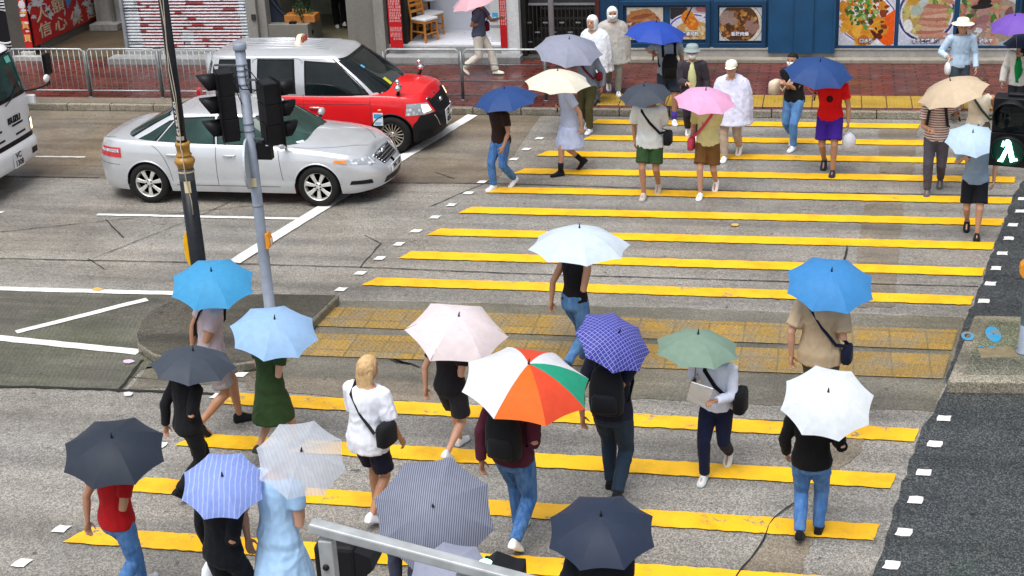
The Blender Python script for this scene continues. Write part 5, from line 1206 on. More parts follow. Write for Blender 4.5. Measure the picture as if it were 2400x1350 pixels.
b = MB(); z0, z1 = H_(650), H_(610); zc = (z0 + z1) / 2; b.rings([[Vector((-.065 - x, y, z)) for x, z in ((0, z0), (.03, z0 + .01), (.06, zc - .05), (.06, zc + .05), (.02, z1), (0, z1))] for y in (-.06, .06)][::-1], 0, False); b.build('push_button_box', M_OBOX, r, .006)

# ---- pavement railings
RY = 26.22
def rail_panel(pxa, pxb, pyb, kind, lab, left_post=True, right_post=True):
    a, c = PY(pxa, pyb, RY), PY(pxb, pyb, RY); xa_, xb_ = a.x, c.x; zt = PY(378, 115, RY).z; r = thing('guard_railing', lab, 'railing', (xa_, RY, .131), 0, 'guard railings along the far kerb')
    h = zt - .131; W = xb_ - xa_
    for x in ([0] if left_post else []) + ([W] if right_post else []):
        b = MB(); b.tube([(x, 0, 0), (x, 0, h - .03)], .030, 10); b.lathe([(0, 0), (.06, 0), (.06, .012), (0, .012)], (x, 0, 0), 12); b.build('post', M_GALVD, r)
    b = MB(); g = .035
    if kind == 'bars':
        b.tube([(g, 0, .10), (g, 0, h - .05), (g + .05, 0, h - .005), (W / 2, 0, h), (W - g - .05, 0, h - .005), (W - g, 0, h - .05), (W - g, 0, .10)], .018, 8); b.tube([(g, 0, .13), (W - g, 0, .13)], .014, 8); b.build('frame', M_GALV, r)
        n = max(2, round(W / .118)); 
        for k in range(1, n):
            b = MB(); x = W * k / n; b.tube([(x, 0, .13), (x, 0, h)], .0085, 6); b.build('bar', M_GALV, r)
    else:
        b.tube([(g, 0, h - .30), (g, 0, h - .06), (g + .06, 0, h), (W - g - .06, 0, h), (W - g, 0, h - .06), (W - g, 0, h - .30)], .018, 8); b.build('frame', M_GALV, r)
        for z in (h * .70, h * .38, h * .10):
            b = MB(); b.tube([(0.02, 0, z), (W - .02, 0, z)], .011, 8); b.build('rail', M_GALVD, r)
rail_panel(18, 197, 118, 'bars', 'barred railing panel nearest the white truck', False, True)
rail_panel(199, 367, 118, 'bars', 'barred railing panel between the truck mirror and the lamp post', False, True)
rail_panel(369, 535, 118, 'bars', 'barred railing panel behind the lamp post and the left signal head', False, True)
rail_panel(537, 703, 118, 'bars', 'barred railing panel hidden mostly by the taxi roof', False, True)
rail_panel(897, 1079, 118, 'rails', 'railing panel of level rails in front of the white shop floor', True, True)
rail_panel(1081, 1276, 118, 'rails', 'railing panel of level rails ending at the grey-lavender umbrella', False, True)
q = PY(480, 118, RY + .03); b = MB(); b.b2((q.x, RY + .03, .45), (q.x + .5, RY + .036, q.z - .04)); props(b.build('notice_board', M_ENAM), 'white sheet tied behind the railing left of the taxi tail', 'notice')

# ---- near handrail of the footbridge and the signals below it
A = Vector((0, 0, CAMH)) + ray(728, 1231) * 4.25; B = Vector((0, 0, CAMH)) + ray(1290, 1379) * 4.10
r = thing('bridge_handrail', 'galvanised square-tube handrail in the near foreground at the bottom edge', 'railing', A)
d = (B - A); b = MB(); b.bar((0, 0, 0), d, .042, .032); b.build('top_rail', M_GALV, r, .005, 2)
for px, py in ((757, 1262), (1096, 1348)):
    P = Vector((0, 0, CAMH)) + ray(px, py) * 4.22 - A; b = MB(); tt = (P.x) / d.x; top = d * tt - Vector((0, 0, .03)); b.b2((top.x - .021, top.y - .02, top.z - 1.1), (top.x + .021, top.y + .02, top.z)); b.build('post', M_GALV, r, .003)
    b = MB(); b.lathe([(0, top.y - .026), (.009, top.y - .026), (.010, top.y - .020)], (top.x - .003, 0, top.z - .085), 12, 0, True, 'y'); b.build('bolt', M_TRIM, r)
C_ = Vector((0, 0, CAMH)) + ray(812, 1300) * 6.6
r = thing('traffic_signal', 'black traffic signal head seen from behind under the near handrail', 'traffic light', C_)
b = MB(); b.b2((-.13, -.07, -.62), (.06, .10, .075)); b.build('housing', M_SIGB, r, .02)
b = MB(); b.tube([(-.04, .02, -C_.z), (-.04, .02, -.61)], .06, 14); b.build('pole', M_SIGP, r)
b = MB(); b.rings([[Vector((x, y, z)) for x, z in ((.05, .06), (.13, .03), (.14, -.03), (.12, -.05), (.05, -.10))] for y in (-.06, .10)], 0, False); b.build('visor', M_SIGB, r)
C_ = Vector((0, 0, CAMH)) + ray(1165, 1322) * 7.0
r = thing('green_signal', 'signal hood with a lit green lens just above the near handrail', 'traffic light', C_)
b = MB(); b.b2((-.08, -.02, -.5), (.12, .10, -.02)); b.rings([[Vector((x, y, z)) for x, z in ((-.06, -.02), (-.02, .012), (.12, -.035), (.12, -.06))] for y in (-.02, .1)], 0, False); b.build('hood', M_SIGB, r, .006)
b = MB(); b.sphere((-.055, .0, .0), .026, 0, 12, 8, (1.3, .8, .8)); b.build('lens', M_GRN, r)
b = MB(); b.tube([(.02, .05, -C_.z), (.02, .05, -.49)], .06, 14); b.build('pole', M_SIGP, r)
P0, P1 = A + Vector((-.4, -.9, -1.16)), B + Vector((.6, -.9, -1.30)); b = MB(); b.bar(P0, P1, 2.0, .12); props(b.build('footbridge', M_STEP), kind='structure')
# ================================================================ PEOPLE
_bake = []
TEXH = 'hair'
def organic(mb, name, mats, parent, vox, smooth=4, disp=0.0, tex=None, post=None):
    """Union the overlapping lofts into one continuous skin (baked below)."""
    o = mb.build(name, mats, parent)
    m = o.modifiers.new('skin', 'REMESH'); m.mode = 'VOXEL'; m.voxel_size = vox; m.use_smooth_shade = True
    s = o.modifiers.new('soften', 'SMOOTH'); s.iterations = smooth; s.factor = .5
    _bake.append((o, post, disp, tex)); return o
def folds(me, amp, fx_, fz_, seed):
    n = len(me.vertices); co = np.empty(n * 3, 'f'); me.vertices.foreach_get('co', co); no = np.empty(n * 3, 'f'); me.vertex_normals.foreach_get('vector', no); co = co.reshape(-1, 3); no = no.reshape(-1, 3); d = np.empty(n, 'f'); nn = mnoise.noise
    for i, (x, y, z) in enumerate(co.tolist()):
        w = .5 * nn((x * 4 + seed, y * 4, z * 5)); d[i] = 1 - 2 * abs(nn((x * fx_ + seed + w, y * fx_, z * fz_ + x * 3 + w * 2))) + .5 * nn((x * 26, y * 26 + seed, z * 16))
    co += no * (d * amp)[:, None]; me.vertices.foreach_set('co', co.ravel()); me.update()
def bake_all():
    bpy.context.view_layer.update(); dg = bpy.context.evaluated_depsgraph_get()
    out = [(o, bpy.data.meshes.new_from_object(o.evaluated_get(dg)), post, disp, tex) for o, post, disp, tex in _bake]
    for q, (o, me, post, disp, tex) in enumerate(out):
        if disp: folds(me, disp, *((34, 9) if tex else (9, 3.5)), q * 3.7)
        mats = list(o.data.materials); old = o.data; o.modifiers.clear(); o.data = me; bpy.data.meshes.remove(old); me.materials.clear()
        for m in mats: me.materials.append(m)
        n = len(me.polygons); me.polygons.foreach_set('material_index', [0] * n); me.polygons.foreach_set('use_smooth', [True] * n)
        if post is not None:      # features carried by the same mesh: eyes, brows, mouth
            bm = bmesh.new(); bm.from_mesh(me); pm = post.mesh('features'); bm.from_mesh(pm); bm.to_mesh(me); bm.free(); bpy.data.meshes.remove(pm)
        me.update()
    _bake.clear()
def ik(a, b, l1, l2, pole):
    a, b = Vector(a), Vector(b); d = b - a; L = d.length; mx = (l1 + l2) * .985
    if L > mx: b = a + d * (mx / L); d = b - a; L = mx
    L = max(L, abs(l1 - l2) + .02)
    x = (l1 * l1 - l2 * l2 + L * L) / (2 * L); hgt = math.sqrt(max(0, l1 * l1 - x * x)); u = d.normalized(); p = Vector(pole); p = (p - u * p.dot(u)).normalized()
    return a + u * x + p * hgt, b
def lerp3(P, R, n):
    """resample a radius profile along a polyline"""
    return P, R
SK = {'a': simple('skin_light', (.50, .27, .18), .5, 0, .08, 14), 'b': simple('skin_tan', (.40, .20, .115), .5, 0, .08, 14)}
M_EYE = simple('eye_dark', (.02, .014, .012), .2); M_LIP = simple('lip', (.35, .10, .09), .45); M_MASK = fabric('white_mask', (.7, .72, .74), .06)
HAIR = {'black': simple('black_hair', (.012, .010, .010), .72, 0, .4, 30, .5, 90), 'brown': simple('brown_hair', (.07, .033, .017), .7, 0, .4, 30, .5, 90), 'blonde': simple('blonde_hair', (.55, .36, .17), .7, 0, .3, 30, .5, 90), 'grey': simple('grey_hair', (.3, .29, .28), .7, 0, .3, 30, .5, 90)}
_fab = {}
def F_(c, **k):
    key = (c, tuple(sorted((a, str(b)) for a, b in k.items())))
    if key not in _fab: _fab[key] = fabric('cloth', C3(c) if isinstance(c, str) else c, **k)
    return _fab[key]
def hand_into(b, wrist, d, n, side, curl, s=1.0, spread=.12):
    """palm, four unequal fingers and a side thumb. d: finger direction, n: palm normal, side: +1 thumb on +(d x n)"""
    d = Vector(d).normalized(); n = Vector(n); n = (n - d * n.dot(d)).normalized(); t = d.cross(n).normalized() * side
    w = Vector(wrist)
    rs = []
    for k, (u, hw, hd) in enumerate(((-.012, .026, .019), (.01, .030, .019), (.04, .038, .017), (.07, .041, .015), (.088, .036, .011))):
        rs.append([w + d * u * s + t * (hw * s * math.cos(2 * PI * j / 10)) + n * (hd * s * math.sin(2 * PI * j / 10)) for j in range(10)])
    b.rings(rs, 0)
    for k, (off, L) in enumerate(((.029, .072), (.010, .080), (-.010, .074), (-.029, .058))):
        p = w + d * .080 * s + t * off * s; pts = [p - d * .012 * s, p]; a = 0; dirv = (d + t * off * spread * 6).normalized()
        for seg, fr in enumerate((.45, .32, .23)):
            a += curl * (1, .95, .7)[seg] * (1 + .12 * k); q = dirv * math.cos(a) + n * math.sin(a); p = p + q * (L * fr * s); pts.append(p)
        b.tube(pts, [.0095 * s, .0095 * s, .0088 * s, .008 * s, .006 * s], 7, 0)
    p = w + d * .022 * s + t * .028 * s; pts = [w + d * .012 * s + t * .012 * s, p]; q = (t * .75 + d * .62 + n * .25).normalized(); p = p + q * .034 * s; pts.append(p)
    q = (d * .75 + t * .25 * (1 - curl * .5) + n * (.35 + .5 * curl)).normalized(); p = p + q * .030 * s; pts.append(p); p = p + (q + n * .4 * curl).normalized() * .022 * s; pts.append(p)
    b.tube(pts, [.013 * s, .013 * s, .0108 * s, .0095 * s, .007 * s], 7, 0)
NP = [0]
def person(foot, h, a, label, top, topc, bot, botc, shoe, hair=('short', 'black'), hat=None, stride=.5, lead='L', skin='a', armR=None, armL=None, z=0.0, ff='m', mask=False, headyaw=0, headpitch=0, lean=.04, build=1.0, inner=None, umb=None, group='pedestrians', sock=None):
    NP[0] += 1; A = math.radians(a)
    # the foot given is the front / back / middle one
    R3 = Matrix.Rotation(A, 3, 'Z'); fwd = R3 @ Vector((0, -1, 0)); T = None
    if umb:
        tc, tl = math.radians(umb['tilt']), math.radians(umb['lat']); ax = Vector((math.sin(tl), -math.sin(tc), math.cos(tc) * math.cos(tl))).normalized(); sv = Vector((ax.x, ax.y, 0)) * .45
    if foot is None:
        P = G(umb['px'], umb['py'], z + h - .07); g = P - sv - fwd * .09; g.z = z
    else:
        g = G(foot[0], foot[1], z); fo = {'m': 0, 'f': -stride / 2, 'b': stride / 2}[ff]; g = g - R3 @ Vector((0, fo, 0))
    if umb:
        w2 = (g + sv + fwd * .09).to_2d(); d = ray(umb['px'], umb['py']); d2 = d.to_2d(); T = Vector((0, 0, CAMH)) + d * (w2.dot(d2) / d2.dot(d2))
        Rr = umb['w'] / 2 * depth_at(T) / FPX * 1.03; dx = g + fwd * .05 - T; zc = T.z - (ax.x * dx.x + ax.y * dx.y) / ax.z + .15 * Rr - z
        hn = min(max(zc - .05 - .0016 * umb['tilt'], h - .14), h + .10); print('UMB %-40s h %.2f->%.2f  R %.2f z %.2f' % (label[:40], h, hn, Rr, T.z - z)); h = hn
    toL = lambda P: R3.inverted() @ (Vector(P) - g)
    root = thing('person', label, 'person', g, A, group)
    k = h / 1.7; B = build
    # ---- skeleton (front is -Y, the right hand is at -X)
    hz_ = .515 * h - .012 - .16 * max(0, stride - .3) * .35
    hipc = Vector((0, 0, hz_)); chest = Vector((0, -lean * 1.0, .74 * h)); shz = .808 * h; shy = -lean * 1.2
    legs = {}
    for sd, nm in ((-1, 'R'), (1, 'L')):
        front = (nm == lead); y = (-stride / 2 if front else stride / 2); up = 0.0 if front else .05 + .16 * max(0, stride - .25)
        ank = Vector((sd * .055 * h * .85, y + (.03 if front else 0), .047 * h + up)); hp = Vector((sd * .052 * h, 0, hz_)); kn, ank = ik(hp, ank, .245 * h, .238 * h, (sd * .08, -1, 0)); legs[nm] = (hp, kn, ank, (.0 if front else .75) * min(1, stride / .5), sd)
    # ---- umbrella first: it decides where the holding hand goes
    arms = {'R': armR, 'L': armL}; grip = None
    if umb:
        sd = -1 if umb['hand'] == 'R' else 1
        sh = R3 @ Vector((sd * .112 * h, shy, shz)) + g; want = R3 @ Vector((sd * .10 * h, -.16 * h, .69 * h)) + g
        LS = max(.34, (T - want).dot(ax)); gp = T - ax * LS; v = gp - sh; mx = .36 * h
        if v.length > mx: gp = sh + v * (mx / v.length); ax2 = (T - gp).normalized(); ax = (ax * .75 + ax2 * .25).normalized(); gp = T - ax * (T - gp).length; LS = (T - gp).length
        umbrella(T, ax, Rr, LS, umb, gp)
        grip = (toL(gp), R3.inverted() @ ax); arms[umb['hand']] = 'grip'
    # ---- body lofts
    b = MB(); el = lambda c, rx, ry, n=14: [Vector((c[0] + rx * math.cos(2 * PI * j / n), c[1] + ry * math.sin(2 * PI * j / n), c[2])) for j in range(n)]
    def tor(inf, z0=.455, z1=.845, loose=0.0):
        prof = [(.455, .072, .050), (.49, .094, .066), (.53, .099, .070), (.58, .088, .062), (.63, .082, .058), (.68, .088, .063), (.73, .097, .067), (.775, .104, .064), (.805, .102, .056), (.828, .070, .046), (.845, .042, .036)]
        rs = []
        for zf, w, dp in prof:
            if zf < z0 - .001 or zf > z1 + .001: continue
            y = -lean * 1.3 * max(0, (zf - .5) / .35); rs.append(el((0, y + .006 * h, zf * h), (w * B * h + inf + loose * max(0, (.70 - zf) * 2)), (dp * B * h + inf + loose * max(0, (.70 - zf) * 2))))
        return rs
    b.rings(tor(0), 0)
    hc = Vector((0, -lean * 1.9 - .012 * h, .925 * h)); Rh = Matrix.Rotation(math.radians(headyaw), 3, 'Z') @ Matrix.Rotation(math.radians(headpitch), 3, 'X')
    b.tube([(0, -lean * 1.3 + .008 * h, .815 * h), (0, -lean * 1.5, .855 * h), hc + Vector((0, .012, -.03 * h))], [.040 * h, .033 * h, .031 * h], 12)
    hs = .0665 * h   # half head height
    prof = [(-1.0, .30, .34, .20), (-.93, .46, .62, .34), (-.78, .58, .78, .52), (-.55, .66, .82, .66), (-.3, .71, .82, .80), (0, .74, .80, .92), (.3, .755, .80, .98), (.55, .72, .76, .96), (.78, .58, .60, .80), (.93, .36, .36, .52), (1.0, .1, .1, .15)]
    rs = []
    for zz, w, fr, bk in prof:
        rs.append([hc + Rh @ Vector((math.cos(2 * PI * j / 16) * w * hs, (math.sin(2 * PI * j / 16) * (bk if math.sin(2 * PI * j / 16) > 0 else fr)) * hs * 1.06, zz * hs)) for j in range(16)])
    b.rings(rs, 0)
    HP = lambda x, y, zz: hc + Rh @ (Vector((x, y, zz)) * hs)
    b.tube([HP(0, -.80, .12), HP(0, -.98, -.20), HP(0, -.84, -.30)], [.06 * hs, .15 * hs, .10 * hs], 8)
    for sd in (-1, 1): b.sphere(HP(sd * .76, .08, -.02), .20 * hs, 0, 8, 6, (.4, .7, 1.1))
    feat = MB()
    for sd in (-1, 1):
        feat.sphere(HP(sd * .30, -.765, .05), .095 * hs, 1, 8, 5, (1.35, .5, .62)); feat.bar(HP(sd * .14, -.80, .24), HP(sd * .46, -.74, .23), .05 * hs, .055 * hs, 1)
    feat.sphere(HP(0, -.80, -.50), .17 * hs, 2, 8, 5, (1.3, .35, .32))
    # legs
    for nm, (hp, kn, ank, pitch, sd) in legs.items():
        c1 = hp.lerp(kn, .5); cf = kn.lerp(ank, .3) + Vector((0, .008, 0))
        b.tube([hp + Vector((0, 0, .02)), hp.lerp(kn, .25), c1, hp.lerp(kn, .88), kn, cf, kn.lerp(ank, .7), ank], [.052 * h * B, .050 * h * B, .043 * h * B, .034 * h, .031 * h, .031 * h, .023 * h, .020 * h], 10)
        fd = Vector((0, -math.cos(pitch), -math.sin(pitch))); b.tube([ank + Vector((0, .018, -.012)), ank + fd * .06 * k + Vector((0, 0, -.022 * k)), ank + fd * .145 * k + Vector((0, 0, -.035 * k))], [.028 * k, .026 * k, .018 * k], 8, 0, True, True, (1.15, .7))
    # arms
    AR = {}
    for nm, sd in (('R', -1), ('L', 1)):
        sh = Vector((sd * .108 * h * B, shy + .006, shz - .012 * h)); mode = arms[nm]; legf = (nm != lead)
        if mode is None: mode = 'swing'
        if mode == 'grip':
            G_, ax_ = grip; dn = (G_ - sh); dn.z *= .4; dd = (dn - ax_ * dn.dot(ax_)).normalized(); nn = ax_.cross(dd) * (1 if nm == 'L' else -1)
            nn = nn if nn.x * sd < 0 else -nn
            wr = G_ - dd * .072 * k - nn * .030 * k; curl = 1.15; fd, fn = dd, nn
        else:
            if mode == 'swing': wr = sh + Vector((sd * .045 * h, (-.16 if legf else .13) * h * min(1, stride / .5) * .8, -.315 * h + .02))
            elif mode == 'down': wr = sh + Vector((sd * .05 * h, -.03 * h, -.318 * h))
            elif mode == 'front': wr = Vector((sd * .05 * h, -.19 * h, .64 * h))
            elif mode == 'chest': wr = Vector((sd * -.02 * h, -.15 * h, .70 * h))
            elif mode == 'head': wr = Vector((sd * .11 * h, -.10 * h, .90 * h))
            else: wr = Vector(mode)
            curl = .42; fd = None
        elb, wr = ik(sh, wr, .178 * h, .152 * h, (sd * .5, .8, -.5))
        if fd is None: fd = (wr - elb).normalized(); fn = Vector((-sd, .15, 0)) if abs(fd.z) > .5 else Vector((0, 0, -1)) if mode == 'front' else Vector((-sd, 0, -.2))
        b.tube([sh + Vector((-sd * .02, 0, .005)), sh.lerp(elb, .2), sh.lerp(elb, .55), elb, elb.lerp(wr, .3), elb.lerp(wr, .7), wr], [.036 * h, .030 * h, .027 * h, .0225 * h, .0235 * h, .0175 * h, .0145 * h], 9)
        tn = fd.cross(fn); upw = 1 if (tn.z if abs(fd.z) < .6 else -tn.y) > 0 else -1
        hand_into(b, wr, fd, fn, upw, curl, k * .98); AR[nm] = (sh, elb, wr, sd)
    organic(b, 'body', [SK[skin], M_EYE, M_LIP], root, .0065 * k, 3, 0, None, feat)
    # ---- top
    T_ = topc if not isinstance(topc, str) else F_(topc)
    c = MB(); sl = {'tee': .62, 'long': 1.95, 'tank': 0, 'jacket': 1.95, 'loose': .8, 'dress': .55, 'poncho': 0, 'polo': .6}[top]; inf = {'tee': .016, 'tank': .010, 'jacket': .026, 'loose': .030, 'long': .018, 'dress': .016, 'poncho': .03, 'polo': .018}[top]
    lo = .49 if top not in ('tank',) else .50
    hem = {'tee': .03, 'loose': .06, 'jacket': .05, 'long': .03, 'tank': .02, 'dress': .02, 'poncho': .05, 'polo': .03}[top]
    rs = tor(inf, lo, .832, hem)
    if top in ('loose', 'jacket', 'poncho'): rs[0] = [p + Vector((0, 0, -.03 * h)) for p in rs[0]]
    if top == 'dress':
        sk = [el((0, .0, .475 * h), .118 * h, .092 * h), el((0, .0, .40 * h), .130 * h, .12 * h), el((0, .0, .33 * h), .142 * h, .14 * h), el((0, .01, .28 * h), .148 * h, .15 * h)]; rs = sk[::-1] + rs
    if top == 'poncho':
        rs = [el((0, .004, z_ * h), w_ * h, d_ * h) for z_, w_, d_ in ((.37, .215, .185), (.42, .205, .172), (.50, .208, .158), (.60, .204, .140), (.68, .196, .122), (.75, .180, .104), (.79, .164, .090), (.815, .140, .074), (.835, .095, .056), (.85, .055, .047))]
    c.rings(rs, 0)
    if sl:
        for nm, (sh, elb, wr, sd) in AR.items():
            fl = {'loose': .018, 'poncho': .04, 'jacket': .010}.get(top, .006); P = [sh + Vector((-sd * .045, 0, .012)), sh, sh.lerp(elb, .35)]; Rr = [.040 * h + inf * .3, .041 * h + inf * .35, .033 * h + inf * .5 + fl * .5]
            if sl <= 1: P.append(sh.lerp(elb, sl)); Rr.append(.030 * h + inf * .5 + fl)
            else: P += [sh.lerp(elb, .8), elb, elb.lerp(wr, .5), elb.lerp(wr, min(.97, sl - 1))]; Rr += [.029 * h + inf * .5 + fl * .6, .027 * h + inf * .5 + fl * .6, .023 * h + inf * .5 + fl * .7, .019 * h + inf * .4 + fl]
            c.tube(P, Rr, 10)
    nmtop = {'tee': 'shirt', 'long': 'shirt', 'tank': 'vest', 'jacket': 'jacket', 'loose': 'shirt', 'dress': 'dress', 'poncho': 'raincoat', 'polo': 'shirt'}[top]
    organic(c, nmtop, T_, root, .0105, 5, .0065 if top in ('tank', 'tee', 'polo', 'long') else .009)
    if inner:
        c = MB(); rs = []
        for zf, w, dp in ((.50, .055, .082), (.58, .058, .078), (.66, .06, .078), (.74, .055, .078), (.80, .04, .064), (.835, .028, .044)):
            y = -lean * 1.3 * max(0, (zf - .5) / .35); rs.append([Vector((w * h * math.sin(t) * 1.0, y + .006 * h - (dp * h + .036) * math.cos(t * .9), zf * h)) for t in [(-1 + 2 * j / 8) for j in range(9)]])
        c.rings(rs, 0, True, False, False); o = c.build('inner_shirt', F_(inner), root)
    # ---- bottom
    Bm = botc if not isinstance(botc, str) else F_(botc)
    if bot:
        c = MB()
        if bot == 'skirt':
            c.rings([el((0, 0, z_ * h), w * h, d_ * h) for z_, w, d_ in ((.30, .138, .125), (.40, .122, .105), (.50, .106, .080), (.575, .092, .068), (.585, .086, .062))], 0)
        else:
            c.rings([el((0, .004, z_ * h), w * h * B + .010, d_ * h * B + .010) for z_, w, d_ in ((.452, .085, .06), (.48, .098, .074), (.53, .101, .074), (.575, .090, .065))], 0)
            for nm, (hp, kn, ank, pitch, sd) in legs.items():
                w = {'trousers': 1.0, 'jeans': .95, 'wide': 1.5, 'shorts': 1.0}[bot]
                if bot == 'shorts':
                    P = [hp + Vector((0, 0, .02)), hp.lerp(kn, .3), hp.lerp(kn, .62), hp.lerp(kn, .80)]; Rr = [.054 * h * B + .012, .053 * h * B + .014, .049 * h * B + .020, .048 * h * B + .026]
                else:
                    P = [hp + Vector((0, 0, .02)), hp.lerp(kn, .3), hp.lerp(kn, .7), kn, kn.lerp(ank, .35), kn.lerp(ank, .75), kn.lerp(ank, .985)]; Rr = [.054 * h * B + .010, .051 * h * B + .012, .040 * h + .014 * w, .034 * h + .013 * w, (.033 * h + .012) * (.55 + .45 * w), (.028 * h + .012) * (.4 + .6 * w), (.026 * h + .012) * (.3 + .7 * w)]
                c.tube(P, Rr, 10)
        organic(c, {'skirt': 'skirt', 'shorts': 'shorts'}.get(bot, 'trousers'), Bm, root, .0105, 5, .007)
    # ---- shoes (and socks)
    for nm, (hp, kn, ank, pitch, sd) in legs.items():
        c = MB(); fr = Vector((0, -math.cos(pitch), -math.sin(pitch))); up = Vector((0, -math.sin(pitch), math.cos(pitch))); base = ank - up * (.047 * h - .002)
        rs = []
        for u, w, hh in ((-.066, .024, .060), (-.054, .039, .098), (-.012, .044, .112), (.04, .046, .095), (.09, .053, .070), (.14, .051, .058), (.175, .036, .045), (.19, .014, .028)):
            o = base + fr * u * k; rs.append([o + Vector((w * k * x, 0, 0)) + up * hh * k * y for x, y in ((-.9, 0), (-1.05, .18), (-.95, .5), (-.55, .95), (0, 1.05), (.55, .95), (.95, .5), (1.05, .18), (.9, 0))])
        c.rings(rs, 0); so = shoe if not isinstance(shoe, str) else F_(shoe)
        o = c.build('shoe', [so, M_ENAM], root)
        m = o.modifiers.new('sub', 'SUBSURF'); m.levels = 1; m.render_levels = 2
        if sock: c = MB(); c.tube([kn.lerp(ank, .62), ank + Vector((0, 0, -.01))], [.029 * h, .026 * h], 10); c.build('sock', F_(sock), root)
    # ---- hair, hat, mask
    st, hcol = hair
    if st:
        c = MB(); rs = []
        for zz in (-.35, -.1, .15, .4, .65, .85, .98, 1.08, 1.13):
            q = math.sqrt(max(.0, 1 - ((zz - .12) / 1.03) ** 2)) + .02; fy = -.62 if zz > .55 else -.30 if zz > .2 else .05
            rs.append([HP(math.cos(2 * PI * j / 14) * .84 * q, (.16 + (math.sin(2 * PI * j / 14) * (.95 if math.sin(2 * PI * j / 14) > 0 else -(fy - .16) * 1.35))) * 1.0 * (q if math.sin(2 * PI * j / 14) > 0 else q), zz) for j in range(14)])
        c.rings(rs, 0)
        if st in ('long', 'bob', 'mid'):
            Lz = {'long': -3.6, 'bob': -1.3, 'mid': -2.2}[st]; rs = []
            for j in range(7):
                t = j / 6; zz = .3 + (Lz - .3) * t; y = .45 + .28 * math.sin(t * 2.2); rs.append([HP(math.cos(2 * PI * i / 12) * (.84 - .18 * t * t), y + math.sin(2 * PI * i / 12) * (.50 - .18 * t), zz) for i in range(12)])
            c.rings(rs, 0)
        if st == 'pony': c.tube([HP(0, 1.0, .4), HP(0, 1.35, .2), HP(0, 1.3, -.6), HP(0, 1.15, -1.6)], [.2 * hs, .26 * hs, .24 * hs, .08 * hs], 8)
        organic(c, 'hair', HAIR[hcol], root, .007, 2, .005, TEXH)
    if hat:
        kind, hcl = hat; hm = F_(hcl)
        if kind in ('sun', 'bucket'):
            br = 1.75 if kind == 'sun' else 1.35; dz = .25 if kind == 'sun' else .5
            c = MB(); rs = []
            for r, zz in ((br, .52 - dz * .35), (br * .98, .56 - dz * .35), (1.02, .66), (.98, .9), (.90, 1.22), (.72, 1.36), (.3, 1.40), (.02, 1.40)):
                rs.append([HP(math.cos(2 * PI * j / 24) * r, .08 + math.sin(2 * PI * j / 24) * r * 1.05, zz) for j in range(24)])
            c.rings(rs, 0); c.build('hat', hm, root)
        elif kind == 'cap':
            c = MB(); rs = []
            for r, zz in ((.93, .30), (.95, .5), (.90, .85), (.72, 1.12), (.4, 1.25), (.02, 1.28)): rs.append([HP(math.cos(2 * PI * j / 20) * r * .93, .10 + math.sin(2 * PI * j / 20) * r * 1.08, zz) for j in range(20)])
            c.rings(rs, 0); pk = []
            for u in range(9):
                t = math.radians(200 + 140 * u / 8); x, y = math.cos(t), math.sin(t); pk.append((HP(x * .84, y * .88 + .1, .36), HP(x * .86, y * 1.75 + .1 - .02, .26), HP(x * .86, y * 1.75 + .1 - .02, .22), HP(x * .84, y * .88 + .1, .31)))
            c.rings([list(p) for p in pk], 0); c.build('cap', hm, root)
        elif kind == 'hood':
            c = MB(); rs = []
            for zz, q, fr in ((-1.25, .75, .4), (-.9, .95, .62), (-.4, 1.04, .72), (.1, 1.08, .78), (.6, 1.02, .84), (.95, .80, .7), (1.2, .45, .4), (1.28, .05, .05)):
                rs.append([HP(math.cos(2 * PI * j / 16) * q * .88, .12 + (math.sin(2 * PI * j / 16) * (1.12 * q if math.sin(2 * PI * j / 16) > 0 else fr)), zz) for j in range(16)])
            c.rings(rs, 0); organic(c, 'hood', hm, root, .009, 3, .003)
    if mask:
        c = MB(); rs = []
        for zz, w, fr in ((-.86, .44, .70), (-.6, .62, .93), (-.3, .70, .98), (-.05, .70, .90)): rs.append([HP(w * 1.02 * math.sin(t), -fr * math.cos(t * .95) * 1.02 - .02, zz) for t in [(-1.35 + 2.7 * j / 10) for j in range(11)]])
        c.rings(rs, 0, True, False, False); o = c.build('face_mask', M_MASK, root); s = o.modifiers.new('thick', 'SOLIDIFY'); s.thickness = .004; s.offset = 1
    root['_k'] = k; del root['_k']
    return dict(root=root, g=g, R=R3, A=A, h=h, k=k, AR=AR, lean=lean, legs=legs)
def attach(P, name, label, cat, group=None):
    return thing(name, label, cat, P['g'], P['A'], group)
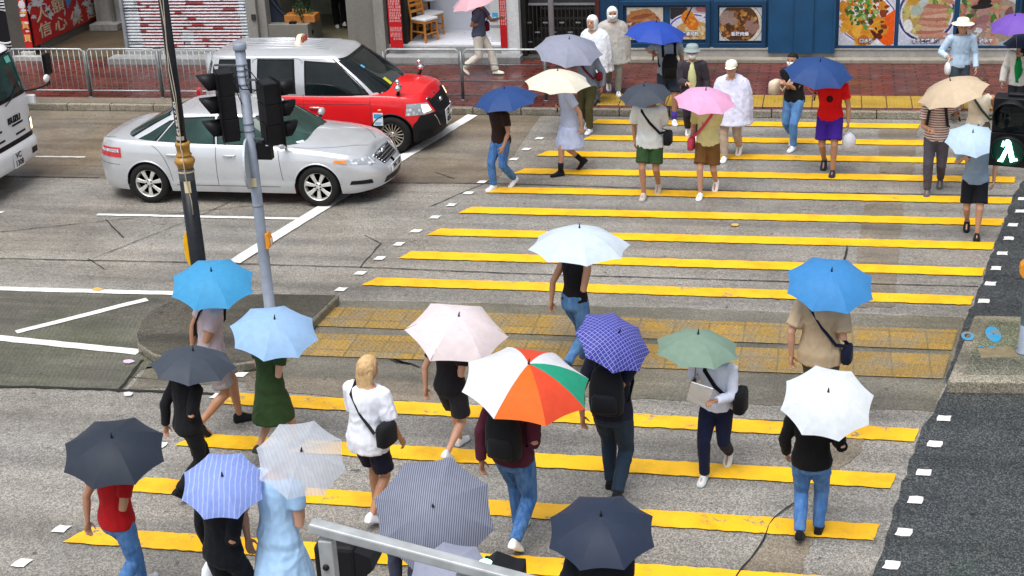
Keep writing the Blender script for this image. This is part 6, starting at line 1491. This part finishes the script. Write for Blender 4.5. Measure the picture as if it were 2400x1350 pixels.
def backpack(P, label, c, front=False, s=1.0, dz=0.0):
    r = attach(P, 'backpack', label, 'backpack'); h = P['h']; sg = -1 if front else 1; y = sg * (.082 * h + .075); zc = .69 * h + dz; m = F_(c)
    b = MB(); rs = []
    for zz, w, d in ((-.22, .10, .05), (-.20, .14, .075), (-.1, .15, .085), (.05, .145, .08), (.16, .12, .065), (.22, .07, .04)):
        rs.append([Vector((w * s * math.copysign(abs(math.cos(2 * PI * j / 16)) ** .6, math.cos(2 * PI * j / 16)), y - P['lean'] + d * s * math.copysign(abs(math.sin(2 * PI * j / 16)) ** .6, math.sin(2 * PI * j / 16)), zc + zz * s)) for j in range(16)])
    b.rings(rs, 0); b.build('bag_body', m, r)
    b = MB(); b.rings([[Vector((w * s * math.cos(2 * PI * j / 12), y - P['lean'] + sg * .078 * s + d * s * math.sin(2 * PI * j / 12), zc + zz * s)) for j in range(12)] for zz, w, d in ((-.18, .09, .02), (-.16, .115, .035), (-.04, .11, .035), (-.01, .08, .02))], 0); b.build('pocket', m, r)
    for sd in (-1, 1):
        b = MB(); x = sd * .062 * h; yb, yf = sg * (.062 * h + .03) - P['lean'], -sg * (.072 * h + .032) - P['lean']
        b.tube([(x, yb, zc + .15 * s), (x, yb * .7, .842 * h), (x, 0 - P['lean'], .852 * h), (x * 1.05, yf * .8, .832 * h), (x * 1.2, yf, .77 * h), (x * 1.45, yf * .75, .66 * h), (x * 1.55, yb * .6, .60 * h)], .016, 8, 0, True, True, (1.4, .5)); b.build('strap', m, r)
    return r
def crossbag(P, label, c, side, zf=.50, size=(.13, .06, .10), y=-.02, strapc=None, name='shoulder_bag', cat='bag'):
    r = attach(P, name, label, cat); h = P['h']; m = F_(c); x = side * (.125 * h + size[1])
    b = MB(); rs = []
    for zz, q in ((-1, .8), (-.85, 1), (.6, 1.0), (.9, .85), (1, .6)):
        rs.append([Vector((x + size[1] * q * math.copysign(abs(math.cos(2 * PI * j / 14)) ** .6, math.cos(2 * PI * j / 14)), y + size[0] * q * math.copysign(abs(math.sin(2 * PI * j / 14)) ** .6, math.sin(2 * PI * j / 14)), zf * h + zz * size[2])) for j in range(14)])
    b.rings(rs, 0); b.build('bag_body', m, r)
    s = -side; ms = F_(strapc or c); b = MB(); dp = .070 * h + .034; l = P['lean']
    b.tube([(x, y - .03, zf * h + size[2]), (side * .10 * h, -dp * .7, .60 * h), (side * .02 * h, -dp - l * .7, .70 * h), (s * .05 * h, -dp * .85 - l, .80 * h), (s * .062 * h, -l, .856 * h), (s * .05 * h, dp * .85 - l, .80 * h), (side * .02 * h, dp - l * .7, .70 * h), (side * .10 * h, dp * .75, .60 * h), (x, y + .03, zf * h + size[2])], .013, 8, 0, True, True, (1.5, .5)); b.build('strap', ms, r)
    return r
def handbag(P, label, c, hand, size=(.13, .05, .14), name='carrier_bag', cat='bag', mat_=None, dy=0.0):
    r = attach(P, name, label, cat); sh, elb, wr, sd = P['AR'][hand]; w = wr + (wr - elb).normalized() * .09; m = mat_ or F_(c)
    b = MB(); rs = []
    for zz, q in ((0.0, .15), (-.25, .6), (-.5, .92), (-.9, 1.05), (-1.35, 1.0), (-1.7, .8), (-1.78, .5)):
        rs.append([Vector((w.x + sd * .02 + size[1] * q * math.cos(2 * PI * j / 14), w.y + dy + size[0] * q * math.sin(2 * PI * j / 14) * (1 + .06 * math.sin(3 * j)), w.z - .05 + zz * size[2])) for j in range(14)])
    b.rings(rs, 0); b.build('bag_body', m, r)
    b = MB(); b.tube([(w.x + sd * .02, w.y + dy - .03, w.z - .06), (w.x, w.y, w.z + .01), (w.x + sd * .02, w.y + dy + .03, w.z - .06)], .006, 6); b.build('handle', m, r)
    return r

# ================================================================ UMBRELLAS
def canopy_mesh(n=8, panel_m=None, dep=.40):
    b = MB(); nr, nt = 8, 6
    def rib(i, r): a = 2 * PI * i / n; return Vector((r * math.cos(a), r * math.sin(a), -dep * r ** 1.9))
    for i in range(n):
        vs = []
        for jr in range(nr + 1):
            for jt in range(nt + 1):
                r = jr / nr; t = jt / nt; p = rib(i, r).lerp(rib(i + 1, r), t); s = 4 * t * (1 - t); p = Vector((p.x * (1 - .045 * s * r ** 3), p.y * (1 - .045 * s * r ** 3), p.z + .012 * s * r)); p.z += .010 * mnoise.noise(p * 4.5) * r + .004 * mnoise.noise(p * 14) * s; vs.append(p)
        k = nt + 1; b.add(vs, [(jr * k + jt, (jr + 1) * k + jt, (jr + 1) * k + jt + 1, jr * k + jt + 1) for jr in range(nr) for jt in range(nt)], panel_m[i] if panel_m else 0, True)
    return b.mesh('canopy')
CAN8 = canopy_mesh(); CAN6 = canopy_mesh(6, None, .42)
b = MB(); b.tube([(0, 0, 0), (0, 0, 1)], .0055, 8); SHAFT = b.mesh('shaft')
b = MB(); b.tube([(0, 0, .05), (0, 0, .02), (0, 0, -.03), (0, 0, -.085), (0, 0, -.09)], [.009, .013, .0125, .014, .006], 10); HANDLE = b.mesh('handle')
b = MB(); b.tube([(0, 0, -.01), (0, 0, .02), (0, 0, .055)], [.013, .008, .004], 8); TIP = b.mesh('tip')
b = MB(); b.tube([(.02, 0, -.006)] + [(r, 0, -.40 * r ** 1.9 - .010) for r in (.2, .4, .6, .8, .985)], [.008, .007, .006, .006, .005, .005], 5); b.tube([(.02, 0, -.46), (.46, 0, -.40 * .46 ** 1.9 - .014)], .005, 5); RIB = b.mesh('rib')
M_SHAFT = simple('umbrella_steel', (.25, .26, .28), .35, .8); M_HNDL = simple('umbrella_handle', (.02, .02, .022), .45)
for m in (SHAFT, RIB): m.materials.append(M_SHAFT)
for m in (HANDLE, TIP): m.materials.append(M_HNDL)
CAN8.materials.append(M_SHAFT); CAN6.materials.append(M_SHAFT)
def brolly(name, c, trans=.32, stripe=None, rough=.55, clear=0.0):
    m = fabric(name, C3(c) if isinstance(c, str) else c, .08, rough, trans, stripe)
    if clear:
        t = m.node_tree; o = [n for n in t.nodes if n.type == 'OUTPUT_MATERIAL'][0]; s = o.inputs[0].links[0].from_socket; tr = t.nodes.new('ShaderNodeBsdfTransparent'); mx = t.nodes.new('ShaderNodeMixShader'); mx.inputs[0].default_value = clear
        t.links.new(s, mx.inputs[1]); t.links.new(tr.outputs[0], mx.inputs[2]); t.links.new(mx.outputs[0], o.inputs[0])
    return m
def umbrella(T, ax, R, LS, spec, gp):
    apex = T + ax * (.20 * R); r = thing('umbrella', spec['label'], 'umbrella', gp, 0, 'umbrellas over the pedestrians')
    q = ax.to_track_quat('Z', 'Y'); spin = Matrix.Rotation(spec.get('spin', .3), 4, 'Z'); r.rotation_mode = 'QUATERNION'; r.rotation_quaternion = q
    L = (apex - gp).length
    def put(me, nm, sc, zoff, rot=0.0, parent=r):
        o = bpy.data.objects.new(nm, me); COL.objects.link(o); o.parent = parent; o.scale = sc; o.location = (0, 0, zoff); o.rotation_euler = (0, 0, rot); return o
    me = spec.get('mesh') or (CAN6 if spec.get('n') == 6 else CAN8); sp = spec.get('spin', .3); n = spec.get('n', 8)
    c = put(me, 'canopy', (R, R, R), L, sp)
    if not spec.get('mesh'): c.material_slots[0].link = 'OBJECT'; c.material_slots[0].material = spec['mat']
    put(SHAFT, 'shaft', (1, 1, L), 0); put(HANDLE, 'handle', (1, 1, 1), 0); put(TIP, 'tip', (1, 1, 1), L)
    for i in range(n): put(RIB, 'rib', (R, R, R), L - .004, sp + 2 * PI * i / n)
    return r
def U(px, py, w, tilt, lat, mat, label, hand='R', **k):
    return dict(px=px, py=py, w=w, tilt=tilt, lat=lat, mat=mat, label=label, hand=hand, **k)
# ---------------------------------------------------------------- who is where
def st_lines(scale, dark, ang=0.0, dist=0.0, mode='BANDS', lo=.35, hi=.5):
    def f(t, c):
        w = t.n('ShaderNodeTexWave', wave_type=mode, bands_direction='X'); t.l(t.co('Object', None, (0, 0, ang)), w.inputs[0]); w.inputs['Scale'].default_value = scale; w.inputs['Distortion'].default_value = dist
        return t.mix(t.ramp(w.outputs[0], [(lo, 0.0), (hi, 1.0)]), c, dark)
    return f
def st_plaid(t, c):
    x = c
    for a, sc, col in ((0.0, 7, (.02, .02, .10)), (PI / 2, 7, (.02, .02, .10)), (0.0, 3.5, (.25, .28, .62)), (PI / 2, 3.5, (.25, .28, .62))):
        w = t.n('ShaderNodeTexWave', wave_type='BANDS', bands_direction='X'); t.l(t.co('Object', None, (0, 0, a)), w.inputs[0]); w.inputs['Scale'].default_value = sc
        x = t.mix(t.ramp(w.outputs[0], [(.88, 0.0), (.94, .8)]), x, col)
    return x
def st_hstripe(t, c):
    w = t.n('ShaderNodeTexWave', wave_type='BANDS', bands_direction='Z'); t.l(t.co(), w.inputs[0]); w.inputs['Scale'].default_value = 8.5
    return t.mix(t.ramp(w.outputs[0], [(.52, 0.0), (.6, 1.0)]), c, (.26, .10, .09))
def st_denim(t, c):
    return t.mix(t.ramp(t.noise(t.co('Object', (9, 9, 1)), 3, 4), [(.35, .0), (.7, .55)]), c, (.16, .30, .50))
def jeans(c): return F_(c, stripe=st_denim, var=.25)
B_NAVY = brolly('navy_canopy', (.018, .028, .055), .15); B_NAVY2 = brolly('dark_navy_canopy', (.022, .030, .046), .15); B_SLATE = brolly('slate_canopy', (.05, .062, .085), .2); B_LAV = brolly('grey_lavender_canopy', (.30, .32, .42), .3); B_CREAM = brolly('cream_canopy', (.80, .77, .66), .35)
B_ROYAL = brolly('royal_blue_canopy', (.025, .075, .42), .25); B_BLUE = brolly('deep_blue_canopy', (.022, .065, .22), .25); B_PINK = brolly('pink_canopy', (.80, .42, .68), .35); B_BEIGE = brolly('beige_canopy', (.62, .50, .36), .3); B_PALE = brolly('pale_blue_canopy', (.56, .74, .92), .4); B_PURP = brolly('purple_canopy', (.20, .10, .50), .3)
B_ICE = brolly('ice_blue_canopy', (.68, .80, .93), .4); B_SKY = brolly('sky_blue_canopy', (.065, .35, .66), .35); B_LBLUE = brolly('light_blue_canopy', (.36, .58, .90), .4); B_BLUSH = brolly('blush_white_canopy', (.84, .76, .80), .4); B_SAGE = brolly('sage_green_canopy', (.20, .30, .24), .3); B_AZ = brolly('azure_canopy', (.055, .26, .60), .32)
B_PERI = brolly('periwinkle_canopy', (.26, .36, .78), .35, st_lines(2.6, (.44, .53, .90), .4, 2.5, 'BANDS', .82, .98)); B_CLEAR = brolly('milky_canopy', (.72, .78, .86), .45, st_lines(4, (.62, .66, .80), .2, 2, 'BANDS', .8, .98), clear=.35); B_STRI = brolly('striped_grey_canopy', (.11, .122, .175), .2, st_lines(9, (.26, .28, .36), .6, .0, 'BANDS', .5, .62)); B_PLAID = brolly('plaid_canopy', (.055, .055, .40), .25, st_plaid); B_WHITE = brolly('white_canopy', (.84, .91, .98), .45)
B_PNK2 = brolly('rose_canopy', (.72, .44, .50), .3)
# golf umbrella of mixed panels
GOLF = canopy_mesh(8, [3, 0, 2, 1, 0, 1, 1, 1])
for m in (brolly('golf_red', (.72, .075, .03), .3), brolly('golf_white', (.74, .78, .84), .35), brolly('golf_green', (.02, .34, .21), .3), brolly('golf_orange', (.78, .15, .015), .3)): GOLF.materials.append(m)
CR = -12       # heading of people crossing towards us; CR + 180 away
AW = 168
# ---- far pavement and far half of the crossing
p = person((1180, 441), 1.60, -35, 'woman in a brown top and jeans under the navy umbrella nearest the red taxi', 'tee', '2a1a16', 'jeans', jeans('2f62a0'), 'd8dce6', ('mid', 'brown'), None, .34, 'R', 'b', umb=U(1184, 222, 150, 6, -4, B_BLUE, 'navy blue umbrella nearest the red taxi front', 'R', spin=.2))
p = person((1338, 405), 1.62, -60, 'person in a pale blue raincoat dress and black boots under the cream umbrella', 'dress', F_('b9c6e6'), None, None, '14161c', ('bob', 'black'), None, .46, 'L', 'a', sock='14161c', umb=U(1307, 181, 155, 4, 3, B_CREAM, 'cream white umbrella in front of the grey-lavender umbrella', 'R', spin=.1))
p = person((1380, 306), 1.70, -15, 'person in a grey-blue shirt and olive trousers behind the cream umbrella', 'long', '7f8ea3', 'trousers', '4d4a2c', 'e4e8ec', ('short', 'black'), None, .3, 'L', 'b', umb=U(1333, 106, 159, 14, 8, B_LAV, 'grey-lavender umbrella in front of the gated stair entrance', 'R', spin=.35))
crossbag(p, 'small dark red bag at the side of the person under the grey-lavender umbrella', '6a1020', 1, .62, (.09, .04, .07))
p = person((1398, 238), 1.60, -20, 'person in a white hooded raincoat just behind the grey-lavender umbrella', 'poncho', F_('d9dee6'), 'trousers', '5a6470', '2a2d33', (None, 'black'), ('hood', 'e6eaf0'), .3, 'L', 'a', z=.13, armR='down', armL='down')
p = person((1440, 224), 1.62, 12, 'person in a clear white raincoat with hood and grey trousers by the blue shopfront', 'poncho', brolly('clear_raincoat', (.70, .71, .68), .3, None, .3, .30), 'trousers', '8b9188', 'eef0f2', (None, 'black'), ('hood', 'e3ecee'), .42, 'L', 'b', z=.13, ff='f', armR='down', armL='down', mask=True)
p = person((1570, 292), 1.74, 14, 'man in a grey shirt with a black chest bag under the bright blue umbrella', 'tee', '8f9aa5', 'shorts', '2d3542', 'f0f2f6', ('short', 'black'), None, .42, 'L', 'b', armL='swing', ff='f', sock='4a3a9a', umb=U(1537, 67, 145, 5, 6, B_ROYAL, 'bright royal blue umbrella in front of the small food posters', 'R', spin=.25))
backpack(p, 'black bag worn on the chest of the man under the bright blue umbrella', '0c0d10', True, .95, -.12)
p = person((1520, 467), 1.62, -6, 'woman in a loose white top and dark green shorts under the slate umbrella', 'loose', 'd3dadd', 'shorts', '2e4a2a', 'b9b4ae', ('mid', 'brown'), None, .34, 'R', 'b', ff='f', umb=U(1511, 213, 122, 12, -4, B_SLATE, 'dark slate umbrella left of the pink umbrella', 'L', spin=.4))
crossbag(p, 'black bag at the hip of the woman in the loose white top', '14171c', 1, .55)
p = person((1622, 328), 1.60, 4, 'person in a grey cap and mask with dark jacket over a pale yellow shirt', 'jacket', '38333c', 'trousers', '2d2630', 'eceef2', ('short', 'black'), ('bucket', '8e9c9c'), .32, 'L', 'a', mask=True, ff='f', inner='cfd09a', armR='front', armL='down')
p = person((1652, 466), 1.60, -8, 'woman in a pale yellow top and brown shorts under the pink umbrella', 'tee', 'cfc98f', 'shorts', '6a4a24', 'f2f4f6', ('mid', 'brown'), None, .42, 'R', 'a', ff='f', umb=U(1653, 225, 143, 10, 6, B_PINK, 'pink umbrella over the woman in brown shorts', 'L', spin=.15))
crossbag(p, 'rose red bag at the hip of the woman under the pink umbrella', 'c2455a', -1, .50, (.12, .05, .09))
p = person((1708, 378), 1.62, -10, 'person in a white cap and loose pale lilac cape right of the pink umbrella', 'poncho', F_('cfd2ea'), 'trousers', 'b8a493', 'f0f1f4', ('short', 'brown'), ('cap', 'e8e4d6'), .4, 'R', 'a', ff='f', armR='down', armL='down')
p = person((1847, 352), 1.60, -25, 'woman with dark hair and a mask in a black top and blue jeans', 'tee', '14151a', 'jeans', jeans('4a7cb8'), 'dfe3ea', ('long', 'black'), None, .34, 'L', 'b', mask=True, ff='f', armR='chest', armL='chest')
crossbag(p, 'white and tan bag held by the masked woman in jeans', 'cdbca8', -1, .64, (.15, .08, .11), -.12)
p = person((1938, 412), 1.72, -5, 'man in a red t-shirt and purple shorts under the deep blue umbrella', 'tee', 'd40c10', 'shorts', '3a1c86', '23283a', ('short', 'black'), None, .36, 'L', 'b', ff='f', armL='down', build=1.05, umb=U(1920, 158, 158, 14, 6, B_BLUE, 'deep blue umbrella over the man in the red t-shirt', 'R', spin=.3))
handbag(p, 'white plastic bag carried by the man in red', 'e8e9ee', 'L', (.11, .10, .15), mat_=F_('e6e8f0', trans=.4))
h = p['h']
b = MB(); b.rings([[Vector((.05 * math.cos(2 * PI * j / 16), -.158 - .03 * (1 - abs(math.cos(2 * PI * j / 16))) * 0 + yy, .70 * h + .055 * math.sin(2 * PI * j / 16))) for j in range(16)] for yy in (-.004, .01)], 0, False); b.build('shirt_print', F_('3a0a0c'), p['root'])
p = person((2240, 262), 1.62, 8, 'woman in a cream sun hat and light blue shirt on the far pavement', 'long', 'b3cbe2', 'trousers', '39434e', '24262a', ('long', 'black'), ('sun', 'f1e6cb'), .3, 'R', 'a', z=.13, armR=(-.26, -.24, 1.02))
handbag(p, 'white bag held out by the woman in the cream sun hat', 'd8dade', 'R', (.10, .05, .12))
p = person((2185, 458), 1.62, -8, 'woman in a striped top and grey trousers under the beige umbrella', 'tee', F_((.66, .60, .56), stripe=st_hstripe), 'trousers', '4a4650', '565a62', ('bob', 'brown'), None, .40, 'R', 'b', ff='f', armR='front', umb=U(2231, 204, 162, 8, -16, B_BEIGE, 'beige umbrella over the woman in the striped top', 'L', spin=.3, fwd=0))
backpack(p, 'dark backpack on the woman in the striped top', '22242a')
p = person((2282, 420), 1.62, -4, 'woman in a cream vest top behind the beige umbrella', 'tank', 'ddd2be', 'shorts', '5a544a', '2a2a2e', ('bob', 'brown'), None, .34, 'L', 'b', armR='head')
crossbag(p, 'dark bag strap across the woman in the cream vest top', '2b3328', 1, .55)
p = person((2276, 560), 1.58, -6, 'person in a grey-blue top and black shorts under the pale blue umbrella at right', 'tee', '8296ab', 'shorts', '10131a', '15171b', ('mid', 'brown'), None, .34, 'L', 'a', ff='f', umb=U(2279, 320, 122, 24, 0, B_PALE, 'pale sky-blue umbrella beside the pedestrian signal', 'R', spin=.1, n=8))
p = person((2432, 296), 1.60, -8, 'person in dark clothes under the purple umbrella at the right edge', 'long', '12141c', 'trousers', '1a1c22', '1a1a1e', ('short', 'black'), None, .3, 'L', 'b', z=.13, umb=U(2380, 48, 120, 10, -8, B_PURP, 'purple umbrella at the top right edge', 'R', spin=.3))
p = person((2380, 292), 1.66, -20, 'woman in a white jacket over a green top behind the pedestrian signal', 'jacket', 'dcdad4', 'trousers', '2a2d33', '2a2a2e', ('mid', 'black'), None, .34, 'L', 'a', z=.0, inner='0f8a46', armR='swing', umb=U(2402, 88, 100, 4, -10, B_NAVY, 'black umbrella above the white-jacketed woman at the right edge', 'L', spin=.2))
p = person((1128, 176), 1.66, 88, 'woman in wide white trousers walking under a rose umbrella', 'tee', '555a6e', 'wide', 'dad6c8', 'e6e2d2', ('mid', 'black'), None, .62, 'L', 'b', z=.13, armL=(.10, -.42, 1.12), umb=U(1112, -6, 120, 6, -14, B_PNK2, 'rose umbrella cut by the top edge', 'R', spin=.2))
crossbag(p, 'dark red bag of the woman in wide white trousers', '7a1c24', 1, .58)
p = person((800, 66), 1.70, 200, 'person in long black clothes and white shoes inside the grey shop', 'long', '07070a', 'wide', '07070a', 'e0e0dc', ('long', 'black'), None, .12, 'L', 'a', z=.42, group=None)
# ---- near half
p = person(None, 1.62, 150, 'woman in a black vest and blue jeans under the ice-blue umbrella mid-crossing', 'tank', '0d0d12', 'jeans', jeans('3c6697'), '3a4a66', ('pony', 'black'), None, .5, 'L', 'b', umb=U(1358, 557, 236, 0, 2, B_ICE, 'ice-blue white umbrella in the middle of the crossing', 'R', spin=.3))
p = person((468, 1020), 1.68, 128, 'person in a pinkish grey shirt and shorts under the vivid sky-blue umbrella', 'tee', 'b3a3a8', 'shorts', '8d8588', '15161a', ('short', 'black'), None, .5, 'L', 'b', ff='b', umb=U(497, 651, 196, 16, 8, B_SKY, 'vivid sky-blue umbrella beside the lamp post base', 'R', spin=.25))
crossbag(p, 'black strapped bag of the person under the vivid sky-blue umbrella', '101116', 1, .56, (.10, .05, .08))
p = person(None, 1.52, 160, 'person in dark green clothes under the light blue umbrella left of the refuge', 'dress', F_('2c4424'), None, None, '3b3a34', ('mid', 'black'), None, .42, 'R', 'a', umb=U(643, 764, 206, 13, 12, B_LBLUE, 'light blue umbrella at the refuge kerb', 'R', spin=.15))
p = person(None, 1.50, 150, 'person in black under the slate umbrella left of the crossing', 'long', '14151b', 'trousers', '101116', '101114', ('short', 'black'), None, .5, 'L', 'a', umb=U(452, 840, 196, 0, 8, B_SLATE, 'slate grey umbrella below the vivid sky-blue umbrella', 'R', spin=.3))
p = person(None, 1.54, 160, 'person in black with bare arms under the blush white umbrella', 'tee', '17171d', 'shorts', '20222a', 'd8d8da', ('mid', 'black'), None, .46, 'L', 'a', umb=U(1073, 760, 240, 13, 12, B_BLUSH, 'blush white umbrella left of the golf umbrella', 'R', spin=.55, n=6))
p = person((1190, 1300), 1.72, 166, 'person in a maroon shirt and blue jeans under the multicoloured golf umbrella', 'long', '4a1a2c', 'jeans', jeans('2c5a96'), 'd9dadc', ('short', 'brown'), None, .44, 'L', 'b', ff='b', umb=U(1236, 878, 305, 9, 10, None, 'golf umbrella of red, orange, white and green panels', 'R', spin=-2.7, mesh=GOLF))
backpack(p, 'black backpack on the person under the golf umbrella', '101216', False, 1.1)
p = person((1440, 1162), 1.72, 172, 'person in navy top and dark teal trousers under the plaid umbrella', 'tee', '14182a', 'trousers', '1f3042', '14161b', ('short', 'brown'), None, .36, 'L', 'b', umb=U(1443, 791, 184, 20, 26, B_PLAID, 'blue-violet plaid umbrella right of the golf umbrella', 'R', spin=.1))
backpack(p, 'dark backpack of the person under the plaid umbrella', '0d1018', False, 1.1)
p = person((1664, 1132), 1.60, -12, 'man in a white shirt with papers under the sage green umbrella', 'long', 'd4dbee', 'trousers', '0c1430', 'cfd2d4', ('short', 'black'), None, .42, 'R', 'b', ff='f', umb=U(1635, 801, 198, 3, 4, B_SAGE, 'sage green umbrella over the man facing us', 'R', spin=.35), armL='front')
crossbag(p, 'black bag slung on the man under the sage green umbrella', '0c0e14', 1, .58, (.12, .06, .12))
r = attach(p, 'paper_sheet', 'white papers held by the man under the sage green umbrella', 'papers'); b = MB(); b.box((-.06, -.36, 1.02), (.21, .010, .32), 0, Matrix.Rotation(.5, 3, 'X') @ Matrix.Rotation(.3, 3, 'Y')); b.build('sheet', F_('dfe6ee'), r)
p = person((1915, 1012), 1.72, 170, 'person in a beige t-shirt with a dark bag strap under the azure umbrella', 'loose', 'b4a084', 'trousers', '4e4a44', '2a2a2e', ('short', 'black'), None, .36, 'L', 'a', umb=U(1947, 652, 208, 18, 4, B_AZ, 'azure blue umbrella at the right of the refuge', 'R', spin=.2))
crossbag(p, 'navy bag slung on the person in the beige t-shirt', '131a33', -1, .52, (.11, .05, .09))
p = person((1892, 1276), 1.66, 174, 'woman in a black top and blue jeans under the large white umbrella', 'long', '07070a', 'jeans', jeans('3f6fae'), '141417', ('mid', 'black'), None, .24, 'R', 'a', ff='b', umb=U(1940, 931, 216, 28, 2, B_WHITE, 'bright white umbrella at the lower right of the crossing', 'R', spin=.2))
p = person((858, 1232), 1.66, 160, 'blonde woman without umbrella in a white shirt and navy shorts', 'loose', 'dde1ec', 'shorts', '12142c', 'dfe2ea', ('mid', 'blonde'), None, .3, 'L', 'b', ff='b', armL='front')
crossbag(p, 'black sling bag across the back of the blonde woman', '15161b', -1, .60, (.12, .06, .11), .06)
p = person(None, 1.62, 158, 'woman in a red top and blue jeans under the navy umbrella at the far left', 'tee', 'a30d14', 'jeans', jeans('3b6aa4'), 'd6d8dc', ('long', 'blonde'), None, .5, 'L', 'b', umb=U(265, 1043, 240, 15, 8, B_NAVY2, 'navy umbrella at the far left of the crossing', 'R', spin=.3))
p = person(None, 1.62, 160, 'person in black under the periwinkle streaked umbrella', 'long', '0b0d14', 'trousers', '0d1018', '1c1c20', ('mid', 'black'), None, .4, 'R', 'b', umb=U(522, 1127, 196, 24, 12, B_PERI, 'periwinkle umbrella with white streaks', 'R', spin=.2), armL='down')
handbag(p, 'long white bag carried by the person under the periwinkle umbrella', 'dde2ec', 'L', (.12, .06, .17))
p = person((682, 1478), 1.66, 160, 'person in a light blue shirt dress under the milky clear umbrella', 'dress', F_('a9cdf0'), None, None, '8a8a8e', ('short', 'grey'), None, .36, 'L', 'a', umb=U(706, 1067, 212, 30, 16, B_CLEAR, 'milky see-through umbrella left of the striped umbrella', 'R', spin=.3))
p = person(None, 1.68, 165, 'person hidden under the large striped grey umbrella', 'long', '3c4152', 'trousers', '23262e', '1c1c20', ('short', 'black'), None, .4, 'L', 'a', umb=U(1016, 1196, 288, 40, 10, B_STRI, 'large dark grey umbrella with fine pale stripes', 'R', spin=.45))
p = person(None, 1.70, 176, 'person in a dark coat under the navy umbrella at the bottom', 'jacket', '14171e', 'trousers', '181b22', '18181c', ('short', 'black'), None, .34, 'L', 'b', umb=U(1409, 1228, 258, 13, 2, B_NAVY, 'dark navy umbrella at the bottom right of the handrail', 'R', spin=.39))
p = person(None, 1.60, 168, 'person at the bottom edge under the plain grey-violet umbrella', 'tee', '5a5f78', 'trousers', '23262e', '1c1c20', ('mid', 'black'), None, .34, 'L', 'a', umb=U(1055, 1345, 205, 24, 4, B_LAV, 'plain grey-violet umbrella behind the near handrail', 'R', spin=.2))
bake_all()
